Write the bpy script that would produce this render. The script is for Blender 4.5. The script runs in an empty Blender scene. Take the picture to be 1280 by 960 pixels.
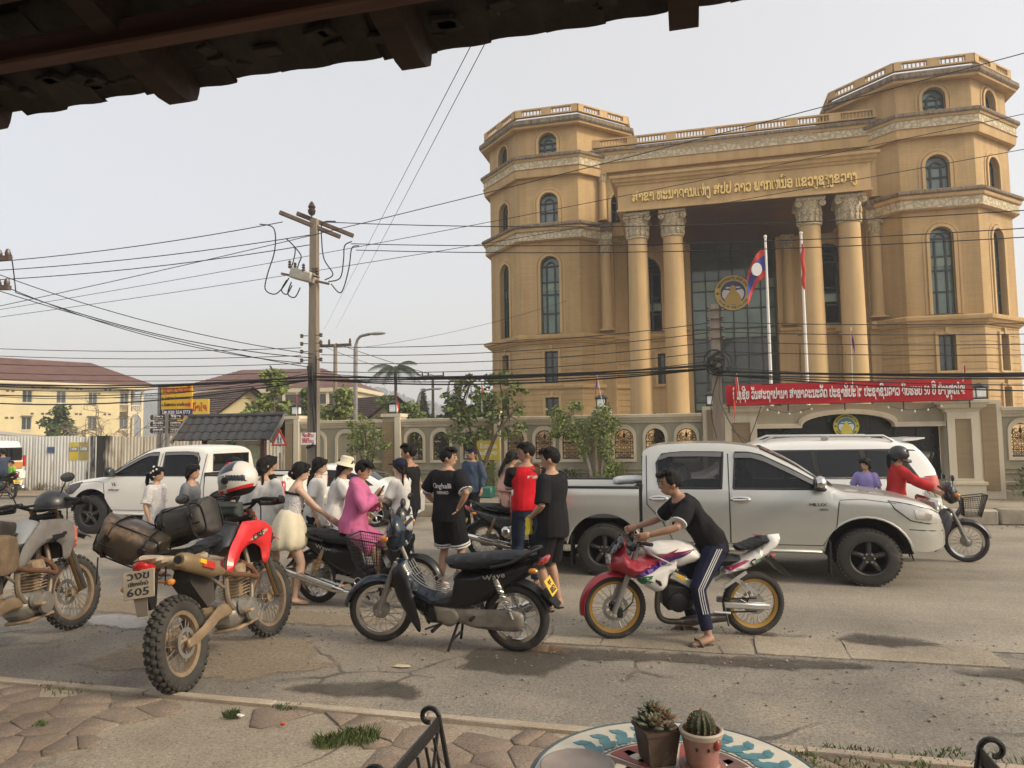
import bpy,bmesh,math,random
import numpy as np
from math import sin,cos,pi,radians,sqrt,atan2,hypot
from mathutils import Vector,Matrix
from mathutils.geometry import tessellate_polygon,delaunay_2d_cdt
random.seed(7)
SC=bpy.context.scene
COL=SC.collection
# ------------------------------------------------------------------ camera, sky, sun, exposure
def make_camera():
 pitch,roll,yaw=radians(3.9),radians(0.85),radians(14.0)
 fwd=Vector((-sin(yaw)*cos(pitch),cos(yaw)*cos(pitch),sin(pitch)))
 r0=Vector((cos(yaw),sin(yaw),0));u0=r0.cross(fwd)
 r=r0*cos(roll)-u0*sin(roll);u=u0*cos(roll)+r0*sin(roll)
 cd=bpy.data.cameras.new('camera');co=bpy.data.objects.new('camera',cd);COL.objects.link(co)
 cd.sensor_width=36;cd.lens=36*887/1280;cd.clip_start=0.05;cd.clip_end=9000
 co.matrix_world=Matrix(((r.x,u.x,-fwd.x,0),(r.y,u.y,-fwd.y,0),(r.z,u.z,-fwd.z,1.9),(0,0,0,1)))
 SC.camera=co
make_camera()
SUN_AZ,SUN_EL=radians(100),radians(32)
def make_light():
 w=bpy.data.worlds.new('World');SC.world=w;w.use_nodes=True
 nt=w.node_tree;bg=nt.nodes['Background']
 sky=nt.nodes.new('ShaderNodeTexSky');sky.sky_type='NISHITA';sky.sun_disc=False
 sky.sun_elevation=SUN_EL;sky.sun_rotation=SUN_AZ
 sky.air_density=0.85;sky.dust_density=5.0;sky.ozone_density=1.0;sky.altitude=0
 haze=nt.nodes.new('ShaderNodeMixRGB');haze.blend_type='MIX';haze.inputs[0].default_value=0.46
 haze.inputs[2].default_value=(6.5,6.1,5.4,1)
 nt.links.new(sky.outputs[0],haze.inputs[1]);nt.links.new(haze.outputs[0],bg.inputs[0])
 bg.inputs[1].default_value=0.12
 sd=bpy.data.lights.new('sun','SUN');sd.energy=1.5;sd.angle=radians(10);sd.color=(1.0,0.84,0.6)
 so=bpy.data.objects.new('sun',sd);COL.objects.link(so)
 d=Vector((sin(SUN_AZ)*cos(SUN_EL),cos(SUN_AZ)*cos(SUN_EL),sin(SUN_EL)))
 so.rotation_euler=(-d).to_track_quat('-Z','Y').to_euler()
make_light()
SC.view_settings.view_transform='Standard';SC.view_settings.look='None'
SC.view_settings.gamma=1;SC.view_settings.exposure=0.8;SC.view_settings.use_curve_mapping=False
SC.render.engine='CYCLES';SC.cycles.use_denoising=True;SC.cycles.max_bounces=8
SC.cycles.volume_bounces=1;SC.cycles.transparent_max_bounces=12
# ------------------------------------------------------------------ materials
MATS={}
def mat(name,col,rough=.65,metal=0.,var=None,bump=None,coat=0.,emit=None,dirt=None,spec=.5,pos=False,stretch=None):
 """var=(scale, amount) tone variation; dirt=(colour, scale, threshold) worn patches; bump=(scale, strength)"""
 if name in MATS:return MATS[name]
 m=bpy.data.materials.new(name);MATS[name]=m;m.use_nodes=True
 nt=m.node_tree;b=nt.nodes['Principled BSDF'];N=nt.nodes.new;L=nt.links.new
 c=(*col,1)
 b.inputs['Base Color'].default_value=c;b.inputs['Roughness'].default_value=rough
 b.inputs['Metallic'].default_value=metal;b.inputs['Coat Weight'].default_value=coat
 b.inputs['Coat Roughness'].default_value=.08;b.inputs['Specular IOR Level'].default_value=spec
 m.diffuse_color=c
 if emit:
  b.inputs['Emission Color'].default_value=(*emit[:3],1);b.inputs['Emission Strength'].default_value=emit[3]
 vec=None
 if var or bump or dirt:
  if pos:vec=N('ShaderNodeNewGeometry').outputs['Position']
  else:vec=N('ShaderNodeTexCoord').outputs['Object']
  if stretch:
   mp=N('ShaderNodeMapping');mp.inputs['Scale'].default_value=stretch;L(vec,mp.inputs[0]);vec=mp.outputs[0]
 out=None
 if var:
  n=N('ShaderNodeTexNoise');n.inputs['Scale'].default_value=var[0];n.inputs['Detail'].default_value=6;n.inputs['Roughness'].default_value=.65
  L(vec,n.inputs['Vector'])
  r=N('ShaderNodeValToRGB');L(n.outputs[0],r.inputs[0])
  a=var[1]
  r.color_ramp.elements[0].position=.3;r.color_ramp.elements[1].position=.72
  r.color_ramp.elements[0].color=(*[x*(1-a)for x in col],1)
  r.color_ramp.elements[1].color=(*[min(1,x*(1+a*.7))for x in col],1)
  out=r.outputs[0]
 if dirt:
  n=N('ShaderNodeTexNoise');n.inputs['Scale'].default_value=dirt[1];n.inputs['Detail'].default_value=8;n.inputs['Roughness'].default_value=.7
  L(vec,n.inputs['Vector'])
  r=N('ShaderNodeValToRGB');L(n.outputs[0],r.inputs[0])
  r.color_ramp.elements[0].position=dirt[2];r.color_ramp.elements[1].position=min(1,dirt[2]+.18)
  mx=N('ShaderNodeMixRGB');L(r.outputs[0],mx.inputs[0])
  if out:L(out,mx.inputs[1])
  else:mx.inputs[1].default_value=c
  mx.inputs[2].default_value=(*dirt[0],1);out=mx.outputs[0]
 if out:L(out,b.inputs['Base Color'])
 if bump:
  n=N('ShaderNodeTexNoise');n.inputs['Scale'].default_value=bump[0];n.inputs['Detail'].default_value=5
  L(vec,n.inputs['Vector'])
  bp=N('ShaderNodeBump');bp.inputs['Strength'].default_value=bump[1];bp.inputs['Distance'].default_value=bump[2]if len(bump)>2 else .02
  L(n.outputs[0],bp.inputs['Height']);L(bp.outputs[0],b.inputs['Normal'])
 return m
 # ------------------------------------------------------------------ mesh builder
def pillow(poly,w,edge,wf=None,p=.5):
 A=np.array(poly,float);B=np.roll(A,-1,0);d=B-A;L2=(d**2).sum(1)+1e-12
 def f(x,z):
  q=np.array((x,z));t=np.clip(((q-A)*d).sum(1)/L2,0,1);e=np.sqrt(((q-A-t[:,None]*d)**2).sum(1)).min();t=min(1,e/edge)
  return w*max(0,1-(1-t)**2)**p*(wf(x,z)if wf else 1)
 return f
class MB:
 def __init__(s):
  s.v=[];s.f=[];s.m=[];s.mi=0;s.M=None
 def add(s,vs,fs,mi=None):
  o=len(s.v);M=s.M
  if M is not None:vs=[tuple(M@Vector(p))for p in vs]
  else:vs=[tuple(p)for p in vs]
  s.v+=vs;k=s.mi if mi is None else mi
  for f in fs:s.f.append([i+o for i in f]);s.m.append(k)
  return s
 def box(s,c,d,bev=0.,rot=None,mi=None):
  hx,hy,hz=d[0]/2,d[1]/2,d[2]/2
  R=rot if rot is not None else None
  vs,fs=[],[]
  if bev<=0:
   vs=[(x*hx,y*hy,z*hz)for x in(-1,1)for y in(-1,1)for z in(-1,1)]
   fs=[(0,1,3,2),(4,6,7,5),(0,4,5,1),(2,3,7,6),(0,2,6,4),(1,5,7,3)]
  else:
   b=min(bev,hx*.98,hy*.98,hz*.98);ix={}
   for x in(-1,1):
    for y in(-1,1):
     for z in(-1,1):
      for a in range(3):
       p=[x*(hx-b),y*(hy-b),z*(hz-b)];p[a]=(x,y,z)[a]*(hx,hy,hz)[a]
       ix[(x,y,z,a)]=len(vs);vs.append(p)
   cyc=[(-1,-1),(1,-1),(1,1),(-1,1)]
   for a in range(3):
    for sg in(-1,1):
     q=[]
     for u,w in cyc:
      k=[0,0,0];k[a]=sg;k[(a+1)%3]=u;k[(a+2)%3]=w;q.append(ix[(*k,a)])
     fs.append(q if sg>0 else q[::-1])
   for a in range(3):
    b1,b2=(a+1)%3,(a+2)%3
    for u in(-1,1):
     for w in(-1,1):
      def K(t,ax):
       k=[0,0,0];k[a]=t;k[b1]=u;k[b2]=w;return ix[(*k,ax)]
      q=[K(-1,b1),K(1,b1),K(1,b2),K(-1,b2)]
      fs.append(q if u*w<0 else q[::-1])
   for x in(-1,1):
    for y in(-1,1):
     for z in(-1,1):
      q=[ix[(x,y,z,0)],ix[(x,y,z,1)],ix[(x,y,z,2)]]
      fs.append(q if x*y*z>0 else q[::-1])
  if R is not None:vs=[R@Vector(p)for p in vs]
  return s.add([(p[0]+c[0],p[1]+c[1],p[2]+c[2])for p in vs],fs,mi)
 def bar(s,a,b,w,h=None,bev=0,mi=None,up=(0,0,1)):
  """square bar from a to b"""
  a,b=Vector(a),Vector(b);d=b-a;L=d.length
  x=d/L;u=Vector(up)
  if abs(x.dot(u))>.98:u=Vector((0,1,0))
  y=u.cross(x).normalized();z=x.cross(y)
  R=Matrix((x,y,z)).transposed()
  return s.box((a+b)/2,(L,w,h or w),bev,R,mi)
 def tube(s,pts,r,n=8,caps=True,closed=False,mi=None,flat=None):
  P=[Vector(p)for p in pts];k=len(P)
  rs=r if isinstance(r,(list,tuple))else[r]*k
  T=[]
  for i in range(k):
   if closed:t=P[(i+1)%k]-P[i-1]
   else:t=P[min(i+1,k-1)]-P[max(i-1,0)]
   T.append(t.normalized()if t.length>1e-9 else Vector((0,0,1)))
  u=T[0].cross(Vector((0,0,1)))
  if u.length<.05:u=T[0].cross(Vector((0,1,0)))
  u.normalize();vs,fs=[],[]
  for i in range(k):
   if i:
    q=T[i-1].rotation_difference(T[i]);u=q@u
   u=(u-T[i]*u.dot(T[i])).normalized();w=T[i].cross(u)
   for j in range(n):
    a=2*pi*j/n
    e1,e2=(flat if flat else(1,1))
    vs.append(P[i]+(u*cos(a)*e1+w*sin(a)*e2)*rs[i])
  m=k if closed else k-1
  for i in range(m):
   for j in range(n):
    a,b=i*n+j,i*n+(j+1)%n
    c,d=((i+1)%k)*n+(j+1)%n,((i+1)%k)*n+j
    fs.append((a,b,c,d))
  if caps and not closed:fs+=[tuple(range(n))[::-1],tuple(range((k-1)*n,k*n))]
  return s.add(vs,fs,mi)
 def lathe(s,prof,c=(0,0,0),axis='z',n=24,mi=None,cap=True):
  """prof [(radius, height)] turned about the axis"""
  vs,fs=[],[];k=len(prof)
  for r,h in prof:
   for j in range(n):
    a=2*pi*j/n
    x,y=r*cos(a),r*sin(a)
    p=(x,y,h)if axis=='z' else((x,h,y)if axis=='y' else(h,x,y))
    vs.append((p[0]+c[0],p[1]+c[1],p[2]+c[2]))
  fl=axis=='y'
  for i in range(k-1):
   for j in range(n):
    q=(i*n+j,i*n+(j+1)%n,(i+1)*n+(j+1)%n,(i+1)*n+j)
    fs.append(q[::-1]if fl else q)
  if cap and prof[0][0]>1e-6:fs.append(tuple(range(n))if fl else tuple(range(n))[::-1])
  if cap and prof[-1][0]>1e-6:
   q=tuple(range((k-1)*n,k*n));fs.append(q[::-1]if fl else q)
  return s.add(vs,fs,mi)
 def ring(s,c,R,r,axis='y',n=32,m=8,mi=None,sq=1.,a0=0,a1=2*pi):
  full=abs(a1-a0-2*pi)<1e-6
  P=[]
  for i in range(n if full else n+1):
   a=a0+(a1-a0)*i/n
   x,y=R*cos(a),R*sin(a)
   P.append((c[0]+x,c[1],c[2]+y)if axis=='y' else((c[0]+x,c[1]+y,c[2])if axis=='z' else(c[0],c[1]+x,c[2]+y)))
  return s.tube(P,r,m,True,full,mi)
 def ell(s,c,r,n=12,m=8,rot=None,mi=None,cut=None):
  vs,fs=[],[]
  for i in range(m+1):
   t=pi*i/m
   for j in range(n):
    a=2*pi*j/n
    p=Vector((r[0]*sin(t)*cos(a),r[1]*sin(t)*sin(a),r[2]*cos(t)))
    if cut:
     nn,d=Vector(cut[:3]),cut[3];e=p.dot(nn)-d
     if e<0:p=p-nn*e
    if rot is not None:p=rot@p
    vs.append((p[0]+c[0],p[1]+c[1],p[2]+c[2]))
  for i in range(m):
   for j in range(n):fs.append((i*n+j,(i+1)*n+j,(i+1)*n+(j+1)%n,i*n+(j+1)%n))
  return s.add(vs,fs,mi)
 def loft(s,rings,caps=True,closed=True,mi=None):
  n=len(rings[0]);vs=[p for r in rings for p in r];fs=[]
  for i in range(len(rings)-1):
   for j in range(n if closed else n-1):
    fs.append((i*n+j,i*n+(j+1)%n,(i+1)*n+(j+1)%n,(i+1)*n+j))
  if caps:
   fs.append(tuple(range(n))[::-1]);fs.append(tuple(range((len(rings)-1)*n,len(rings)*n)))
  return s.add(vs,fs,mi)
 def plate(s,outer,y0,y1,holes=(),mi=None,plane='xz',mi_side=None):
  """flat piece with outline (and holes) in one plane, with thickness y0..y1 along the third axis"""
  loops=[list(outer)]+[list(h)for h in holes]
  def area(l):return sum(l[i-1][0]*l[i][1]-l[i][0]*l[i-1][1]for i in range(len(l)))
  for i,l in enumerate(loops):
   if(area(l)>0)!=(i==0):l.reverse()
  flat=[p for l in loops for p in l];n=len(flat)
  tri=tessellate_polygon([[Vector((p[0],p[1],0))for p in l]for l in loops])
  def P(p,t):return(p[0],t,p[1])if plane=='xz' else((p[0],p[1],t)if plane=='xy' else(t,p[0],p[1]))
  lo,hi=(y0,y1)
  vs=[P(p,lo)for p in flat]+[P(p,hi)for p in flat];fs=[];ms=[]
  k=s.mi if mi is None else mi;ks=k if mi_side is None else mi_side
  flip=plane=='xz'
  for t in tri:
   a,b,c=t
   ar=(flat[b][0]-flat[a][0])*(flat[c][1]-flat[a][1])-(flat[c][0]-flat[a][0])*(flat[b][1]-flat[a][1])
   if ar<0:a,c=c,a
   f1,f2=(a,b,c),(c+n,b+n,a+n)
   if flip:fs.append(f1);fs.append(f2)
   else:fs.append(f1[::-1]);fs.append(f2[::-1])
   ms+=[k,k]
  o=0
  for l in loops:
   q=len(l)
   for i in range(q):
    a,b=o+i,o+(i+1)%q
    f=(a,a+n,b+n,b)
    fs.append(f if flip else f[::-1]);ms.append(ks)
   o+=q
  base=len(s.f);s.add(vs,fs)
  s.m[base:]=ms
  return s
 def inflate(s,poly,w,edge=.04,y0=0.,step=.03,mi=None,wf=None,side=0,plane='xz',p=.5):
  """pillow-shaped solid: outline in xz, half width w swelling from the outline inwards over 'edge';
        wf(x,z) scales the half width; side=+1/-1 keeps one flank with a flat back"""
  q=[]
  n=len(poly)
  for i in range(n):
   a,b=Vector(poly[i]),Vector(poly[(i+1)%n]);k=max(1,int((b-a).length/step))
   for j in range(k):q.append(a.lerp(b,j/k))
  A=np.array([tuple(x)for x in q]);B=np.roll(A,-1,0)
  x0,x1,z0,z1=A[:,0].min(),A[:,0].max(),A[:,1].min(),A[:,1].max()
  gx=np.arange(x0+step*.5,x1,step);gz=np.arange(z0+step*.5,z1,step)
  G=np.array([(x+(step*.5 if k%2 else 0),z)for k,z in enumerate(gz)for x in gx]).reshape(-1,2)
  def dist(pp):
   d=B-A;L2=(d**2).sum(1)+1e-12
   t=np.clip(((pp[:,None,:]-A)*d).sum(2)/L2,0,1)
   c=A+t[...,None]*d
   return np.sqrt(((pp[:,None,:]-c)**2).sum(2)).min(1)
  def inside(pp):
   x,z=pp[:,0:1],pp[:,1:2]
   c=(A[:,1]>z)!=(B[:,1]>z)
   with np.errstate(divide='ignore',invalid='ignore'):
    xi=(B[:,0]-A[:,0])*(z-A[:,1])/(B[:,1]-A[:,1])+A[:,0]
   return(c&(x<xi)).sum(1)%2==1
  if len(G):
   G=G[inside(G)]
   if len(G):G=G[dist(G)>step*.45]
  pts=[Vector(x)for x in A]+[Vector(x)for x in G];nb=len(A)
  ov,_,of,_,_,_=delaunay_2d_cdt(pts,[(i,(i+1)%nb)for i in range(nb)],[],1,1e-6)
  V=np.array([tuple(x)for x in ov]);d=dist(V);d[:nb]=0 if len(V)>=nb else d[:nb]
  t=np.clip(d/edge,0,1);yy=w*np.power(np.clip(1-(1-t)**2,0,1),p)
  if wf:yy=yy*np.array([wf(a,b)for a,b in V])
  bd=d<1e-5
  vs,fs,top,bot=[],[],{},{}
  for i,(x,z)in enumerate(V):
   f=yy[i]if side>=0 else 0.;b=-yy[i]if side<=0 else 0.
   top[i]=len(vs);vs.append((x,y0+f,z))
   if bd[i]and abs(f-b)<1e-9:bot[i]=top[i]
   else:bot[i]=len(vs);vs.append((x,y0+b,z))
  for f in of:
   f=list(f)
   fs.append([top[i]for i in f][::-1]);fs.append([bot[i]for i in f])
  if plane=='xy':vs=[(x,z,y)for x,y,z in vs];fs=[f[::-1]for f in fs]
  return s.add(vs,fs,mi)
 def decal(s,f,poly,off=.003,step=.03,sides=(1,-1)):
  """thin sheet lying on the flanks y = +-f(x, z)"""
  k=MB();k.inflate(poly,1,1,0,step,side=1,p=1.);keep=k.f[::2]
  for sd in sides:s.add([(x,sd*(f(x,z)+off),z)for x,y,z in k.v],[tuple(q)if sd>0 else tuple(q)[::-1]for q in keep])
  return s
 def mesh(s,name,mats,ang=38):
  me=bpy.data.meshes.new(name);me.from_pydata(s.v,[],s.f)
  for m in(mats if isinstance(mats,(list,tuple))else[mats]):me.materials.append(m)
  if any(s.m):me.polygons.foreach_set('material_index',s.m)
  me.validate();smooth(me,ang);return me
 def build(s,name,mats,parent=None,ang=38,**kw):
  return obj(name,s.mesh(name,mats,ang),parent,**kw)
def smooth(me,ang=38):
 me.polygons.foreach_set('use_smooth',[True]*len(me.polygons))
 if ang<180:me.set_sharp_from_angle(angle=radians(ang))
 me.update()
def obj(name,me,parent=None,loc=None,rotz=None,label=None,kind=None):
 o=bpy.data.objects.new(name,me);COL.objects.link(o)
 if parent:o.parent=parent
 if loc:o.location=loc
 if rotz:o.rotation_euler=(0,0,rotz)
 if label:o['label']=label
 if kind:o['kind']=kind
 return o
def tag(o,label,cat,group=None):
 o['label']=label;o['category']=cat
 if group:o['group']=group
 return o
def thing(name,label,cat,loc=(0,0,0),rotz=0,group=None,parent=None):
 o=bpy.data.objects.new(name,None);COL.objects.link(o);o.empty_display_size=.2
 o.location=loc;o.rotation_euler=(0,0,rotz)
 if label:tag(o,label,cat,group)
 return o
def node(name,parent,loc=(0,0,0),rot=(0,0,0)):
 o=bpy.data.objects.new(name,None);COL.objects.link(o);o.empty_display_size=.1
 o.parent=parent;o.location=loc;o.rotation_euler=rot;return o
def copy_tree(o,parent=None):
 c=o.copy();COL.objects.link(c)
 if parent:c.parent=parent
 for ch in list(o.children):copy_tree(ch,c)
 return c
def dup(o,loc,rotz,label,cat=None,group=None):
 c=copy_tree(o);c.location=loc;c.rotation_euler=(0,0,rotz);c['label']=label
 if cat:c['category']=cat
 if group:c['group']=group
 return c
TMP=bpy.data.scenes.new('workbench')
def baked(me,mods,extra=None):
 """mesh after modifiers, evaluated in a side scene"""
 o=bpy.data.objects.new('t',me);TMP.collection.objects.link(o);ex=None
 if extra:ex=bpy.data.objects.new('x',extra);TMP.collection.objects.link(ex)
 for ty,kw in mods:
  md=o.modifiers.new('m',ty)
  for k,v in kw.items():setattr(md,k,v)
  if ty=='BOOLEAN':md.object=ex
 vl=TMP.view_layers[0];vl.update();dg=vl.depsgraph
 r=bpy.data.meshes.new_from_object(o.evaluated_get(dg),preserve_all_data_layers=True,depsgraph=dg)
 bpy.data.objects.remove(o);bpy.data.meshes.remove(me)
 if ex:bpy.data.objects.remove(ex);bpy.data.meshes.remove(extra)
 return r
def cut(mb,mats,cutter,ang=35):
 r=baked(mb.mesh('m',mats),[('BOOLEAN',dict(operation='DIFFERENCE',solver='EXACT',use_self=False))],cutter.mesh('c',mats[-1]if isinstance(mats,(list,tuple))else mats))
 smooth(r,ang);return r
def blob(mb,vox,it=3,wr=0.,seed=0,freq=22.,strand=None):
 """one continuous surface grown round overlapping pieces; wr adds cloth folds"""
 me=baked(mb.mesh('m',[]),[('REMESH',dict(mode='VOXEL',voxel_size=vox,use_smooth_shade=True)),('SMOOTH',dict(factor=.6,iterations=it))])
 if wr:
  n=len(me.vertices);co=np.zeros(n*3);me.vertices.foreach_get('co',co);co=co.reshape(-1,3)
  no=np.zeros(n*3);me.vertex_normals.foreach_get('vector',no);no=no.reshape(-1,3)
  rg=np.random.RandomState(seed+5);d=np.zeros(n)
  for k in range(7):
   dr=rg.normal(size=3)*(np.array(strand)if strand else np.array((1,1,.55)));ph=rg.rand()*6
   d+=np.sin(co@dr*freq*(.5+rg.rand())+ph+1.5*np.sin(co@rg.normal(size=3)*freq*.35))
  co=co+no*(d/7*wr*1.8)[:,None]
  me.vertices.foreach_set('co',co.ravel())
 smooth(me,180);return me
def arch(x0,x1,z0,z1,n=10):
 """outline of a round-headed opening, from the lower left corner"""
 r=(x1-x0)/2;cx=(x0+x1)/2;zs=z1-r
 return[(x0,z0),(x1,z0)]+[(cx+r*cos(pi*i/n),zs+r*sin(pi*i/n))for i in range(n+1)]
def rect(x0,x1,z0,z1):return[(x0,z0),(x1,z0),(x1,z1),(x0,z1)]
def spline(pts,k=6):
 """Catmull-Rom through points"""
 P=[Vector(p)for p in pts];out=[]
 for i in range(len(P)-1):
  a,b,c,d=P[max(i-1,0)],P[i],P[i+1],P[min(i+2,len(P)-1)]
  for j in range(k):
   t=j/k
   out.append(.5*((2*b)+(c-a)*t+(2*a-5*b+4*c-d)*t*t+(3*b-a-3*c+d)*t**3))
 return out+[P[-1]]
def sweep(mb,path,prof,closed=False,mi=None):
 """profile [(z, out)] carried along a plan path with mitred corners; outward = right of travel"""
 n=len(path);P=[Vector(p)for p in path];nor=[]
 for i in range(n):
  d1=(P[i]-P[i-1])if(i or closed)else(P[1]-P[0]);d2=(P[(i+1)%n]-P[i])if(i<n-1 or closed)else d1
  d1=d1.normalized();d2=d2.normalized()
  n1,n2=Vector((d1.y,-d1.x)),Vector((d2.y,-d2.x));m=(n1+n2).normalized()
  nor.append(m/max(.3,m.dot(n1)))
 vs,fs=[],[];k=len(prof)
 for i in range(n):
  for z,o in prof:vs.append((P[i].x+nor[i].x*o,P[i].y+nor[i].y*o,z))
 for i in range(n if closed else n-1):
  for j in range(k-1):
   a=i*k+j;b=((i+1)%n)*k+j
   fs.append((a,b,b+1,a+1))
 if closed:
  fs.append([i*k for i in range(n)][::-1]);fs.append([i*k+k-1 for i in range(n)])
 else:
  fs.append(list(range(k))[::-1]);fs.append(list(range((n-1)*k,n*k)))
 return mb.add(vs,fs,mi)
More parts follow.
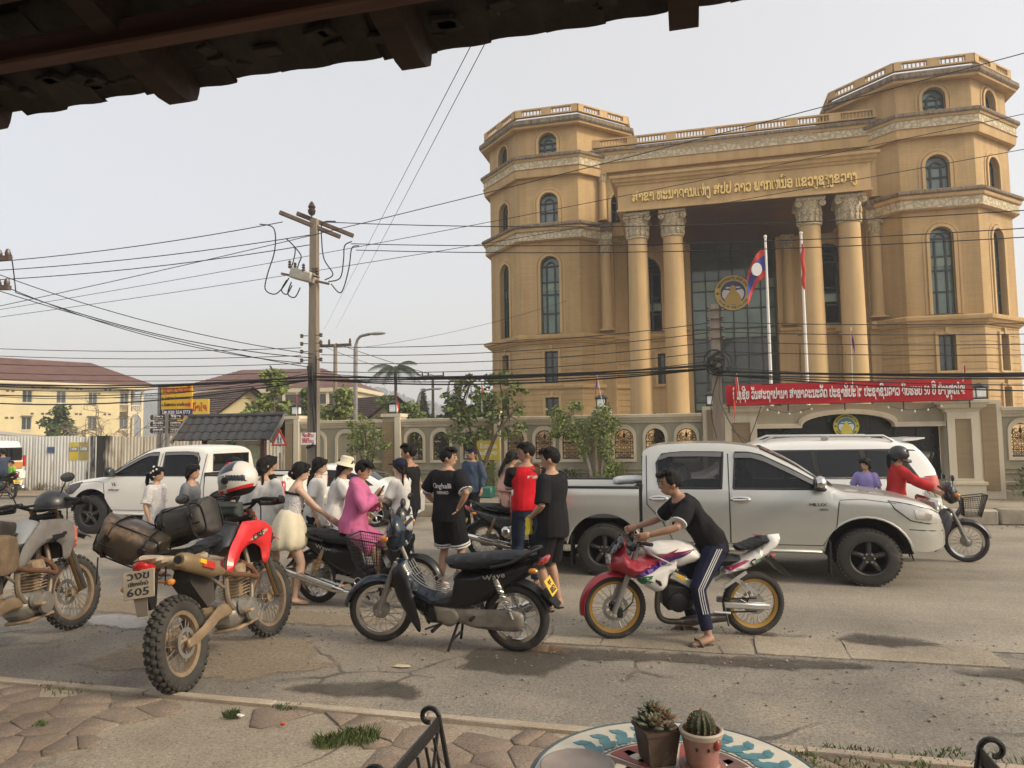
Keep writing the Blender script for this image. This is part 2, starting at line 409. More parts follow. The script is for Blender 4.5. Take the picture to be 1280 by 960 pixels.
 # ------------------------------------------------------------------ lettering: outlines of the Lao and Thai letters on the signs (coordinates in 1/200 em)
OUTLINES={'ສ':[[29,30,35,26,39,15,41,14,37,25,26,28,27,29],[63,47,63,22,62,14,76,1,82,16,82,55,91,65,94,77,91,89,83,104,68,92,75,82,77,77,76,76,65,82,42,85,14,81,4,67,14,51,41,47,58,47],[37,25,56,15,52,27,45,40,30,45,11,38,4,15,9,1,46,1],[25,14,25,13,25,12,25,11,24,11,23,11,22,11,21,11,21,12,21,13,21,14,21,15,23,15,24,15,24,14],[25,64,22,66,25,68,42,70,60,68,63,65,60,63,42,62]],'າ':[[25,51,27,51,28,51,29,50,28,49,27,49,25,49,25,50],[76,52,68,75,43,82,17,74,8,50,13,38,27,34,40,38,45,50,41,62,33,64,34,66,43,67,54,63,58,49,58,-2,76,-2]],'ຂ':[[14,31,5,16,14,1,37,-4,45,-2,53,1,59,4,62,5,66,3,74,-6,87,4,75,18,63,22,56,20,49,16,42,13,37,12,26,13,24,16,27,20,41,26,54,30,74,41,81,57,71,77,44,84,32,82,19,76,9,68,5,58,9,44,22,39,36,44,40,57,39,63,37,66,39,67,44,68,59,65,63,58,60,52,50,46,37,42],[24,57,24,55,22,55,21,55,20,57,21,58,22,59,24,58]],'ທ':[[21,24,23,35,30,45,37,54,39,68,35,79,22,82,9,79,5,68,9,56,18,54,9,43,5,23,11,2,31,-5,50,2,57,21,57,62,58,66,60,67,64,66,65,62,65,-2,81,-2,81,63,76,77,61,82,46,77,41,63,41,22,38,13,31,11,24,14],[24,68,23,67,22,66,20,67,20,68,20,70,22,70,23,70]],'ະ':[[41,18,37,31,22,35,9,31,4,17,6,9,12,2,23,-3,43,-4,71,0,81,16,77,25,67,36,54,23,59,17,60,16,57,13,43,11,39,11,40,11,41,12],[60,63,57,60,43,59,39,59,40,59,41,59,41,65,37,78,22,82,9,78,4,65,6,57,12,50,23,45,43,43,71,48,81,63,77,72,67,84,54,71,59,65],[24,17,24,16,23,15,21,16,21,17,21,19,22,19,24,19],[21,66,22,67,24,66,24,65,24,64,23,63,21,64,21,65]],'ນ':[[4,65,10,53,24,49,24,26,23,17,21,13,18,11,14,10,3,10,3,-4,13,-4,27,-2,36,3,42,-2,54,-4,73,2,80,21,80,80,62,80,62,22,60,14,54,11,47,14,41,21,41,66,37,79,22,84,9,79],[21,66,21,67,23,68,24,67,24,66,24,65,22,64,21,65]],'ຄ':[[28,56,23,56,24,56,24,57,27,62,34,67,43,68,52,67,58,63,61,55,62,40,62,-2,79,-2,79,40,78,59,72,72,61,81,43,83,28,82,17,75,9,65,6,51,7,46,9,42,7,34,27,41,31,42,28,44,28,43,30,44],[23,21,53,11,48,24,36,28,25,25],[29,41,28,41,27,41]],'ຫ':[[31,-4,54,2,62,21,62,63,64,67,67,68,68,66,69,59,69,-2,87,-2,87,60,82,78,67,85,60,82,57,78,52,82,42,84,31,81,28,70,31,69,29,60,31,59,43,55,45,55,44,54,44,22,41,14,31,11,21,14,18,22,19,41,24,52],[43,68,42,68,41,69,42,71,43,71,45,71,45,70,45,68],[17,69,17,67,15,67,14,67,13,69,14,70,15,71,17,70],[15,84,3,80,-1,69,2,59,8,54,2,41,0,21]],'່':[[52,115,34,115,34,86,52,86]],'ງ':[[35,-6,17,-7,19,-20,23,-28,31,-34,44,-36,57,-34,65,-27,70,-15,71,1,71,45,65,74,44,84,30,82,21,79,16,73,15,65,19,53,32,49,45,53,49,65,49,68,50,64,51,62,54,44,54,-6,51,-18,44,-21,39,-18],[34,66,34,64,32,64,31,64,30,66,31,67,32,68,34,67]],'ປ':[[44,67,39,79,25,82,11,79,6,67,10,55,18,50,10,38,6,22,15,3,42,-4,70,5,80,29,80,111,62,111,62,30,57,16,42,12,29,15,24,24,27,34,33,44,41,55],[27,66,27,64,25,64,24,64,23,66,24,67,25,68,27,67]],'ລ':[[63,51,63,22,62,14,76,1,82,16,82,55,72,77,43,84,21,79,10,65,9,59,8,50,25,48,26,57,27,61,32,66,44,68,58,64],[24,11,23,11,21,11,21,12,21,13,21,14,21,15,23,15,24,15,24,14,25,14,25,13,25,12],[39,15,41,14,37,25,56,15,52,27,45,40,30,45,11,38,4,15,9,1,46,1],[26,28,27,29,28,30,35,26]],'ວ':[[17,2,29,-3,45,-4,71,1,81,18,81,60,71,77,43,82,18,76,6,54,24,52,30,64,43,67,58,64,62,55,62,24,58,15,45,11,38,11,39,11,40,13,42,19,37,32,24,36,10,32,5,19,8,9],[25,19,25,18,23,17,22,18,21,19,22,21,23,21,25,21]],'ພ':[[38,78,24,83,10,78,6,63,8,52,14,48,7,37,5,21,10,2,27,-4,37,-2,44,1,51,-2,59,-4,76,2,81,21,81,80,64,80,64,21,62,14,59,12,55,14,53,21,53,45,35,45,35,21,34,14,30,12,24,14,22,21,25,30,32,41,40,53,43,65],[27,63,26,62,25,62,23,62,23,64,23,65,23,66,25,66,26,66,26,65,27,65,27,64]],'ກ':[[50,67,60,64,63,57,63,-2,81,-2,81,58,73,76,50,82,38,81,32,77,28,81,18,82,6,78,2,67,6,54,18,50,20,50,19,49,19,29,7,25,2,13,7,0,20,-4,33,0,37,12,37,58,42,65],[18,64,17,65,17,66,17,68,18,68,20,68,20,66,20,65],[21,13,21,11,19,11,18,11,17,13,18,14,19,14,21,14]],'ື':[[42,98,26,102,22,109,27,118,33,100],[44,135,14,129,3,110,13,91],[27,118,44,121,60,118,83,110],[61,102,46,98,55,100]],'ອ':[[63,60,59,53,43,51,28,54,24,60,28,66,43,68,59,66],[16,78,6,60,16,41,43,36,57,37,63,38,63,22,59,14,45,12,41,12,40,13,42,14,43,20,38,33,24,37,11,33,6,20,9,9,17,2,30,-2,44,-4,71,1,81,15,81,61,71,78,43,84],[26,17,24,17,23,17,22,18,22,19,22,20,23,21,24,21,25,21,26,21,26,20,26,19,26,18]],'ຊ':[[61,7,64,-10,74,-37,84,-32,88,-29,81,-6,78,12,75,25,66,29,57,28,53,24,45,15,36,12,27,13,24,17,26,21,34,26,52,32,72,43,80,58,71,77,45,83,32,82,22,78,9,69,4,58,4,57,8,45,21,39,34,45,39,57,38,63,36,66,38,67,45,68,58,65,62,58,59,53,48,48,30,42,12,31,6,16,14,1,35,-4,56,0],[23,56,23,55,22,55,20,55,20,57,20,58,20,59,22,59,23,59,23,58,24,57]],'ົ':[[12,121,5,114,2,106,7,93,21,89,34,92,40,103,39,110,38,112,42,112,59,111,63,108,62,107,56,101,69,88,80,99,84,108,72,123,41,128,24,126],[19,106,20,108,21,108,22,108,23,106,22,105,21,105,20,105]],'ມ':[[-1,9,3,-1,15,-4,26,-3,31,-1,37,-3,51,-4,73,2,80,20,80,80,63,80,63,28,60,15,51,11,43,15,40,28,40,80,22,80,22,21,22,14,23,15,21,19,12,22,2,19]],'ີ':[[46,98,46,88,46,85,93,85,93,99,80,99,81,102,83,110,73,129,44,135,14,129,3,110,13,91,42,85,42,98,26,102,22,109,27,118,44,121,60,118,64,109,61,102]],'ຍ':[[29,48,25,54,24,55,24,56,33,54,45,58,48,69,45,80,33,84,13,79,6,61,9,46,16,37,9,32,6,22,6,21,6,20,15,2,43,-4,71,7,80,39,80,82,63,82,63,40,57,18,42,12,28,14,24,21,26,26,32,28,44,30,44,46,33,46],[33,71,34,71,35,71,35,69,35,68,34,68,34,67,33,67,32,67,31,68,31,69,31,71]],'ັ':[[-26,109,-29,106,-43,104,-46,104,-45,104,-45,105,-44,110,-49,123,-64,128,-77,123,-82,110,-80,102,-74,95,-63,90,-43,89,-15,93,-5,109,-8,118,-19,129,-32,116,-26,110],[-65,112,-64,112,-62,112,-62,110,-62,109,-63,108,-65,109,-65,110]],'ຖ':[[60,57,60,-37,78,-37,78,58,77,66,72,74,62,80,46,82,36,80,29,76,24,80,14,82,3,79,-1,67,3,56,13,52,16,52,15,52,15,13,20,0,33,-5,46,-1,50,12,45,23,33,26,33,58,39,64,46,66,57,64],[15,65,13,66,13,67,13,68,15,69,16,68,17,67,16,66],[36,11,35,9,34,9,32,9,32,11,32,12,34,13,35,12]],'ດ':[[39,-1,44,12,38,25,24,28,24,55,28,64,43,67,57,64,62,55,62,-2,80,-2,80,58,77,70,68,78,56,81,43,82,29,81,17,78,9,70,6,58,6,11,11,-1,25,-5],[27,12,26,10,25,10,23,10,23,12,23,13,25,14,26,13]],'ຕ':[[45,49,54,53,59,61,64,57,63,67,81,59,77,78,62,85,53,82,48,73,46,66,45,66,42,74,36,82,27,85,13,78,8,59,8,12,13,0,28,-5,41,0,45,13,39,25,26,29,26,57,27,68,30,61],[29,11,28,11,28,10,27,10,25,10,25,11,25,12,25,14,27,14,28,14,29,14,29,12]],'ບ':[[44,67,39,79,25,82,11,79,6,67,10,55,18,50,10,38,6,22,15,3,42,-4,70,5,80,29,80,80,62,80,62,30,57,16,42,12,29,15,24,24,27,34,33,44,41,55],[27,66,27,64,25,64,24,64,23,66,24,67,25,68,27,67]],'ຮ':[[82,26,72,46,46,57,29,61,25,65,26,68,36,69,40,68,45,64,54,57,64,55,80,62,90,84,75,89,69,74,64,71,60,72,53,78,46,83,36,84,13,80,4,64,14,49,42,41,58,36,62,27,57,16,41,12,39,12,35,13,37,15,39,22,39,23,35,36,22,40,8,36,3,22,6,13,12,5,25,-1,42,-4,72,4],[23,22,23,21,21,21,20,21,19,22,19,23,19,24,20,25,21,25,23,25,23,24,23,23]],'ຢ':[[29,48,25,54,24,55,24,56,33,54,45,58,48,69,45,80,33,84,13,79,6,61,9,46,16,37,9,32,6,22,6,21,6,20,15,2,43,-4,71,7,80,39,80,111,63,111,63,40,57,18,42,12,28,14,24,21,26,26,32,28,44,30,44,46,33,46],[33,71,34,71,35,71,35,69,35,68,34,68,34,67,33,67,32,67,31,68,31,69,31,71]],'ຸ':[[33,-7,30,-18,34,-29,45,-32,48,-35,50,-29,50,-28,51,-31,50,-31],[39,-43,49,-54,61,-38,65,-27,64,-17,58,-9,52,-5,44,-3],[46,-18,46,-19,44,-20,43,-19,42,-18,43,-16,44,-16,46,-16]],'ຈ':[[7,61,6,51,6,43,24,43,24,51,24,58,25,61,31,67,42,69,57,63,60,50,58,51,43,53,30,50,26,38,30,26,44,22,56,26,58,31,60,28,62,20,62,-2,80,-2,80,45,77,63,70,75,59,82,43,84,21,80,9,68],[45,37,45,36,43,36,42,36,41,37,41,38,41,39,42,40,43,40,45,40,45,39,45,38]],'້':[[26,127,17,130,7,127,3,118,7,108,16,105,14,102,6,98,6,85,39,85,61,87,74,95,80,108,83,126,67,126,65,110,59,103,47,100,28,99,28,98,29,105,29,118],[17,117,16,117,16,118,17,118]],'ິ':[[42,98,26,102,22,109,27,118,44,121,60,118,64,109,61,102,46,98,46,85,74,91,83,110,73,129,44,135,14,129,3,110,13,91,42,85]],'ໍ':[[43,117,30,114,26,102,30,90,43,86,56,90,60,102,56,114],[46,102,45,101,43,100,41,101,40,102,41,104,43,105,45,104]],'ຟ':[[38,78,24,83,10,78,6,63,8,52,14,48,7,37,5,21,10,2,27,-4,37,-2,44,1,51,-2,59,-4,76,2,81,21,81,111,64,111,64,21,62,14,59,12,55,13,53,21,53,45,35,45,35,21,34,14,30,12,24,14,22,21,25,30,32,41,40,53,43,65],[27,63,26,62,25,62,23,62,23,64,23,65,23,66,25,66,26,66,26,65,27,65,27,64]],'ຽ':[[18,-15,18,90,68,90,68,-15],[5,-28,81,-28,81,103,5,103]],'ฐ':[[55,64,46,73,55,69,60,64,60,65,64,67,67,69,70,73,72,77,73,83,57,83,56,78,54,76,52,74],[51,38,50,29,49,22,46,17,43,14,39,12,33,12,33,45,8,45,8,32,18,32,18,-2,32,-2,43,0,52,3,59,9,63,17,66,27,66,38,66,48,64,57],[43,-22,52,-29,65,-29,65,-6,51,-6,51,-22,59,-20,43,-8,35,-15,34,-13,31,-10,26,-8,21,-8,15,-9,9,-12,5,-17,4,-24,4,-29,18,-29,18,-27,19,-24,19,-22,21,-21,23,-20,25,-21,27,-23,29,-25,31,-29,36,-29],[3,73,3,57,11,62,17,64,23,65,29,66,36,65,42,63,46,59,48,54],[23,79,15,77,9,75],[55,69,51,74,45,77]],'ข':[[25,37,26,41,28,44,30,47,32,50,34,54,35,58,36,63,35,67,34,71,32,74,29,76,25,78,20,78,17,78,13,78,10,77,6,75,9,63,13,64,14,65,16,65,17,65,19,65,20,64,21,63,21,61,21,59,20,57,18,54,15,51,13,48,11,44,10,39,9,32,9,24,11,12,17,4,26,-1,38,-3,50,-1,59,3,64,11,66,21,66,78,51,78,51,22,50,17,48,13,44,11,38,10,35,11,31,12,29,13,27,16,25,19,25,25,25,33]],'ช':[[25,37,26,41,28,44,30,47,32,50,34,54,35,58,36,63,35,67,34,71,32,74,29,76,25,78,20,78,17,78,13,78,10,77,6,75,9,63,13,64,14,65,16,65,17,65,19,65,20,64,21,63,21,61,21,59,20,57,18,54,15,51,13,48,11,44,10,39,9,32,9,24,11,12,17,4,26,-1,38,-3,50,-1,59,3,64,11,66,21,66,42,66,44,66,47,65,50,63,53,60,56,58,57,58,55,63,58,66,63,67,69,68,78,52,78,52,73,52,69,51,66,49,64,47,62,42,62,40,62,40,50,42,50,46,50,49,48,50,45,51,41,51,22,50,17,48,13,44,11,38,10,35,11,31,12,29,13,27,16,25,19,25,25,25,33]],'ย':[[26,51,24,53,24,57,24,60,26,63,29,65,33,65,36,65,38,65,40,64,43,63,46,76,43,77,39,78,36,78,32,79,24,78,18,76,13,72,10,68,8,63,8,58,8,53,10,48,13,45,16,43,19,41,21,42,21,40,19,41,16,39,13,37,10,33,9,28,8,22,9,15,11,9,16,4,22,0,30,-2,41,-3,55,-1,65,4,71,13,73,26,73,78,57,78,57,25,57,21,56,17,54,14,51,12,46,11,40,10,35,11,30,12,27,14,25,17,24,20,24,23,25,29,27,32,32,34,39,35,43,35,43,47,39,47,35,47,31,48,28,49]],'ง':[[39,-1,46,1,52,4,56,8,61,14,65,22,68,31,69,41,68,50,66,58,63,64,59,70,54,74,49,76,43,78,36,78,33,78,31,78,28,78,24,76,28,63,30,64,32,65,33,65,35,65,43,63,48,59,52,52,53,42,53,35,51,28,49,22,45,17,43,15,40,14,38,13,35,12,34,12,14,78,-2,78,23,-2,31,-2]],'ห':[[54,54,45,55,26,28,47,41,35,43],[26,45,26,78,11,78,11,-2,26,-2,26,28,73,75,73,78,56,78,24,45],[53,38,57,33,58,27,58,-2,73,-2,73,27,73,35,70,42,66,47,61,51]],'ม':[[45,11,40,11,35,13,31,16,29,21,27,26,26,32,26,78,11,78,11,-2,24,-2,26,5,23,10,25,10],[75,16,76,25,76,78,60,78,60,26,59,19,56,14],[26,5,32,1,39,-2,48,-3,56,-2,63,0,68,4]],'ี':[[-11,100,-11,92,-11,111,-25,111],[-11,100,-62,100,-73,95,-73,86,-11,86]],'เ':[[35,11,34,11,33,10,32,10,29,11,28,11,28,12,27,15,27,78,12,78,12,13,12,8,14,3,17,0,21,-2,24,-3,28,-3,31,-3,34,-3,36,-2,40,0,38,12]],'แ':[[38,12,35,11,34,11,33,10,32,10,29,11,28,11,28,12,27,15,27,78,12,78,12,13,12,8,14,3,17,0,21,-2,24,-3,28,-3,31,-3,34,-3,36,-2,40,0],[73,11,72,11,70,10,69,10,67,11,66,11,65,12,65,15,65,78,50,78,50,13,50,8,52,3,55,0,58,-2,62,-3,66,-3,69,-3,71,-3,74,-2,78,0,76,12]],'ใ':[[30,78,33,81,35,84,38,89,39,93,40,99,38,107,34,113,27,116,18,117,13,117,8,116,5,115,1,114,1,99,6,102,9,103,13,104,16,104,20,104,23,102,24,101,25,98,24,95,23,92,21,89,18,85,16,82,14,79,12,77,11,74,11,71,10,67,10,13,11,8,13,3,16,0,19,-2,23,-3,27,-3,30,-3,32,-3,35,-2,39,0,37,12,34,11,33,11,31,10,30,10,28,11,27,11,26,12,26,15,26,67,26,70,27,72,27,74,29,76]],'ไ':[[36,102,42,104,42,116,0,116,-4,103,18,102,19,104,21,105,21,103],[33,-3,36,-3,38,-2,42,0,40,12,37,11,36,11,35,10,33,10,31,11,30,11,29,12,29,15,29,61,14,61,14,78,29,78],[14,13,14,8,16,3,19,0,23,-2,26,-3,30,-3],[16,99,15,96,14,92,14,87]],'โ':[[33,-3,36,-3,38,-2,42,0,40,12,37,11,36,11,35,10,33,10,31,11,30,11,29,12,29,15,29,61,14,61,14,78,29,78],[27,99,24,103,50,103,22,103,22,105],[50,116,11,116,0,111,0,103,6,102,10,100,13,96,14,89],[14,78,14,13,14,8,16,3,19,0,23,-2,26,-3]],'ว':[[33,64,40,59,44,50,45,38,44,26,40,17,34,12,25,10,21,11,17,12,13,13,8,16,3,3,10,0,16,-2,21,-3,27,-3,42,0,53,8,59,21,61,38,60,50,57,59,52,68,45,74,36,78,24,79,19,79,14,78,10,77,4,75,4,61,10,63,14,65,19,65,23,66]],'น':[[58,23,54,16,48,12,40,11,34,12,29,14,26,19,25,26,25,78,10,78,10,25,10,16,13,9,17,4,23,0,30,-2,37,-3,46,-2,53,1,59,5,61,-2,60,10,62,10],[74,-2,74,78,59,78]],'่':[[-26,119,-26,86,-11,86,-11,119]],}
OUTLINES['\u0ebd']=[[6,80,20,84,40,84,50,70,44,56,30,50,46,44,56,28,56,-20,46,-28,30,-28,30,-18,42,-18,46,-10,46,26,38,40,14,44,14,54,34,58,38,68,32,76,18,74]]
OUTLINES['\u0e44']=[[24,4,30,-3,40,-3,40,4,34,8,34,92,26,100,10,100,4,106,8,113,34,113,34,119,2,119,-6,110,0,98,8,93,20,92,24,88]]
GLYPHS={}
def outline_glyph(ch):
 loops=[[(l[i]/200,l[i+1]/200)for i in range(0,len(l),2)]for l in OUTLINES[ch]];P,E=[],[]
 for l in loops:o=len(P);P+=[Vector(p)for p in l];E+=[(o+i,o+(i+1)%len(l))for i in range(len(l))]
 ov,_,of,_,_,_=delaunay_2d_cdt(P,E,[],0,1e-5);tr=[]
 for f in of:
  c=sum((ov[i]for i in f),Vector((0,0)))/len(f);k=False
  for l in loops:
   for i in range(len(l)):
    (x1,y1),(x2,y2)=l[i-1],l[i]
    if(y1>c.y)!=(y2>c.y)and c.x<(x2-x1)*(c.y-y1)/(y2-y1)+x1:k=not k
  if k:tr.append(tuple(f))
 GLYPHS[ch]=([tuple(v)for v in ov],tr);return GLYPHS[ch]
_SUB={'\u0ec0':'\u0e40','\u0ec1':'\u0e41','\u0ec3':'\u0e43','\u0ec4':'\u0e44','\u0ec2':'\u0e42'}
_MARK=set('\u0eb4\u0eb5\u0eb6\u0eb7\u0eb8\u0eb9\u0ebb\u0eb1\u0ec8\u0ec9\u0ecd\u0e35\u0e48')
def latin(ch):
 if ch in GLYPHS:return GLYPHS[ch]
 if ch in OUTLINES:return outline_glyph(ch)
 c=bpy.data.curves.new('t','FONT');c.body=ch;c.size=.62;c.resolution_u=2;c.offset=.006
 o=bpy.data.objects.new('t',c);TMP.collection.objects.link(o);TMP.view_layers[0].update()
 me=bpy.data.meshes.new_from_object(o.evaluated_get(TMP.view_layers[0].depsgraph));me.calc_loop_triangles()
 key,ix,vs={},[],[]
 for v in me.vertices:
  k=(round(v.co.x,4),round(v.co.y,4))
  if k not in key:key[k]=len(vs);vs.append(k)
  ix.append(key[k])
 tr=[tuple(ix[i]for i in t.vertices)for t in me.loop_triangles]
 GLYPHS[ch]=(vs,[t for t in tr if len(set(t))==3])
 bpy.data.objects.remove(o);bpy.data.curves.remove(c);bpy.data.meshes.remove(me)
 return GLYPHS[ch]
def layout(s):
 s=s.replace('\u0edc','\u0eab\u0e99').replace('\u0eb3','\u0ecd\u0eb2');out=[];x=0;last=(0,.4)
 for ch in s:
  ch=_SUB.get(ch,ch)
  if ch==' ':x+=.2;continue
  vs,tr=latin(ch)
  if not vs:continue
  x0,x1=min(v[0]for v in vs),max(v[0]for v in vs)
  if ch in _MARK:
   dz=.14 if ch in '\u0ec8\u0ec9' and out and out[-1][0]in _MARK else 0
   out.append((ch,(last[0]+last[1])/2-(x0+x1)/2,dz));continue
  out.append((ch,x-x0,0));last=(x,x+x1-x0);x+=x1-x0+.035
 return out,x
def text(mb,s,w=None,h=.4,d=.01,mi=None,put=None,align='c'):
 """raised letters in the xz plane facing -y; w fits the line to a width, h is the height of the plain letters;
    put(x, y, z) may bend or turn the line"""
 L,W=layout(s);sz=h/.42;sx=sz if w is None else w/W
 x0=-W*sx/2 if align=='c' else 0
 for ch,dx,dz in L:
  vs,tr=latin(ch);n=len(vs);edge=set()
  for t in tr:
   for i in range(3):edge.add((t[i],t[(i+1)%3]))
  V=[]
  for y in(-d,0):
   for a,b in vs:
    X,Z=x0+(a+dx)*sx,(b+dz)*sz
    V.append(put(X,y,Z)if put else(X,y,Z))
  F=[tuple(t)for t in tr]+[(b,a,a+n,b+n)for(a,b)in edge if(b,a)not in edge]
  mb.add(V,F,mi)
 return mb
 # ------------------------------------------------------------------ ground, road, pavements
def mat_ground(name,base,dark,light,sc=1.,grit=True,rough=.9,streak=None,bump=.35,crack=0):
 m=bpy.data.materials.new(name);m.use_nodes=True;nt=m.node_tree;N=nt.nodes.new;L=nt.links.new
 b=nt.nodes['Principled BSDF'];b.inputs['Roughness'].default_value=rough;b.inputs['Specular IOR Level'].default_value=.25
 pos=N('ShaderNodeNewGeometry').outputs['Position']
 def noise(s,d=6,rgh=.6,st=None):
  n=N('ShaderNodeTexNoise');n.inputs['Scale'].default_value=s;n.inputs['Detail'].default_value=d;n.inputs['Roughness'].default_value=rgh
  if st:
   mp=N('ShaderNodeMapping');mp.inputs['Scale'].default_value=st;L(pos,mp.inputs[0]);L(mp.outputs[0],n.inputs[0])
  else:L(pos,n.inputs[0])
  return n.outputs[0]
 def ramp(f,*st):
  r=N('ShaderNodeValToRGB');L(f,r.inputs[0]);e=r.color_ramp.elements
  while len(e)<len(st):e.new(.5)
  for i,(p,c)in enumerate(st):e[i].position=p;e[i].color=(*c,1)
  return r.outputs[0]
 def mix(f,a,c,mode='MIX'):
  x=N('ShaderNodeMixRGB');x.blend_type=mode
  if isinstance(f,float):x.inputs[0].default_value=f
  else:L(f,x.inputs[0])
  L(a,x.inputs[1])
  if isinstance(c,tuple):x.inputs[2].default_value=(*c,1)
  else:L(c,x.inputs[2])
  return x.outputs[0]
 big=ramp(noise(.35*sc,8,.62),(.3,dark),(.5,base),(.7,light))
 if streak:big=mix(ramp(noise(1.,6,.6,streak),(.45,(0,0,0)),(.7,(.75,)*3)),big,light)
 fine=ramp(noise(26*sc,8,.75),(.32,(.5,)*3),(.55,(1,)*3),(.75,(1.2,)*3))
 out=mix(.8,big,fine,'MULTIPLY')
 if grit:
  v=N('ShaderNodeTexVoronoi');v.inputs['Scale'].default_value=95;L(pos,v.inputs[0])
  sp=ramp(v.outputs['Color'],(.12,(.55,)*3),(.3,(1,)*3),(.82,(1,)*3),(.95,(1.6,)*3))
  out=mix(.75,out,sp,'MULTIPLY')
 if crack:
  v=N('ShaderNodeTexVoronoi');v.feature='DISTANCE_TO_EDGE';v.inputs['Scale'].default_value=crack;n=N('ShaderNodeTexNoise');n.inputs['Scale'].default_value=3;n.inputs['Detail'].default_value=6;L(pos,n.inputs[0]);L(mix(.13,pos,n.outputs[1]),v.inputs[0])
  k=ramp(noise(.6,3),(.5,(1,)*3),(.58,(.42,)*3));cr=ramp(v.outputs[0],(.004,(0,)*3),(.013,(1,)*3));x=N('ShaderNodeMixRGB');x.blend_type='LIGHTEN';x.inputs[0].default_value=1;L(k,x.inputs[1]);L(cr,x.inputs[2]);out=mix(.85,out,x.outputs[0],'MULTIPLY')
 L(out,b.inputs['Base Color'])
 bp=N('ShaderNodeBump');bp.inputs['Strength'].default_value=bump;bp.inputs['Distance'].default_value=.012
 L(noise(40,6,.7),bp.inputs['Height']);L(bp.outputs[0],b.inputs['Normal'])
 return m
M_DIRT=mat_ground('dirt',(.33,.265,.19),(.25,.2,.14),(.42,.345,.25),1)
M_ROAD=mat_ground('asphalt',(.265,.235,.19),(.165,.146,.12),(.37,.325,.26),1.4,streak=(.06,1.1,1))
M_NEAR=mat_ground('worn_asphalt',(.245,.222,.187),(.165,.152,.13),(.37,.315,.24),1.6,bump=.8,crack=.8)
M_CONC=mat_ground('old_concrete',(.32,.275,.21),(.22,.19,.15),(.42,.365,.28),2.5,bump=.45,crack=1.3)
M_KERB=mat_ground('kerb_concrete',(.40,.36,.28),(.22,.2,.16),(.52,.47,.37),3,grit=False)
M_DAMP=mat_ground('damp_asphalt',(.105,.091,.075),(.065,.057,.05),(.16,.135,.108),3,rough=.62)
M_STONE=mat_ground('pavement_stone',(.245,.192,.148),(.17,.13,.1),(.34,.275,.21),4,bump=.5)
M_GRASS=mat('grass_blade',(.11,.15,.045),.7,var=(9,.5))
M_WATER=mat('puddle_water',(.17,.12,.07),.06,spec=.6)
def sheet(name,poly,z,m,kind='structure'):
 me=bpy.data.meshes.new(name);tri=tessellate_polygon([[Vector((x,y,0))for x,y in poly]])
 fs=[]
 for a,b,c in tri:
  A,B,C=poly[a],poly[b],poly[c]
  fs.append((a,b,c)if(B[0]-A[0])*(C[1]-A[1])-(C[0]-A[0])*(B[1]-A[1])>0 else(a,c,b))
 me.from_pydata([(x,y,z)for x,y in poly],[],fs);me.materials.append(m)
 return obj(name,me,kind=kind)
def ragged(poly,amp,step=.12,seed=1):
 rg=random.Random(seed);out=[]
 for i in range(len(poly)):
  a,b=Vector(poly[i]),Vector(poly[(i+1)%len(poly)]);k=max(1,int((b-a).length/step))
  for j in range(k):
   p=a.lerp(b,j/k);out.append((p.x+rg.uniform(-amp,amp),p.y+rg.uniform(-amp,amp)*.6))
 return out
sheet('ground',[(-1580,-130),(980,-130),(980,1530),(-1580,1530)],-.03,M_DIRT)
sheet('road',[(-150,6.9),(150,6.9),(150,15.6),(-12.2,15.6),(-13.2,17.0),(-17,18.6),(-22,19.5),(-40,20.5),(-150,22)],0,M_ROAD)
sheet('road_shoulder',[(-150,4.5),(150,4.5),(150,6.95),(-150,6.95)],-.005,M_NEAR)
rg=random.Random(4);x=-1.6;k=0
gutter=thing('concrete_gutter',None,None);gutter['kind']='structure'
while x<9:
 w=rg.uniform(.55,1.5);y0=6.42+(x+1)*.012
 if not(2.15<x<2.6):
  p=[(x,y0+rg.uniform(-.02,.02)),(x+w-.012,y0+rg.uniform(-.02,.02)),(x+w-.012+rg.uniform(-.05,.03),y0+.58),(x+rg.uniform(0,.04),y0+.58+rg.uniform(-.02,.03))]
  mb=MB();mb.plate(ragged(p,.012,.16,k),-.03,.007+rg.uniform(-.004,.006),plane='xy');mb.build('slab',M_CONC,gutter)
 x+=w;k+=1
def stain_mat(m,amt=1.,fuzz=.55):
 """worn-in stain: fades out raggedly towards its own edge"""
 k=m.copy();nt=k.node_tree;N=nt.nodes.new;L=nt.links.new;b=nt.nodes['Principled BSDF']
 a=N('ShaderNodeAttribute');a.attribute_name='inward';n=N('ShaderNodeTexNoise');n.inputs['Scale'].default_value=5;n.inputs['Detail'].default_value=8;n.inputs['Roughness'].default_value=.7;L(N('ShaderNodeNewGeometry').outputs['Position'],n.inputs[0])
 s=N('ShaderNodeMath');s.operation='MULTIPLY_ADD';L(n.outputs[0],s.inputs[0]);s.inputs[1].default_value=fuzz*2;L(a.outputs[2],s.inputs[2])
 r=N('ShaderNodeValToRGB');L(s.outputs[0],r.inputs[0]);e=r.color_ramp.elements;e[0].position=fuzz+.12;e[1].position=fuzz+.45;e[0].color=(0,0,0,1);e[1].color=(amt,amt,amt,1);L(r.outputs[0],b.inputs['Alpha']);return k
STAINS={}
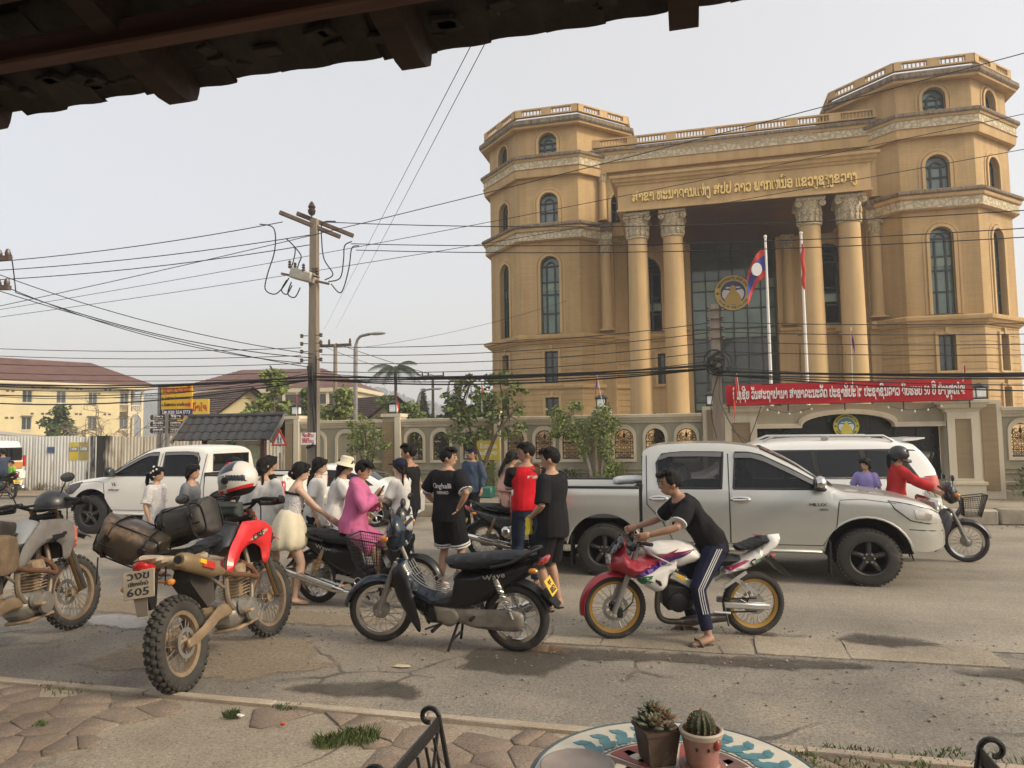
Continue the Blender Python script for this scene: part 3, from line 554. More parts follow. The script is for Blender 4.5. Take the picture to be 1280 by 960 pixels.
def patch(name,poly,z,m,amp=.05,seed=1,amt=.72,edge=.34):
 pl=ragged(poly,amp,.1,seed);mb=MB();mb.inflate(pl,1.,edge,0,.09,p=1.,side=1,plane='xy')
 if(m.name,amt)not in STAINS:STAINS[(m.name,amt)]=stain_mat(m,amt)
 top=[p[2]for p in mb.v];mb.v=[(p[0],p[1],z)for p in mb.v];keep=[f for f in mb.f if max(top[i]for i in f)>1e-6]
 me=bpy.data.meshes.new(name);me.from_pydata(mb.v,[],keep);at=me.attributes.new('inward','FLOAT','POINT');at.data.foreach_set('value',[min(1.,max(0.,t))for t in top]);me.materials.append(STAINS[(m.name,amt)])
 return obj(name,me,kind='structure')
patch('damp_patch',[(-1.9,5.55),(-1.15,5.5),(-.95,5.95),(-.2,6.05),(.5,6.0),(1.25,6.18),(1.9,6.34),(1.1,6.42),(-.3,6.38),(-1.5,6.4),(-2.0,6.1)],.003,M_DAMP,.05,3)
patch('damp_patch',[(-3.1,4.78),(-1.95,4.85),(-1.9,5.12),(-2.3,5.25),(-2.9,5.1)],.0035,M_DAMP,.05,5)
patch('damp_patch',[(1.1,6.95),(1.6,6.75),(2.1,6.9),(2.0,7.2),(1.35,7.25)],.017,M_DAMP,.04,6)
patch('damp_patch',[(1.7,6.3),(2.6,6.0),(3.9,5.75),(4.9,5.85),(4.6,6.15),(3.2,6.25),(2.4,6.48)],.0165,M_DAMP,.06,8)
patch('damp_patch',[(.3,6.9),(.95,6.98),(1.0,7.12),(.2,7.1)],.0172,M_DAMP,.03,9)
patch('puddle',[(-1.5,6.1),(-1.05,6.05),(-.95,6.3),(-1.2,6.4),(-1.55,6.35)],.008,M_WATER,.02,11)
patch('puddle',[(.25,6.12),(.55,6.15),(.6,6.3),(.3,6.32)],.0085,M_WATER,.02,12)
patch('puddle',[(-6.2,6.1),(-5.3,6.0),(-5.2,6.4),(-5.8,6.6),(-6.4,6.5)],.006,mat('muddy_water',(.3,.27,.23),.15),.04,14)
patch('mud_streak',[(-8.5,6.6),(-3.2,6.5),(-2.6,6.9),(-5.5,7.3),(-9,7.4)],.004,M_DIRT,.08,15)
patch('mud_streak',[(-5.2,5.0),(-3.4,4.9),(-2.9,5.5),(-3.6,6.2),(-5,6.1)],.0005,M_DIRT,.1,16)
sheet('earth_verge',ragged([(-13.4,17.0),(-17.2,18.5),(-22,19.3),(-40,20.3),(-80,21),(-80,27),(-12.6,27)],.1,.6,17),.02,M_DIRT)
kp=thing('kerb',None,None);kp['kind']='structure'
rg=random.Random(9);x=-12.2
km=[]
for i in range(4):
 mb=MB();mb.plate(ragged([(0,-.02),(1.96,-.02),(1.96,.27),(0,.27)],.006,.3,i),-.14,.14);mb.v=[(a,b if b<0 else b,c)for a,b,c in mb.v]
 mb=MB();mb.box((.99,0,.14),(1.975,.30,.30),.035);km.append(mb.mesh('kerb_stone',M_KERB))
while x<40:
 o=obj('kerb_stone',km[rg.randrange(4)],kp,(x,15.62+rg.uniform(-.012,.012),rg.uniform(-.012,.01)));x+=1.985
pv=MB();pv.box((14,16.85,.13),(52.2,2.2,.34));pv.build('pavement',M_CONC,kind='structure')
mb=MB()
for i in range(900):
 x=rg.uniform(-12,12);y=15.42-abs(rg.gauss(0,.18));r=rg.uniform(.006,.022)
 mb.ell((x,y,r*.4),(r,r*.8,r*.6),5,3)
for i in range(1500):
 x=rg.uniform(-6,6);y=rg.choice((rg.gauss(6.2,.25),rg.gauss(5.6,.5),rg.gauss(7.1,.1)));r=rg.choice((.004,.006,.009,.013))*rg.uniform(.7,1.3)
 mb.ell((x,max(4.65,y),r*.4),(r,r*.8,r*.6),5,3)
mb.build('gravel',mat('gravel_stone',(.25,.22,.18),.9,var=(30,.4),pos=True),kind='stuff')
sheet('pavement_base',[(-150,-7),(150,-7),(150,4.6),(-150,4.6)],.012,M_CONC)
pav=thing('cafe_pavement',None,None);pav['kind']='structure'
mb=MB();x=-9
while x<6:
 w=rg.uniform(.8,1.3);mb.box((x+w/2,4.545+rg.uniform(-.008,.008),.018),(w-.01,.075,.05),.008);x+=w
mb.build('edging',mat_ground('pale_edging',(.4,.33,.25),(.3,.25,.2),(.5,.44,.35),4,grit=False),pav)
def clip_half(poly,p,n):
 out=[]
 for i in range(len(poly)):
  a,b=poly[i],poly[(i+1)%len(poly)]
  da,db=(a-p).dot(n),(b-p).dot(n)
  if da<=0:out.append(a)
  if(da<0<db)or(db<0<da):out.append(a.lerp(b,da/(da-db)))
 return out
seeds=[]
rg=random.Random(21)
for i in range(46):
 for j in range(15):
  seeds.append(Vector((-8.6+i*.245+(j%2)*.12+rg.uniform(-.2,.2),1.2+j*.235+rg.uniform(-.17,.17))))
for s0 in seeds:
 if not(-6.2<s0.x<1.9 and 2.3<s0.y<4.5):continue
 if((s0.x+2.75)/.95)**2+((s0.y-3.75)/.62)**2<1:continue
 cell=[s0+Vector(d)for d in((-.6,-.6),(.6,-.6),(.6,.6),(-.6,.6))]
 for t in seeds:
  d=t-s0
  if 0<d.length<1.1:cell=clip_half(cell,s0+d/2-d.normalized()*.0035,d.normalized())
 cell=clip_half(cell,Vector((0,4.5)),Vector((0,1)))
 if len(cell)<3:continue
 mb=MB();k=len(cell);c=sum(cell,Vector((0,0)))/k;h=.026+rg.uniform(-.004,.004);hs=[h+rg.uniform(-.002,.002)for _ in cell]
 vs=[(p.x,p.y,0)for p in cell]+[(p.x,p.y,hs[i]-.006)for i,p in enumerate(cell)]+[(c.x+(p.x-c.x)*.93,c.y+(p.y-c.y)*.93,hs[i])for i,p in enumerate(cell)]
 fs=[(i,(i+1)%k,k+(i+1)%k,k+i)for i in range(k)]+[(k+i,k+(i+1)%k,2*k+(i+1)%k,2*k+i)for i in range(k)]+[tuple(range(2*k,3*k))]
 mb.add(vs,fs);mb.build('stone',M_STONE,pav,60)
def tuft(mb,x,y,z,n,r,h,rg):
 for i in range(n):
  a=rg.uniform(0,6.28);d=r*sqrt(rg.random());bx,by=x+d*cos(a),y+d*sin(a)*.7
  hh=h*rg.uniform(.4,1);b=rg.uniform(0,6.28);lx,ly=cos(b)*hh*.6,sin(b)*hh*.6;w=.004
  mb.add([(bx-w,by,z),(bx+w,by,z),(bx+lx*.4+w,by+ly*.4,z+hh*.6),(bx+lx*.4-w,by+ly*.4,z+hh*.6),(bx+lx,by+ly,z+hh)],[(0,1,2,3),(3,2,4)])
mb=MB()
for x,y,n,r,h in((-2.2,4.05,90,.1,.09),(-2.05,4.15,120,.14,.1),(-3.05,4.3,60,.06,.07),(-2.75,4.5,30,.08,.05),(-4.2,3.9,20,.05,.06),(.85,4.42,140,.35,.05),(1.5,4.46,160,.4,.06),(.45,4.4,60,.2,.05),(-4.6,4.5,40,.2,.05)):
 tuft(mb,x,y,.02,n*2,r,h*.8,rg)
mb.build('grass',M_GRASS,kind='stuff')
mb=MB();mb.plate([(-.012,-.01),(.012,-.012),(.014,.008),(0,.012),(-.013,.008)],.03,.042,plane='xy')
o=mb.build('bottle_cap',mat('red_plastic',(.5,.03,.03),.4));o.location=(-2.62,4.23,0);tag(o,'small red bottle cap lying on the cafe paving','bottle cap')
mb=MB();mb.plate([(-.04,-.012),(.03,-.016),(.045,.006),(-.01,.018),(-.045,.01)],.028,.036,plane='xy')
o=mb.build('paper_scrap',mat('white_paper',(.75,.73,.7),.8));o.location=(-3.0,4.3,.004);tag(o,'crumpled white paper scrap on the paving edge','litter')
mb=MB();mb.inflate([(-.07,-.03),(.02,-.04),(.09,-.01),(.05,.03),(-.05,.035)],.006,.03,0,.02,plane='xy')
o=mb.build('dry_leaf',mat('dry_leaf',(.5,.42,.3),.8));o.location=(-2.35,5.55,.008);tag(o,'pale dry leaf on the road below the dark blue motorcycle','leaf')
# ------------------------------------------------------------------ the bank building
def shade_mat(name,c,rough=.75,tile=True,streaks=.42):
 m=bpy.data.materials.new(name);m.use_nodes=True;nt=m.node_tree;N=nt.nodes.new;L=nt.links.new
 b=nt.nodes['Principled BSDF'];b.inputs['Roughness'].default_value=rough;b.inputs['Specular IOR Level'].default_value=.3
 pos=N('ShaderNodeNewGeometry').outputs['Position']
 def noise(s,st):
  mp=N('ShaderNodeMapping');mp.inputs['Scale'].default_value=st;L(pos,mp.inputs[0])
  n=N('ShaderNodeTexNoise');n.inputs['Scale'].default_value=s;n.inputs['Detail'].default_value=6;n.inputs['Roughness'].default_value=.65;L(mp.outputs[0],n.inputs[0]);return n.outputs[0]
 def ramp(f,p0,c0,p1,c1):
  r=N('ShaderNodeValToRGB');L(f,r.inputs[0]);e=r.color_ramp.elements
  e[0].position=p0;e[1].position=p1;e[0].color=(*c0,1);e[1].color=(*c1,1);return r.outputs[0]
 a=ramp(noise(.5,(1,1,.6)),.3,tuple(x*.86 for x in c),.7,tuple(min(1,x*1.1)for x in c))
 def mul(a,f,k):
  x=N('ShaderNodeMixRGB');x.blend_type='MULTIPLY';x.inputs[0].default_value=k;L(a,x.inputs[1]);L(f,x.inputs[2]);return x.outputs[0]
 a=mul(a,ramp(noise(1.3,(1.6,1.6,.07)),.36,(.66,.62,.56),.56,(1,1,1)),streaks)
 if tile:
  sp=N('ShaderNodeSeparateXYZ');L(pos,sp.inputs[0]);w=N('ShaderNodeMath');w.operation='MULTIPLY';w.inputs[1].default_value=7.0;L(sp.outputs[2],w.inputs[0])
  fr=N('ShaderNodeMath');fr.operation='FRACT';L(w.outputs[0],fr.inputs[0])
  a=mul(a,ramp(fr.outputs[0],.0,(.8,.78,.74),.14,(1,1,1)),.55)
  a=mul(a,ramp(noise(3.,(.5,.5,6.)),.3,(.82,.8,.78),.7,(1.08,1.08,1.08)),.6)
 L(a,b.inputs['Base Color']);return m
OCHRE=(.495,.345,.17)
M_OCH=shade_mat('ochre_tile',OCHRE);M_OCHP=shade_mat('ochre_moulding',(.525,.365,.18),tile=False)
M_CAP=mat('weathered_coping',(.2,.15,.095),.85,var=(2.5,.6),pos=True,dirt=((.045,.04,.035),3.2,.5),stretch=(3,3,.8))
def carved(name,c,sc):
 m=mat(name,c,.85);nt=m.node_tree;N=nt.nodes.new;L=nt.links.new;b=nt.nodes['Principled BSDF']
 pos=N('ShaderNodeNewGeometry').outputs['Position'];v=N('ShaderNodeTexVoronoi');v.inputs['Scale'].default_value=sc;v.feature='DISTANCE_TO_EDGE'
 n=N('ShaderNodeTexNoise');n.inputs['Scale'].default_value=sc*.8;n.inputs['Detail'].default_value=2;L(pos,n.inputs[0])
 mx=N('ShaderNodeMixRGB');mx.inputs[0].default_value=.22;L(pos,mx.inputs[1]);L(n.outputs['Color'],mx.inputs[2]);L(mx.outputs[0],v.inputs[0])
 r=N('ShaderNodeValToRGB');L(v.outputs[0],r.inputs[0]);e=r.color_ramp.elements
 e[0].position=.03;e[0].color=(c[0]*.66,c[1]*.63,c[2]*.56,1);e[1].position=.2;e[1].color=(*c,1);L(r.outputs[0],b.inputs['Base Color'])
 bp=N('ShaderNodeBump');bp.inputs['Distance'].default_value=.06;L(v.outputs[0],bp.inputs['Height']);L(bp.outputs[0],b.inputs['Normal']);return m
M_FRZ=carved('carved_frieze',(.56,.49,.35),4.6);M_CAPIT=carved('carved_capital',(.56,.48,.33),8)
M_FRAME=mat('dark_frame',(.018,.026,.028),.4)
M_GLASS=mat('bank_glass',(.11,.19,.145),.08,spec=.9,var=(.8,.4),pos=True)  # base colour raised to stand in for sky reflected in the panes
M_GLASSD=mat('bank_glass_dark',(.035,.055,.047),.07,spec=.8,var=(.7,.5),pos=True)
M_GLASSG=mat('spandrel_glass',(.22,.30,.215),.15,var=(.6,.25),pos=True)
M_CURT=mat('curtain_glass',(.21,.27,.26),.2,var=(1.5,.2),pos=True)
XC,YT=2.56,37.7
bank=thing('bank_building','ochre five storey bank with two octagonal corner towers and a columned portico','building',(XC,38.7,.4))
bank_loc=Vector((XC,38.7,.4))
def lz(z,o=0.):return 1.9+(z-1.9)*(YT-o)/YT-.4
def B(x,y):return(x-XC,y-38.7)
def octagon(cx,cy,ap,n=8):
 R=ap/cos(pi/8);return[(cx+R*sin(pi/8+k*pi/4),cy+R*cos(pi/8+k*pi/4))for k in range(8)][::-1]
AP=3.98
TW=[B(-7.17,YT+AP),B(12.02,YT+AP)]
def sill(z):return z
windows_done=0
def window(parent,w,z0,z1,loc,ang,kind,pane_tone=0):
 """frame and panes in a plane facing -y; kind arch_long / arch / rect / dome"""
 mb=MB();n=node('window',parent,loc,(0,0,ang));h=w/2;fr=.045
 if kind=='rect':
  ol=rect(-h,h,z0,z1);il=[rect(-h+.06,-.03,z0+.06,(z0+z1)/2-.02),rect(-h+.06,-.03,(z0+z1)/2+.03,z1-.06),rect(.03,h-.06,z0+.06,z1-.06)]
  mb.plate(ol,-.05,.03,il)
 else:
  k=h*.52;r=h-fr
  mb.plate(arch(-h,h,z0,z1),-.05,.03,[arch(-h+fr,h-fr,z0+fr,z1-fr)])
  zt=z1-h
  mb.plate(arch(-k,k,z0+fr,zt+k),-.045,.02,[arch(-k+.08,k-.08,z0+fr+.01,zt+k-.08)])
  zs=[zt]if kind=='arch' else[zt,zt-w*.85]
  zs+=[z0+(zt-z0)*f for f in((.55,)if kind=='arch' else(.3,.58))]
  for z in zs:mb.box((0,-.012,z),(2*h-.06,.05,.075))
 mb.build('frame',M_FRAME,n)
 gm=MB()
 if kind=='rect':
  gm.box((-h/2,.05,(z0+z1)/2),(h,.02,z1-z0));gm.build('pane',M_GLASSD if not pane_tone else M_GLASS,n)
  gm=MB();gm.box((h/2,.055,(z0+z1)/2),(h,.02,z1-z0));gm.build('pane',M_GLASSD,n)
 else:
  gm.plate(arch(-h,h,z0,z1),.05,.06);gm.build('pane',M_CURT if pane_tone==2 else(M_GLASS if pane_tone else M_GLASSD),n)  # picks curtained
  if kind=='arch_long':
   gm=MB();gm.box((0,.035,zt-w*.85-.24),(w-.1,.02,.42));gm.build('spandrel',M_GLASSG,n)
 return n
def surround(mb,w,z0,z1,rect_=False,d=.09,t=.14):
 h=w/2
 if rect_:
  mb.plate(rect(-h-t,h+t,z0-.08,z1+t),-d,.05,[rect(-h,h,z0,z1)])
  mb.box((0,-d/2-.02,z1+t+.04),(.16,d+.06,.3));mb.box((0,-d/2-.04,z0-.12),(w+.5,d+.12,.09))
 else:
  mb.plate(arch(-h-t,h+t,z0,z1+t),-d,.05,[arch(-h,h,z0-.001,z1)])
  mb.plate(arch(-h-t-.16,h+t+.16,z0,z1+t+.16),-d*.35,.05,[arch(-h-t-.06,h+t+.06,z0-.001,z1+t+.06)])
def course_profile(z0,z1,step=.33):
 p=[];z=z0
 while z<z1-.05:
  t=min(z+step,z1);p+=[(z+.001,0),(t-.04,0),(t-.039,-.03),(t-.001,-.03)];z=t
 return p
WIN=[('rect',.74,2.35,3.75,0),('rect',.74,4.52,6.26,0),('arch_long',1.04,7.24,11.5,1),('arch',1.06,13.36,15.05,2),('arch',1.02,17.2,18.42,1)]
def tower(cx,cy,side):
 t=node('tower',bank,(cx,cy,0))
 o8=octagon(0,0,AP)
 wall=MB()
 prof=[(lz(.3),0)]+course_profile(lz(.3),lz(6.7))+[(lz(6.75),0),(lz(18.8),0)]
 sweep(wall,o8,prof,True)
 cutm=MB();sur=MB()
 faces=[0,side*pi/4]
 for a in faces:
  R=Matrix.Rotation(a,4,'Z')@Matrix.Translation((0,-AP,0))
  for kind,w,z0,z1,pane_tone in WIN:
   cutm.M=R
   sh=rect(-w/2,w/2,lz(z0),lz(z1))if kind=='rect' else arch(-w/2,w/2,lz(z0),lz(z1))
   cutm.plate(sh,-.4,.32);sur=MB();sur.M=R;surround(sur,w,lz(z0),lz(z1),kind=='rect');sur.build('window_surround',M_OCHP,t)
 obj('wall',cut(wall,[M_OCH],cutm),t)
 for a in faces:
  for kind,w,z0,z1,pane_tone in WIN:
   d=AP-.26
   window(t,w,lz(z0),lz(z1),(d*sin(a),-d*cos(a),0),a,kind,pane_tone)
 def band(name,m,pr):
  mb=MB();sweep(mb,o8,[(lz(z,o),o)for z,o in pr],True);mb.build(name,m,t,30)
 band('string_course',M_OCHP,[(4.2,-.05),(4.2,.08),(4.28,.14),(4.40,.14),(4.44,.1),(4.46,-.05)])
 band('ledge',M_OCHP,[(6.68,-.05),(6.70,.1),(6.78,.12),(6.82,.24),(6.94,.26),(6.98,.42),(7.10,.46),(7.17,.46),(7.2,.3),(7.2,-.05)])
 for z in(0,1):
  if z==0:
   band('moulding',M_OCHP,[(12.33,-.05),(12.36,.2),(12.44,.3),(12.45,-.05)])
   band('frieze',M_FRZ,[(12.455,-.05),(12.455,.3),(12.93,.3),(12.93,-.05)])
   band('cornice',M_OCHP,[(12.94,-.05),(12.94,.36),(13.0,.4),(13.16,.42),(13.16,-.05)])
   band('coping',M_CAP,[(13.165,-.05),(13.17,.47),(13.24,.52),(13.36,.5),(13.4,.3),(13.4,-.05)])
  else:
   band('fascia',M_OCHP,[(15.95,-.05),(16.02,.3),(16.2,.34),(16.44,.36),(16.49,.42),(16.5,-.05)])
   band('frieze',M_FRZ,[(16.505,-.05),(16.505,.36),(16.92,.36),(16.92,-.05)])
   band('cornice',M_OCHP,[(16.93,-.05),(16.93,.4),(17.0,.44),(17.07,.46),(17.07,-.05)])
   band('coping',M_CAP,[(17.075,-.05),(17.08,.5),(17.16,.54),(17.28,.52),(17.31,.3),(17.31,-.05)])
 band('cornice',M_OCHP,[(18.7,-.05),(18.74,.2),(18.85,.46),(18.98,.5),(18.98,-.05)])
 band('coping',M_CAP,[(18.985,-.05),(18.99,.54),(19.1,.6),(19.3,.58),(19.34,.3),(19.34,-.05)])
 ap=AP+.22;o=octagon(0,0,ap);mb=MB();bl=MB();zb,zt=lz(19.34),lz(19.78)
 for i in range(8):
  a,b=Vector(o[i]),Vector(o[(i+1)%8]);d=b-a;u=d.normalized();L=d.length
  def at(f):p=a+u*f;return(p.x,p.y)
  for z,h in((zb+.035,.07),(zt-.04,.08)):mb.bar((*at(0),z),(*at(L),z),.2,h)
  for f0,f1 in((0,.35),(L/2-.28,L/2+.28),(L-.35,L)):mb.bar((*at(f0),(zb+zt)/2),(*at(f1),(zb+zt)/2),.19,zt-zb-.02)
  for f0,f1 in((.35,L/2-.28),(L/2+.28,L-.35)):
   for k in range(6):
    f=f0+(f1-f0)*(k+.5)/6;p=at(f);bl.tube([(*p,zb+.06),(*p,zt-.07)],.035,6)
 mb.build('parapet',M_OCHP,t);bl.build('balusters',M_OCHP,t,kind='stuff')
 rf=MB();rf.plate(octagon(0,0,AP-.1),lz(18.9),lz(19.0),plane='xy');rf.build('roof',M_CAP,t)
tower(*TW[0],-1);tower(*TW[1],1)
mb=MB();f1,f2=0.0,2.0
XL,XR=-7.2,7.2;SX=6.38
core=MB()
core.plate([(-7.6,0),(-SX,0),(-SX,2.0),(-2.28,2.0),(-2.28,2.5),(2.28,2.5),(2.28,2.0),(SX,2.0),(SX,0),(7.6,0),(7.6,16),(-7.6,16)],-.1,lz(12.6),plane='xy')
cutm=MB();sur=MB();spots=[]
for sx in(-1,1):
 for kind,w,z0,z1,pane_tone in(('arch_long',2.0,7.5,11.85,0),('arch',2.0,.9,3.0,0)):
  spots.append((sx*4.9,2.0,kind,w,lz(z0),lz(z1),pane_tone))
 for x in(3.85,5.75):spots.append((sx*x,2.0,'rect',.72,lz(4.5),lz(6.2),0))
for x,y,kind,w,z0,z1,pane_tone in spots:
 cutm.M=Matrix.Translation((x,y,0));sur=MB();sur.M=cutm.M
 cutm.plate(rect(-w/2,w/2,z0,z1)if kind=='rect' else arch(-w/2,w/2,z0,z1,14),-.5,.35);surround(sur,w,z0,z1,kind=='rect');sur.build('window_surround',M_OCHP,bank)
obj('wall',cut(core,[M_OCH],cutm),bank)
for x,y,kind,w,z0,z1,pane_tone in spots:window(bank,w,z0,z1,(x,y+.3,0),0,kind,pane_tone)
up=MB();up.box((0,8,(lz(12.6)+lz(16.5))/2),(15.2,16,lz(16.5)-lz(12.6)))
cutm=MB();sur=MB()
for sx in(-1,1):
 cutm.M=Matrix.Translation((sx*5.9,0,0));sur=MB();sur.M=cutm.M
 cutm.plate(arch(-.53,.53,lz(13.36),lz(15.05)),-.4,.3);surround(sur,1.06,lz(13.36),lz(15.05));sur.build('window_surround',M_OCHP,bank)
obj('upper_wall',cut(up,[M_OCH],cutm),bank)
for sx in(-1,1):window(bank,1.06,lz(13.36),lz(15.05),(sx*5.9,.25,0),0,'arch',2)
def run(name,m,pr,x0=-7.7,x1=7.7,y=0.):
 mb=MB();sweep(mb,[(x0,y),(x1,y)],[(lz(z,o),o)for z,o in pr]);mb.build(name,m,bank,30)
for x0,x1 in((-7.7,-SX),(SX,7.7)):
 run('ledge',M_OCHP,[(6.72,-.05),(6.74,.1),(6.82,.24),(6.98,.26),(7.02,.42),(7.2,.46),(7.24,-.05)],x0,x1)
 run('moulding',M_OCHP,[(12.33,-.05),(12.36,.2),(12.44,.3),(12.45,-.05)],x0,x1)
 run('frieze',M_FRZ,[(12.455,-.05),(12.455,.3),(12.93,.3),(12.93,-.05)],x0,x1)
 run('coping',M_CAP,[(12.94,-.05),(12.95,.45),(13.3,.52),(13.4,.3),(13.4,-.05)],x0,x1)
for x0,x1 in((-SX+.002,-2.3),(2.3,SX-.002)):
 run('ledge',M_OCHP,[(6.9,-.05),(6.92,.1),(7.0,.2),(7.16,.22),(7.2,.36),(7.36,.4),(7.4,-.05)],x0,x1,2.0)
run('fascia',M_OCHP,[(16.15,-.05),(16.22,.3),(16.4,.34),(16.7,.36),(16.76,.42),(16.77,-.05)])
run('frieze',M_FRZ,[(16.78,-.05),(16.78,.36),(17.2,.36),(17.2,-.05)])
run('cornice',M_OCHP,[(17.21,-.05),(17.21,.4),(17.28,.44),(17.36,.46),(17.36,-.05)])
run('coping',M_CAP,[(17.365,-.05),(17.37,.5),(17.45,.54),(17.55,.52),(17.58,.3),(17.58,-.05)])
mb=MB();bl=MB();zb,zt=lz(17.56),lz(18.02);x=-7.2;seg=14.4/7
for z,h in((zb+.035,.07),(zt-.04,.08)):mb.box((0,-.2,z),(14.6,.2,h))
for i in range(8):mb.box((-7.2+i*seg,-.2,(zb+zt)/2),(.56,.18,zt-zb-.02))
for i in range(7):
 for k in range(9):
  x=-7.2+i*seg+.3+(seg-.6)*(k+.5)/9;bl.tube([(x,-.2,zb+.06),(x,-.2,zt-.07)],.04,6)
mb.build('parapet',M_OCHP,bank);bl.build('balusters',M_OCHP,bank,kind='stuff')
mb=MB();PX0,PX1=-5.6,5.58;YF=33.8-38.7
mb.box(((PX0+PX1)/2,YF/2-.02,(12.05+13.25)/2+.02),(PX1-PX0,-YF-.05,1.2));mb.build('beam',M_OCHP,bank)
path=[(PX0,-.35),(PX0,YF),(PX1,YF),(PX1,-.35)][::1]
mb=MB();sweep(mb,path,[(13.27,-.3),(13.27,.06),(13.36,.1),(13.4,.2),(13.52,.24),(13.56,.34),(13.68,.36),(13.7,-.3)]);mb.build('cornice',M_OCHP,bank,30)
mb=MB();sweep(mb,path,[(12.0,-.2),(12.0,.05),(12.1,.05),(12.12,-.2)]);mb.build('moulding',M_OCHP,bank,30)
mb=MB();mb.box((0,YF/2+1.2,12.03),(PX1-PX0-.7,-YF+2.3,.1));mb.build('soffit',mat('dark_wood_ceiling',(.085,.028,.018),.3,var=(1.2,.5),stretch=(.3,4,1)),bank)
mb=MB();mb.box((0,-.8,13.66),(PX1-PX0-.4,-YF-.4,.06));mb.build('roof',M_CAP,bank)
sign=MB();text(sign,'ສາຂາ ທະນາຄານແຫ່ງ ສປປ ລາວ ພາກເໜືອ ແຂວງຊຽງຂວາງ',9.9,.42,.09)
sign.v=[(x+.05,y+YF-.012,z+12.42)for x,y,z in sign.v]
sign.build('lettering',mat('gold_letters',(.78,.56,.2),.35,.5),bank,20)
def column(x,y,r0,r1,z0,z1,cap=True):
 c=node('column',bank,(x,y,0))
 mb=MB();n=28;H=z1-z0;pr=[]
 for i in range(13):
  f=i/12;pr.append((r0+(r1-r0)*(f**1.5),z0+.35*r0+f*(H-2.3*r0-.35*r0)))
 mb.lathe(pr,(0,0,0),'z',n);mb.build('shaft',M_OCHP,c)
 mb=MB();mb.lathe([(r0*1.3,z0),(r0*1.32,z0+.12*r0),(r0*1.14,z0+.2*r0),(r0*1.02,z0+.37*r0)],(0,0,0),'z',n);mb.box((0,0,z0-.12*r0),(r0*2.7,r0*2.7,.25*r0),.02);mb.build('base',M_OCHP,c)
 zt=z1-2.3*r0;mb=MB()
 mb.lathe([(r1,zt-.01),(r1*1.14,zt+.04*r0),(r1*1.14,zt+.14*r0),(r1*1.02,zt+.2*r0),(r1*1.06,zt+.9*r0),(r1*1.16,zt+1.5*r0),(r1*1.3,zt+1.95*r0)],(0,0,0),'z',n)
 for a in range(12):
  t=a*pi/6;ca,sa=cos(t),sin(t)
  for zz,rr,s in((.45,1.1,1.),(1.05,1.14,.9)):
   q=zt+zz*r0;mb.ell((ca*r1*rr,sa*r1*rr,q),(.13*r0*s,.17*r0*s,.34*r0),6,5,Matrix.Rotation(t,3,'Z'))
 for sx in(-1,1):
  for sy in(-1,1):mb.ring((sx*r1*1.12,sy*r1*1.12,zt+1.72*r0),.19*r0,.1*r0,'y',10,6);mb.ell((sx*r1*1.12,sy*r1*1.12,zt+1.72*r0),(.14*r0,.2*r0,.14*r0),8,6)
 mb.box((0,0,zt+2.12*r0),(r1*2.75,r1*2.75,.32*r0),.04);mb.build('capital',M_CAPIT,c,60)
for x in(-4.76,-3.08,3.08,4.76):column(x,34.6-38.7,.55,.46,.15,12.02)
for sx in(-1,1):
 column(sx*6.75,-.12,.3,.26,lz(7.4),lz(12.3));column(sx*2.85,1.85,.3,.26,lz(7.5),11.98);column(sx*6.85,-.1,.2,.18,lz(13.5),lz(16.1))
 mb=MB();mb.box((sx*2.75,2.0,6),(.95,.3,11.9));mb.build('pilaster',M_OCHP,bank)
gw=node('glass_wall',bank,(0,2.42,0));mb=MB();cw=4.4/6
rows=[1.2,2.55,3.0,4.1,5.6,6.55,7.1,8.2,9.25,9.85,11.0,12.0]
for i in range(7):mb.box((-2.2+i*cw,0,6.3),(.07,.12,11.4))
for z in rows:mb.box((0,-.004,z),(4.4,.11,.07))
mb.build('mullions',M_FRAME,gw)
pm={}
rg=random.Random(3)
for j in range(len(rows)-1):
 z0,z1=rows[j],rows[j+1];sp=j in(1,5,8)
 for i in range(6):
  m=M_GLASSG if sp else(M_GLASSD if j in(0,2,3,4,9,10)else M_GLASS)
  q=MB();q.box((0,0,0),(cw-.05,.03,z1-z0-.05),0,Matrix.Rotation(rg.uniform(-.004,.004),3,'Z'));o=q.build('pane',m,gw);o.location=(-2.2+(i+.5)*cw,.02,(z0+z1)/2)
M_GOLD=mat('emblem_gold',(.72,.54,.14),.4,var=(3,.2));M_YEL=mat('emblem_yellow',(.72,.62,.08),.45)
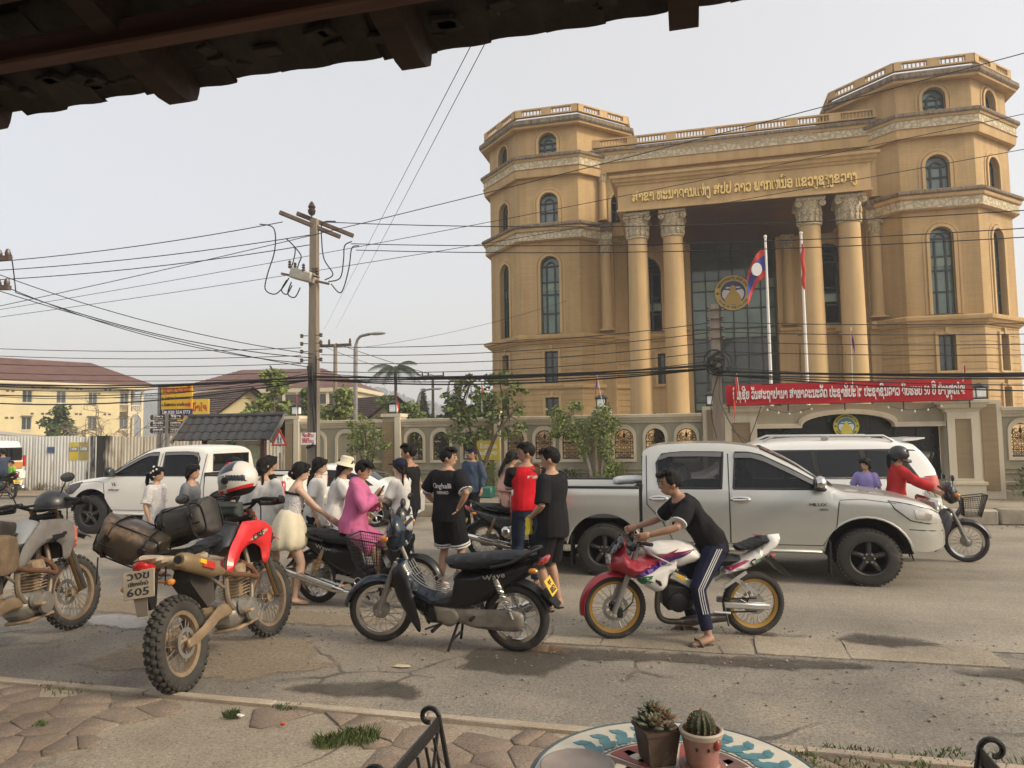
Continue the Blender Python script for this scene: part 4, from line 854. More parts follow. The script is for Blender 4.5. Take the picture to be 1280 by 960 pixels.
def emblem(name,parent,loc,R,ring_m,blue_m,vase_m,d=.06):
 e=node(name,parent,loc)
 mb=MB();mb.lathe([(R,-d),(R*1.0,0)],(0,0,0),'y',48);mb.build('disc',ring_m,e)
 mb=MB();mb.ring((0,-d,0),R*.975,R*.035,'y',48,6);mb.ring((0,-d,0),R*.7,R*.02,'y',48,6);mb.build('rim',ring_m,e)
 mb=MB();mb.lathe([(R*.69,-d-.012),(R*.69,0)],(0,0,0),'y',48);mb.build('field',blue_m,e)
 y0,y1=-d-.03,-d
 mb=MB()
 for s in(-1,1):
  mb.plate([(s*x*R,z*R)for x,z in((.1,.1),(.25,.16),(.5,.2),(.6,.05),(.58,-.2),(.42,-.45),(.2,-.55),(.1,-.3))],y0+.012,y1)
  mb.plate([(s*x*R,z*R)for x,z in((.12,.33),(.3,.36),(.45,.3),(.3,.26),(.14,.27))],y0+.012,y1)
 mb.build('wing',mat('emblem_white',(.82,.82,.8),.5),e)
 mb=MB();prof=[(.62,-.3),(.52,-.52),(.3,-.66),(-.3,-.66),(-.52,-.52),(-.5,-.3),(-.4,-.1),(-.22,.06),(-.17,.25),(-.2,.3),(-.1,.42),(.1,.42),(.2,.3),(.17,.25),(.22,.06),(.4,-.1),(.5,-.3)]
 mb.plate([(x*R*.85,z*R)for x,z in prof[1:]],y0,y1);mb.build('stupa',vase_m,e)
 mb=MB()
 def arc(s,a0,a1,rr,h,top):
  L,W=layout(s);k=abs(a1-a0)*rr/W
  def put(x,y,z):
   a=(a0+a1)/2+(-1 if top else 1)*(x)/rr;q=rr+z if top else rr-z
   return(q*cos(a),y-d-.002,q*sin(a))
  text(mb,s,abs(a1-a0)*rr,h,.012,put=put)
 arc('ທະນາຄານແຫ່ງ ສປປ ລາວ',radians(158),radians(22),R*.78,R*.13,True)
 arc('BANK OF THE LAO PDR',radians(208),radians(332),R*.9,R*.13,False)
 for s in(-1,1):
  for k in range(4):mb.ell((s*R*.84+.05*R*cos(k*pi/2),-d-.01,.05*R*sin(k*pi/2)),(R*.035,.01,R*.035),6,4)
 mb.build('lettering',mat('emblem_ink',(.03,.035,.05),.5),e);return e
emblem('emblem',bank,(0,2.42-.08,8.65+.43),.98,M_GOLD,mat('emblem_blue',(.025,.05,.2),.4),mat('stupa_gold',(.6,.4,.09),.4))
mb=MB();mb.box((0,-2,.05),(30,14,.3));mb.build('forecourt',M_CONC,bank)
def flag_mesh(mb,w,h,folds,drop,seed=0):
 n,m=10,8;vs,fs=[],[]
 for i in range(n+1):
  for j in range(m+1):
   u,v=i/n,j/m
   x=u*w*(1-.45*drop);z=-v*h-u*u*drop*h*.9
   vs.append((x,folds*sin(u*9+v*2+seed)*u,z))
 for i in range(n):
  for j in range(m):a=i*(m+1)+j;fs.append((a,a+1,a+m+2,a+m+1))
 mb.add(vs,fs);return n,m
M_FRED=mat('flag_red',(.48,.04,.03),.8);M_FBLUE=mat('flag_blue',(.035,.045,.22),.8);M_WHITE=mat('white_paint',(.78,.77,.74),.5);M_POLE=mat('pole_white',(.72,.7,.66),.4)
def flagpole(x,z1,lab,kind):
 t=thing('flagpole',lab,'flagpole',(x,30,.4),0,'flagpoles before the bank')
 mb=MB();mb.tube([(0,0,0),(0,0,z1-.4)],[.075,.045],10);mb.ell((0,0,z1-.36),(.07,.07,.07),10,6);mb.build('pole',M_POLE,t)
 mb=MB();mb.box((0,0,.15),(.9,.9,.5),.04);mb.build('plinth',M_CONC,t)
 if kind=='lao':
  mb=MB();n,m=flag_mesh(mb,1.4,1.2,.14,1.05)
  for k in range(len(mb.f)):j=k%m;mb.m[k]=0 if j in(0,1,6,7)else 1
  mb.v=[(-x-.03,y,z+z1-.95+.12)for x,y,z in mb.v];fl=mb.build('flag',[M_FRED,M_FBLUE],t)
  mb=MB()
  for s in(-1,1):mb.add([(-.38+.2*cos(a*pi/10),-.04+s*.08,z1-1.7+.27*sin(a*pi/10))for a in range(20)],[tuple(range(20))])
  mb.build('disc',M_WHITE,fl)
 else:
  mb=MB();P=[]
  for i in range(9):z=z1-.8-i*.23;P.append((.02+.03*sin(i*1.7),-.04,z))
  mb.tube(P,[.04,.07,.09,.08,.09,.09,.08,.08,.04],8);me=blob(mb,.03,1,.02,3,14,(1,1,.15));me.materials.append(M_FRED);obj('flag',me,t)
flagpole(3.2,9.63,'white flagpole flying a red and blue flag with a white disc','lao')
flagpole(4.56,9.66,'white flagpole with a plain red flag hanging furled down it','red')
# ------------------------------------------------------------------ boundary wall with arched grilles, gate, banner
M_WALL=shade_mat('grey_green_render',(.36,.33,.24),tile=False,streaks=.5);M_TRIM=shade_mat('cream_trim',(.62,.55,.42),tile=False,streaks=.5)
M_PANEL=shade_mat('brown_brick_panel',(.30,.225,.135),tile=True,streaks=.3);M_IRON=mat('bronze_iron',(.045,.028,.02),.5,.3)
M_LAMPG=mat('lamp_glass',(.6,.65,.66),.2,emit=(1,.93,.8,.12));M_BLACKM=mat('black_metal',(.015,.015,.016),.45)
YW=17.8;ZB=.3
fence=thing('boundary_wall','grey green boundary wall with cream coping and arched iron grille openings','wall',(0,YW,0))
ZT=2.3
gm=MB()
w,z0,z1=.47,1.2,1.94
for x in(-.15,0,.15):gm.tube([(x,0,z0),(x,0,z1-.04)],.009,5)
gm.tube([(a,0,b)for a,b in arch(-.225,.225,z0+.01,z1-.01,12)],.012,5,closed=True)
for z in(z0+.03,z0+.16,z0+.42):gm.tube([(-.23,0,z),(.23,0,z)],.009,5)
def scroll(mb,cx,cz,r,s,t,a0=0,r_=.008):
 P=[]
 for i in range(16):
  a=a0+s*i*.42;q=r*(1-i/19);P.append((cx+q*cos(a),-.005,cz+q*sin(a)))
 mb.tube(P,r_,4)
for z in(1.29,1.42,1.55,1.68):
 for x in(-.075,.075):
  gm.ring((x,0,z),.055,.008,'y',12,4);gm.ring((x,0,z),.028,.01,'y',8,4)
 for x in(-.18,.18):gm.ring((x,0,z+.06),.035,.008,'y',10,4)
for s in(-1,1):
 scroll(gm,s*.09,1.8,.07,s,1,0);scroll(gm,s*.13,1.74,.06,-s,1,1);scroll(gm,s*.05,1.62,.05,s,1,2)
gm.ell((0,0,1.78),(.035,.02,.07),8,6)
GRILLE=gm.mesh('grille',M_IRON,60)
mb=MB()
mb.plate(arch(-.3,.3,1.13,2.06,12),-.045,.0,[arch(-.235,.235,1.2,1.95,12)]);ARCHTRIM=mb.mesh('arch_trim',M_TRIM)
def wall_bay(x0,x1,arches,blind=False):
 b=node('bay',fence);hs=[]
 mb=MB();holes=[]if blind else[arch(a-.26,a+.26,1.17,1.98,12)for a in arches]
 mb.plate(rect(x0,x1,ZB-.3,2.08),0,.2,holes);mb.build('panel',M_WALL,b)
 for a in arches:
  obj('arch_trim',ARCHTRIM,b,(a,0,0))
  if not blind:obj('grille',GRILLE,b,(a,.1,0))
 mb=MB()
 sweep(mb,[(x0,0),(x1,0)],[(2.08,-.2),(2.08,.03),(2.11,.05),(2.15,.05),(2.16,.09),(2.2,.1),(2.22,.14),(2.29,.15),(2.3,.13),(2.3,-.2)]);mb.build('coping',M_TRIM,b,30)
 mb=MB();sweep(mb,[(x0,0),(x1,0)],[(.94,-.1),(.94,.035),(.99,.035),(.99,-.1)]);sweep(mb,[(x0,0),(x1,0)],[(.6,-.1),(.6,.05),(.66,.05),(.68,.03),(.82,.03),(.85,.06),(.88,.06),(.88,-.1)])
 sweep(mb,[(x0,0),(x1,0)],[(.2,-.1),(.2,.07),(.46,.07),(.48,.04),(.48,-.1)]);mb.build('plinth_moulding',M_WALL,b,30)
def pillar(x0,x1,z=2.38):
 p=node('pillar',fence);w=x1-x0
 mb=MB();mb.box(((x0+x1)/2,.1,(z+.0)/2),(w,.42,z));mb.build('shaft',M_WALL,p)
 mb=MB();mb.plate(rect(x0-.01,x1+.01,z-.02,z+.07),-.16,.36);mb.box((x1-.08,-.13,z/2),(.17,.06,z-.05),.01);mb.build('trim',M_TRIM,p)
 mb=MB();mb.box(((x0+x1-.17)/2,-.115,z/2+.1),(w-.24,.03,z-.5));mb.build('brick_panel',M_PANEL,p)
wall_bay(-10.5,-8.03,(-10.02,-9.15,-8.28),True);wall_bay(-7.49,-5.02,(-7.13,-6.39,-5.56));wall_bay(-4.74,-2.38,(-4.36,-3.62,-2.92));wall_bay(-1.92,.28,(-1.6,-.84,-.09))
wall_bay(6.62,9.4,(7.05,7.85,8.65));wall_bay(10.0,14.5,(10.6,11.6,12.6,13.6))
for a,b in((-10.95,-10.5),(-8.03,-7.49),(-5.02,-4.74),(-2.38,-1.92),(9.4,10.0)):pillar(a,b)
gate=thing('bank_gate','wide gateway with arched lintel and black sliding gate below the red banner','gate',(0,YW-.1,0))
for x0,x1,xo0,xo1 in((.8,1.52,.3,.8),(5.5,6.12,6.12,6.62)):
 p=node('gate_pillar',gate)
 mb=MB();mb.box(((x0+x1)/2,.1,1.2),(x1-x0,.5,2.4));mb.build('shaft',M_TRIM,p)
 mb=MB();mb.plate(rect(x0+.17,x1-.17,.75,2.05),-.165,-.1);mb.build('brick_panel',M_PANEL,p)
 mb=MB();mb.plate(rect(x0,x1,.7,2.2),-.19,-.12,[rect(x0+.15,x1-.15,.75,2.05)]);mb.build('panel_frame',M_TRIM,p)
 mb=MB();path=[(x0,.35),(x0,-.15),(x1,-.15),(x1,.35)]
 sweep(mb,path,[(2.2,-.2),(2.2,.03),(2.26,.05),(2.3,.12),(2.38,.15),(2.4,.19),(2.46,.19),(2.47,.15),(2.47,-.2)]);mb.build('capital',M_TRIM,p,30)
 mb=MB();sweep(mb,path,[(.2,-.2),(.2,.06),(.6,.06),(.62,.1),(.67,.1),(.7,.02),(.7,-.2)]);mb.build('base',M_TRIM,p,30)
 mb=MB();mb.box(((xo0+xo1)/2,.18,1.23),(xo1-xo0,.4,2.44));mb.build('side_pier',M_TRIM,p)
 mb=MB();mb.box(((xo0+xo1)/2-.0,-.03,1.42),(xo1-xo0-.2,.03,1.9));mb.build('side_panel',M_PANEL,p)
def gate_curve(off,n=24):
 P=[(1.52,1.9+off),(2.5,1.9+off)]
 for i in range(n+1):
  a=pi*(1-i/n);P.append((3.5+(.98+off*.6)*cos(a),1.92+off+.29*sin(a)**.9 if 0<i<n else 1.9+off))
 return P[:1]+P[2:]+[(5.5,1.9+off)]
mb=MB();lo=gate_curve(.1);mb.plate(lo+[(5.5,2.43),(1.52,2.43)],.0,.3);mb.build('lintel',M_WALL,gate)
for off,hh,y in((0,.06,-.1),(.062,.045,-.06)):
 mb=MB();a=gate_curve(off);b=gate_curve(off+hh);mb.plate(a+b[::-1],y,.2);mb.build('lintel_moulding',M_TRIM,gate,25)
mb=MB();mb.box((3.51,.42,1.42),(3.98,.06,1.6));mb.build('gate_leaf',mat('black_granite',(.012,.012,.013),.25,var=(6,.4)),gate)
mb=MB();mb.box((3.51,.3,.55),(3.98,.5,.3));mb.build('gate_base',M_WALL,gate)
for x in np.arange(1.7,5.5,.475):mb=MB();mb.box((float(x),.385,1.42),(.02,.02,1.58));mb.build('gate_bar',M_BLACKM,gate)
emblem('gate_emblem',gate,(3.5,.12,1.93),.275,M_YEL,mat('emblem_sky',(.04,.2,.34),.45),M_YEL,.03)
ban=thing('banner','long red banner with one line of white Lao lettering above the gate','banner',(3.4,YW-.5,2.69))
mb=MB()
n=40;vs,fs=[],[]
for i in range(n+1):
 for j in range(5):
  x=-2.56+5.12*i/n;z=-.235+.47*j/4
  vs.append((x,.012*sin(x*3.1)+.006*sin(x*9+j),z))
for i in range(n):
 for j in range(4):a=i*5+j;fs.append((a,a+5,a+6,a+1))
mb.add(vs,fs);mb.build('cloth',mat('banner_red',(.48,.008,.018),.7,var=(1.5,.12)),ban)
mb=MB();text(mb,'ຊົມເຊີຍ ວັນສະຖາປານາ ສາທາລະນະລັດ ປະຊາທິປະໄຕ ປະຊາຊົນລາວ ຄົບຮອບ 50 ປີ ຢ່າງສຸດໃຈ!',4.82,.19,.006)
mb.v=[(x,y-.022+.012*sin(x*3.1),z-.1)for x,y,z in mb.v];mb.build('lettering',mat('banner_white',(.8,.78,.76),.7),ban,20)
mb=MB()
for z in(-.235,.235):mb.tube([(-2.57,.02,z),(2.57,.02,z)],.012,6)
for x in(-2.5,-1.2,0,1.2,2.5):mb.tube([(x,.03,-.4),(x,.03,.25)],.014,6)
mb.build('frame',M_BLACKM,ban)
ll=thing('light_string','string of small white bulbs sagging below the red banner','string lights',(0,YW-.45,0));mb=MB();bb=[]
for x0,x1 in((1.75,2.7),(4.3,5.35)):
 P=[(x0+(x1-x0)*i/8,0,2.36-.1*sin(pi*i/8))for i in range(9)];mb.tube(P,.006,4);bb+=P[::2]
mb.build('cable',M_BLACKM,ll)
bm=MB();bm.ell((0,0,-.03),(.022,.022,.03),8,6);bmesh_=bm.mesh('bulb',mat('bulb',(.8,.76,.66),.3))
for p in bb:obj('bulb',bmesh_,ll,p)
def wall_lamp(x,z,y,lab):
 t=thing('wall_lamp',lab,'lamp',(x,y,z),0,'square lanterns on the boundary wall')
 mb=MB();mb.box((0,0,.02),(.24,.24,.04));mb.box((0,0,.27),(.3,.3,.03),.01);mb.lathe([(.2,.285),(.05,.36),(0,.37)],(0,0,0),'z',4)
 for a in(-1,1):
  for b in(-1,1):mb.box((a*.11,b*.11,.15),(.02,.02,.24))
 mb.build('housing',M_BLACKM,t);mb=MB();mb.box((0,0,.15),(.19,.19,.2),.02);mb.build('glass',M_LAMPG,t)
wall_lamp(6.3,2.48,YW+.1,'lantern on the gate pier right of the red banner');wall_lamp(.52,2.46,YW+.1,'lantern on the gate pier left of the red banner')
wall_lamp(-2.15,2.45,YW+.1,'lantern hidden in the street tree before the bank');wall_lamp(-7.78,2.45,YW+.1,'lantern on the wall pillar with a red flag, near the palm');wall_lamp(-10.72,2.45,YW+.1,'lantern on the wall pillar beside the tiled notice board roof')
def small_flag(x,y,z,lab,kind='red',h=.4,tilt=0.,s=1.):
 t=thing('small_flag',lab,'flag',(x,y,z),0,'small flags along the wall')
 mb=MB();mb.tube([(0,0,-.1),(tilt*h*1.5,0,h*1.5)],.008,5);mb.build('stick',M_POLE,t)
 mb=MB();n,m=flag_mesh(mb,.26*s,.3*s,.03,1.4,x);sx=-1 if tilt<0 else 1
 if kind=='lao':
  for k in range(len(mb.f)):mb.m[k]=0 if(k%m)in(0,1,6,7)else 1
 mb.v=[(sx*a*.55+tilt*h*1.45,b-.01,c+h*1.42)for a,b,c in mb.v];mb.build('cloth',[M_FRED,M_FBLUE],t)
small_flag(-10.6,YW-.1,2.5,'red flag above the left end of the wall, beside the utility pole');small_flag(-7.6,YW-.1,2.45,'red flag on the wall pillar near the palm');small_flag(-5.2,YW-.2,2.5,'red flag among the leaves of the first street tree','red',.5)
small_flag(-2.1,YW-.1,2.7,'red and blue flag above the second street tree','lao',.4,-.2);small_flag(1.15,YW-.6,2.6,'red flag on the left end of the banner','red',.4,-.1,1.7);small_flag(3.55,YW-.6,2.72,'furled red and blue flag at the middle of the banner','lao',.95,0.02,1.1);small_flag(5.75,YW-.6,2.95,'red ribbon flag at the right end of the banner','red',.2,.1,.7)
M_POLEC=mat('pole_concrete',(.235,.195,.15),.9,var=(2.5,.4),dirt=((.12,.1,.08),4,.6),stretch=(1,1,.25));M_RUST=mat('rusty_steel',(.11,.075,.055),.8,var=(8,.5));M_INS=mat('insulator',(.05,.03,.025),.3)
M_CABLE=mat('black_cable',(.012,.012,.012),.6)
pole=thing('utility_pole','tall concrete utility pole with double crossarm and a switch box','utility pole',(-9.22,16.2,.3))
mb=MB();mb.loft([[(sx*r,sy*r*.8,z)for sx,sy in((-1,-1),(1,-1),(1,1),(-1,1))]for z,r in((0,.135),(7.15,.09))]);mb.build('shaft',M_POLEC,pole)
mb=MB();mb.bar((-.75,-.42,7.28),(.58,.3,6.72),.1,.1,.01);arm1=mb.build('crossarm',M_RUST,pole);mb=MB();mb.bar((-.45,-.1,7.32),(.85,.5,6.78),.1,.1,.01);mb.build('crossarm',M_RUST,pole)
mb=MB();mb.tube([(-.05,-.05,7.1),(-.05,-.05,7.3)],.02,6);mb.lathe([(.05,7.25),(.09,7.3),(.1,7.38),(.07,7.42),(.1,7.46),(.06,7.55),(.03,7.6),(0,7.62)],(-.05,-.05,0),'z',10);mb.build('insulator',M_INS,pole)
sb=node('switch_box',pole,(-.2,-.2,5.65));mb=MB();mb.box((0,0,0),(.62,.34,.26),.03,Matrix.Rotation(.3,3,'Y'));mb.build('housing',mat('grey_enamel',(.38,.36,.3),.5,var=(4,.3)),sb)
mb=MB()
for x,y in((-.32,-.1),(-.3,.12),(.1,-.15),(.3,.1),(.45,-.1),(.2,.15)):mb.lathe([(.03,0),(.05,.04),(.025,.07),(.05,.1),(.025,.13),(.045,.16),(.02,.2)],(x,y,.1-x*.3),'z',8)
mb.bar((-.5,-.2,.05),(.6,.25,-.2),.06,.05);mb.bar((-.3,.2,.2),(.5,-.1,-.1),.05,.04);mb.tube([(.1,.1,-.1),(.18,.2,-.6)],.02,6);mb.build('fittings',M_RUST,sb)
mb=MB()
for P in(((-1.4,-.3,7.06),(-1.05,-.2,6.95),(-1.08,-.1,6.4),(-1.28,-.1,5.8),(-1.35,-.1,5.4),(-1.1,-.1,5.25),(-.85,-.15,5.35),(-.6,-.2,5.62)),((-.75,-.1,6.68),(-.5,-.1,6.42),(-.5,-.15,6.1),(-.55,-.2,5.85)),((-.6,.05,6.5),(-.32,-.1,6.2),(-.35,-.15,6.0),(-.38,-.2,5.8)),((.55,.1,7.08),(.2,.05,7.05),(.18,.05,6.6),(.25,.05,6.1),(.5,.05,5.7),(.3,0,5.55)),((.95,.2,6.55),(.75,.2,6.45),(.72,.2,6.1),(.68,.1,5.6),(.4,0,5.5)),((1.1,.3,6.45),(.9,.3,6.4),(.85,.25,5.9),(.75,.15,5.35),(.65,.1,5.22),(.45,.05,5.45)),((-.6,-.3,5.55),(-.75,-.3,5.3),(-.6,-.3,5.18),(-.45,-.3,5.4)),((-.5,-.25,5.5),(-.6,-.25,5.2),(-.4,-.25,5.1),(-.28,-.2,5.35))):
 mb.tube(spline(P,5),.016,5)
mb.build('jumper_cable',M_CABLE,pole)
mb=MB()
for z in(4.12,3.92,3.72,3.5):
 for s in(-1,1):mb.tube([(s*.1,-.13,z),(s*.26,-.13,z)],.012,5);mb.lathe([(.02,-.05),(.05,-.03),(.03,0),(.05,.03),(.02,.05)],(s*.27,-.13,z),'z',8)
mb.build('bracket',M_RUST,pole)
mb=MB();mb.tube(spline([(.02,-.15,3.3),(.06,-.16,2.5),(.12,-.15,1.7),(.1,-.15,1.4),(-.1,-.16,1.3)],5),.035,6);mb.tube([(.13,-.12,3.6),(.15,-.13,.2)],.02,6);mb.tube([(-.05,-.14,3.35),(.02,-.15,2.7),(.06,-.15,2.3)],.06,6);mb.build('cable',M_CABLE,pole)
pb=MB();pb.box((-.05,-.17,1.52),(.4,.02,.3));pn=pb.build('notice',M_WHITE,pole)
mb=MB();text(mb,'ຈັດສັນ',.32,.07,.004);mb.v=[(x-.05,y-.182,z+1.56)for x,y,z in mb.v];k=len(mb.v);text(mb,'ທີ່ດິນ',.32,.07,.004);mb.v[k:]=[(x-.05,y-.182,z+1.42)for x,y,z in mb.v[k:]];mb.build('lettering',M_FRED,pn)
p2=thing('utility_pole','shorter weathered concrete utility pole standing left of the red banner','utility pole',(.62,16.6,.3))
mb=MB();mb.loft([[(sx*r,sy*r,z)for sx,sy in((-1,-1),(1,-1),(1,1),(-1,1))]for z,r in((0,.135),(4.42,.085))]);mb.build('shaft',M_POLEC,p2)
mb=MB()
for z in(4.3,4.08,3.86,3.64):
 mb.bar((-.16,-.1,z),(.2,-.1,z),.03);mb.lathe([(.02,-.05),(.05,-.03),(.03,0),(.05,.03),(.02,.05)],(.16,-.14,z),'z',8);mb.lathe([(.02,-.05),(.045,-.03),(.03,0),(.045,.03),(.02,.05)],(-.14,-.14,z),'z',8)
mb.build('bracket',M_RUST,p2)
mb=MB()
for i in range(7):mb.ring((rg.uniform(-.1,.1),-.12,3.1+rg.uniform(-.12,.12)),rg.uniform(.1,.24),.016,'y',14,5)
mb.tube(spline([(.1,-.1,3.0),(.05,-.3,2.2),(.5,-.4,1.3),(.7,0,1.5),(.95,.3,2.1)],6),.01,4);mb.tube(spline([(.05,-.1,2.9),(-.15,-.2,2.1),(-.05,-.2,1.4)],6),.01,4);mb.build('cable_coil',M_CABLE,p2)
def shrub(x,y,z,r,h,lab,m,n=260,seed=1,cat='shrub'):
 t=thing('shrub',lab,cat,(x,y,z),0,'shrubs along the boundary wall');rg=random.Random(seed);mb=MB()
 for i in range(n):
  a=rg.uniform(0,6.28);q=rg.random()**.5;zz=h*rg.random()**.8;rr=r*q*(1-.5*zz/h)
  p=Vector((rr*cos(a),rr*sin(a),zz+.05));d=Vector((cos(a),sin(a),rg.uniform(.3,1.6))).normalized();l=rg.uniform(.07,.15);s=d.cross(Vector((0,0,1))).normalized()*l*.16
  mb.add([p,p+d*l*.5+s,p+d*l,p+d*l*.5-s],[(0,1,2,3)])
 mb.build('foliage',m,t)
 mb=MB()
 for i in range(6):a=i*1.05;mb.tube([(0,0,0),(r*.5*cos(a),r*.5*sin(a),h*.8)],[.015,.006],5)
 mb.build('stem',mat('bark',(.14,.1,.07),.9,var=(8,.4)),t)
M_LEAF=mat('leaf_green',(.13,.175,.05),.7,var=(2.2,.5),pos=True);M_LEAFL=mat('leaf_light',(.2,.25,.07),.7,var=(2.2,.45),pos=True);M_LEAFD=mat('leaf_dark',(.075,.11,.04),.7,var=(2,.5),pos=True)
shrub(-4.95,17.3,.32,.35,.75,'bushy shrub at the wall foot left of the man in dark blue',M_LEAFL,420,2);shrub(-1.75,17.4,.32,.4,.7,'shrub at the wall foot beside the white tree trunk',M_LEAFL,380,3);shrub(-.55,17.35,.32,.35,.8,'spiky shrub behind the silver pickup bed',M_LEAFD,380,4);shrub(-7.2,17.4,.32,.35,.5,'low shrub behind the man in the black sports shirt',M_LEAFD,300,6);shrub(6.95,17.35,.32,.35,.6,'shrub at the foot of the wall right of the gate',M_LEAFD,320,7);shrub(-2.9,17.4,.32,.4,.55,'low dark shrub behind the man in the red shirt',M_LEAFD,320,9)
tm=MB();tm.box((0,0,.14),(1.1,.35,.3),.04);o=tm.build('planter',mat('green_plastic',(.02,.13,.1),.5));o.location=(-5.3,17.0,.3);tag(o,'long green planter box on the pavement by the wall','planter')
yb=thing('yellow_notice','yellow notice board with Lao lettering on the wall behind the street tree','sign',(-5.05,YW-.16,1.45));mb=MB();mb.box((0,0,0),(.62,.03,.5));mb.build('board',mat('notice_yellow',(.62,.5,.06),.6),yb)
mb=MB();text(mb,'ຮັບສະໝັກ'.replace('ໝ','ຫມ'),.45,.09,.004);mb.v=[(x,y-.018,z+.05)for x,y,z in mb.v];k=len(mb.v);text(mb,'ພະນັກງານ',.45,.09,.004);mb.v[k:]=[(x,y-.018,z-.12)for x,y,z in mb.v[k:]];mb.build('lettering',M_WHITE,yb)
# ------------------------------------------------------------------ hills, far houses, hoarding, signs
M_HILL=mat('hill_forest',(.055,.065,.04),.95,var=(.02,.4),pos=True)
def hill(name,x0,x1,y,prof,depth,n=160,seed=1,rough=5.):
 rg=random.Random(seed);vs,fs=[],[];m=9
 def H(u):
  for(a,ha),(b,hb)in zip(prof,prof[1:]):
   if a<=u<=b:t=(u-a)/(b-a);t=t*t*(3-2*t);return ha+(hb-ha)*t
  return prof[-1][1]
 for i in range(n+1):
  x=x0+(x1-x0)*i/n;h=H(x)+rough*(sin(x*.031+seed)+.6*sin(x*.083)+.4*sin(x*.21))*.4
  for j in range(m):
   t=j/(m-1);hh=h*sin(pi*t)**.8
   vs.append((x,y-depth*.5+depth*t,max(-.5,hh+(rg.uniform(-1,1)*.5*(1 if 0<j<m-1 else 0)))))
 for i in range(n):
  for j in range(m-1):a=i*m+j;fs.append((a,a+m,a+m+1,a+1))
 me=bpy.data.meshes.new(name);me.from_pydata(vs,[],fs);me.materials.append(M_HILL);smooth(me,180)
 o=obj(name,me,kind='structure');return H
H1=hill('hill',-620,160,640,[(-620,40),(-545,42),(-448,44),(-380,54),(-345,55),(-300,44),(-250,30),(-215,17),(-170,5),(160,0)],260,seed=2)
H2=hill('hill',-1500,400,960,[(-1500,74),(-1150,72),(-900,66),(-700,58),(-400,42),(0,30),(400,10)],460,seed=5,rough=6)
mb=MB();rg=random.Random(12)
for i in range(1500):
 x=rg.uniform(-600,-180);t=rg.uniform(.2,.58);h=H1(x)*sin(pi*t)**.8
 s=rg.uniform(1.8,4.2);y=640-130+260*t
 for k in range(3):
  mb.ell((x+rg.uniform(-.3,.3)*s,y,h+s*(.35+.3*k)+rg.uniform(-.2,.2)*s),(s*rg.uniform(.25,.55),s*.45,s*rg.uniform(.25,.5)),6,4)
mb.build('far_wood',M_HILL,kind='stuff')
M_CREAM=mat('cream_render',(.60,.52,.30),.85,var=(.5,.12),pos=True,dirt=((.42,.37,.24),.7,.62));M_ROOF=mat('red_brown_roof',(.16,.075,.058),.8,var=(.9,.35),pos=True)
M_CREAMT=mat('cream_trim_light',(.62,.56,.40),.8)
def ribbed_roof(mb,quad,n,h=.05):
 """sheet of tile rows between two eave and two ridge points"""
 a,b,c,d=[Vector(p)for p in quad];nn=(b-a).cross(d-a).normalized()
 for i in range(n):
  f0,f1=i/n,(i+1)/n
  p,q=a.lerp(d,f0),b.lerp(c,f0);r,s=b.lerp(c,f1),a.lerp(d,f1)
  mb.add([p,q,r,s,p+nn*h,q+nn*h,r+nn*h*.2,s+nn*h*.2],[(4,5,6,7),(0,1,5,4),(1,2,6,5),(3,0,4,7)])
S=1.8
house=thing('yellow_house','long cream yellow two storey house with a red brown hipped roof','house',(-38.71*S,43.8*S,0),radians(63.6))
E_,W_=8.7,11.0
x0,x1=-30.,0.
wl=MB();wl.box(((x0-2.2)/2-.9,W_/2,E_/2),(x1-x0-1.9,W_,E_));cm=MB()
wins=[(-t*S,z0,z1)for t in(7.3,5.34,3.39,1.33,9.3,11.3,13.3)for z0,z1 in((6.25,7.7),(3.05,4.55))]
for x,z0,z1 in wins:cm.box((x,0,(z0+z1)/2),(1.0,.6,z1-z0))
wl.v=[(x if x<-5 else min(x,-1.9),y,z)for x,y,z in wl.v]
obj('wall',cut(wl,[M_CREAM],cm),house)
for x,z0,z1 in wins:
 w=node('window',house,(x,.12,(z0+z1)/2));h=z1-z0
 mb=MB();mb.plate(rect(-.5,.5,-h/2,h/2),-.04,.04,[rect(-.44,-.03,-h/2+.06,h/2-.06),rect(.03,.44,-h/2+.06,h/2-.06)]);mb.build('frame',mat('grey_frame',(.35,.36,.36),.5),w)
 mb=MB();mb.box((0,.05,0),(.98,.02,h));mb.build('pane',M_GLASSD,w);mb=MB();mb.box((0,-.15,-h/2-.05),(1.05,.2,.08));mb.build('sill',M_CREAMT,w)
 if z0<5:mb=MB();mb.box((0,-.3,h/2+.12),(1.2,.5,.06));mb.build('hood',mat('hood_dark',(.1,.07,.06),.8),w)
vm=MB();vm.box((0,-.01,0),(.3,.06,.22));vmesh=vm.mesh('vent',mat('vent_brown',(.1,.05,.035),.8))
for t in(8.4,8.1,7.0,6.4,6.15,5.0,4.4,4.15,3.0,2.6,2.3,1.2):
 for dz in(8.05,4.95):obj('vent',vmesh,house,(-t*S,-.02,dz-(.5 if int(t*10)%3==0 else 0)))
bal=node('balcony',house)
mb=MB()
for x in(-1.75,-.15):
 for y in(.15,3.0):mb.box((x,y,4.3),(.28,.28,8.7))
mb.box((-.95,1.6,5.2),(1.9,3.2,.3));mb.box((-.95,.15,8.45),(1.9,.3,.5));mb.box((-.15,1.6,8.45),(.3,3.2,.5));mb.plate([(-1.9,4.1),(0,4.1),(0,5.2),(-1.9,5.2)],.02,.28,[[(-1.65,4.05+.06),(-.3,4.11),(-.3,4.4),(-.6,4.85),(-.95,4.98),(-1.3,4.85),(-1.65,4.4)]]);mb.build('post',M_CREAMT,bal)
mb=MB();mb.box((-.95,.15,6.15),(1.5,.16,.12));mb.box((-.1,1.6,6.15),(.16,2.8,.12))
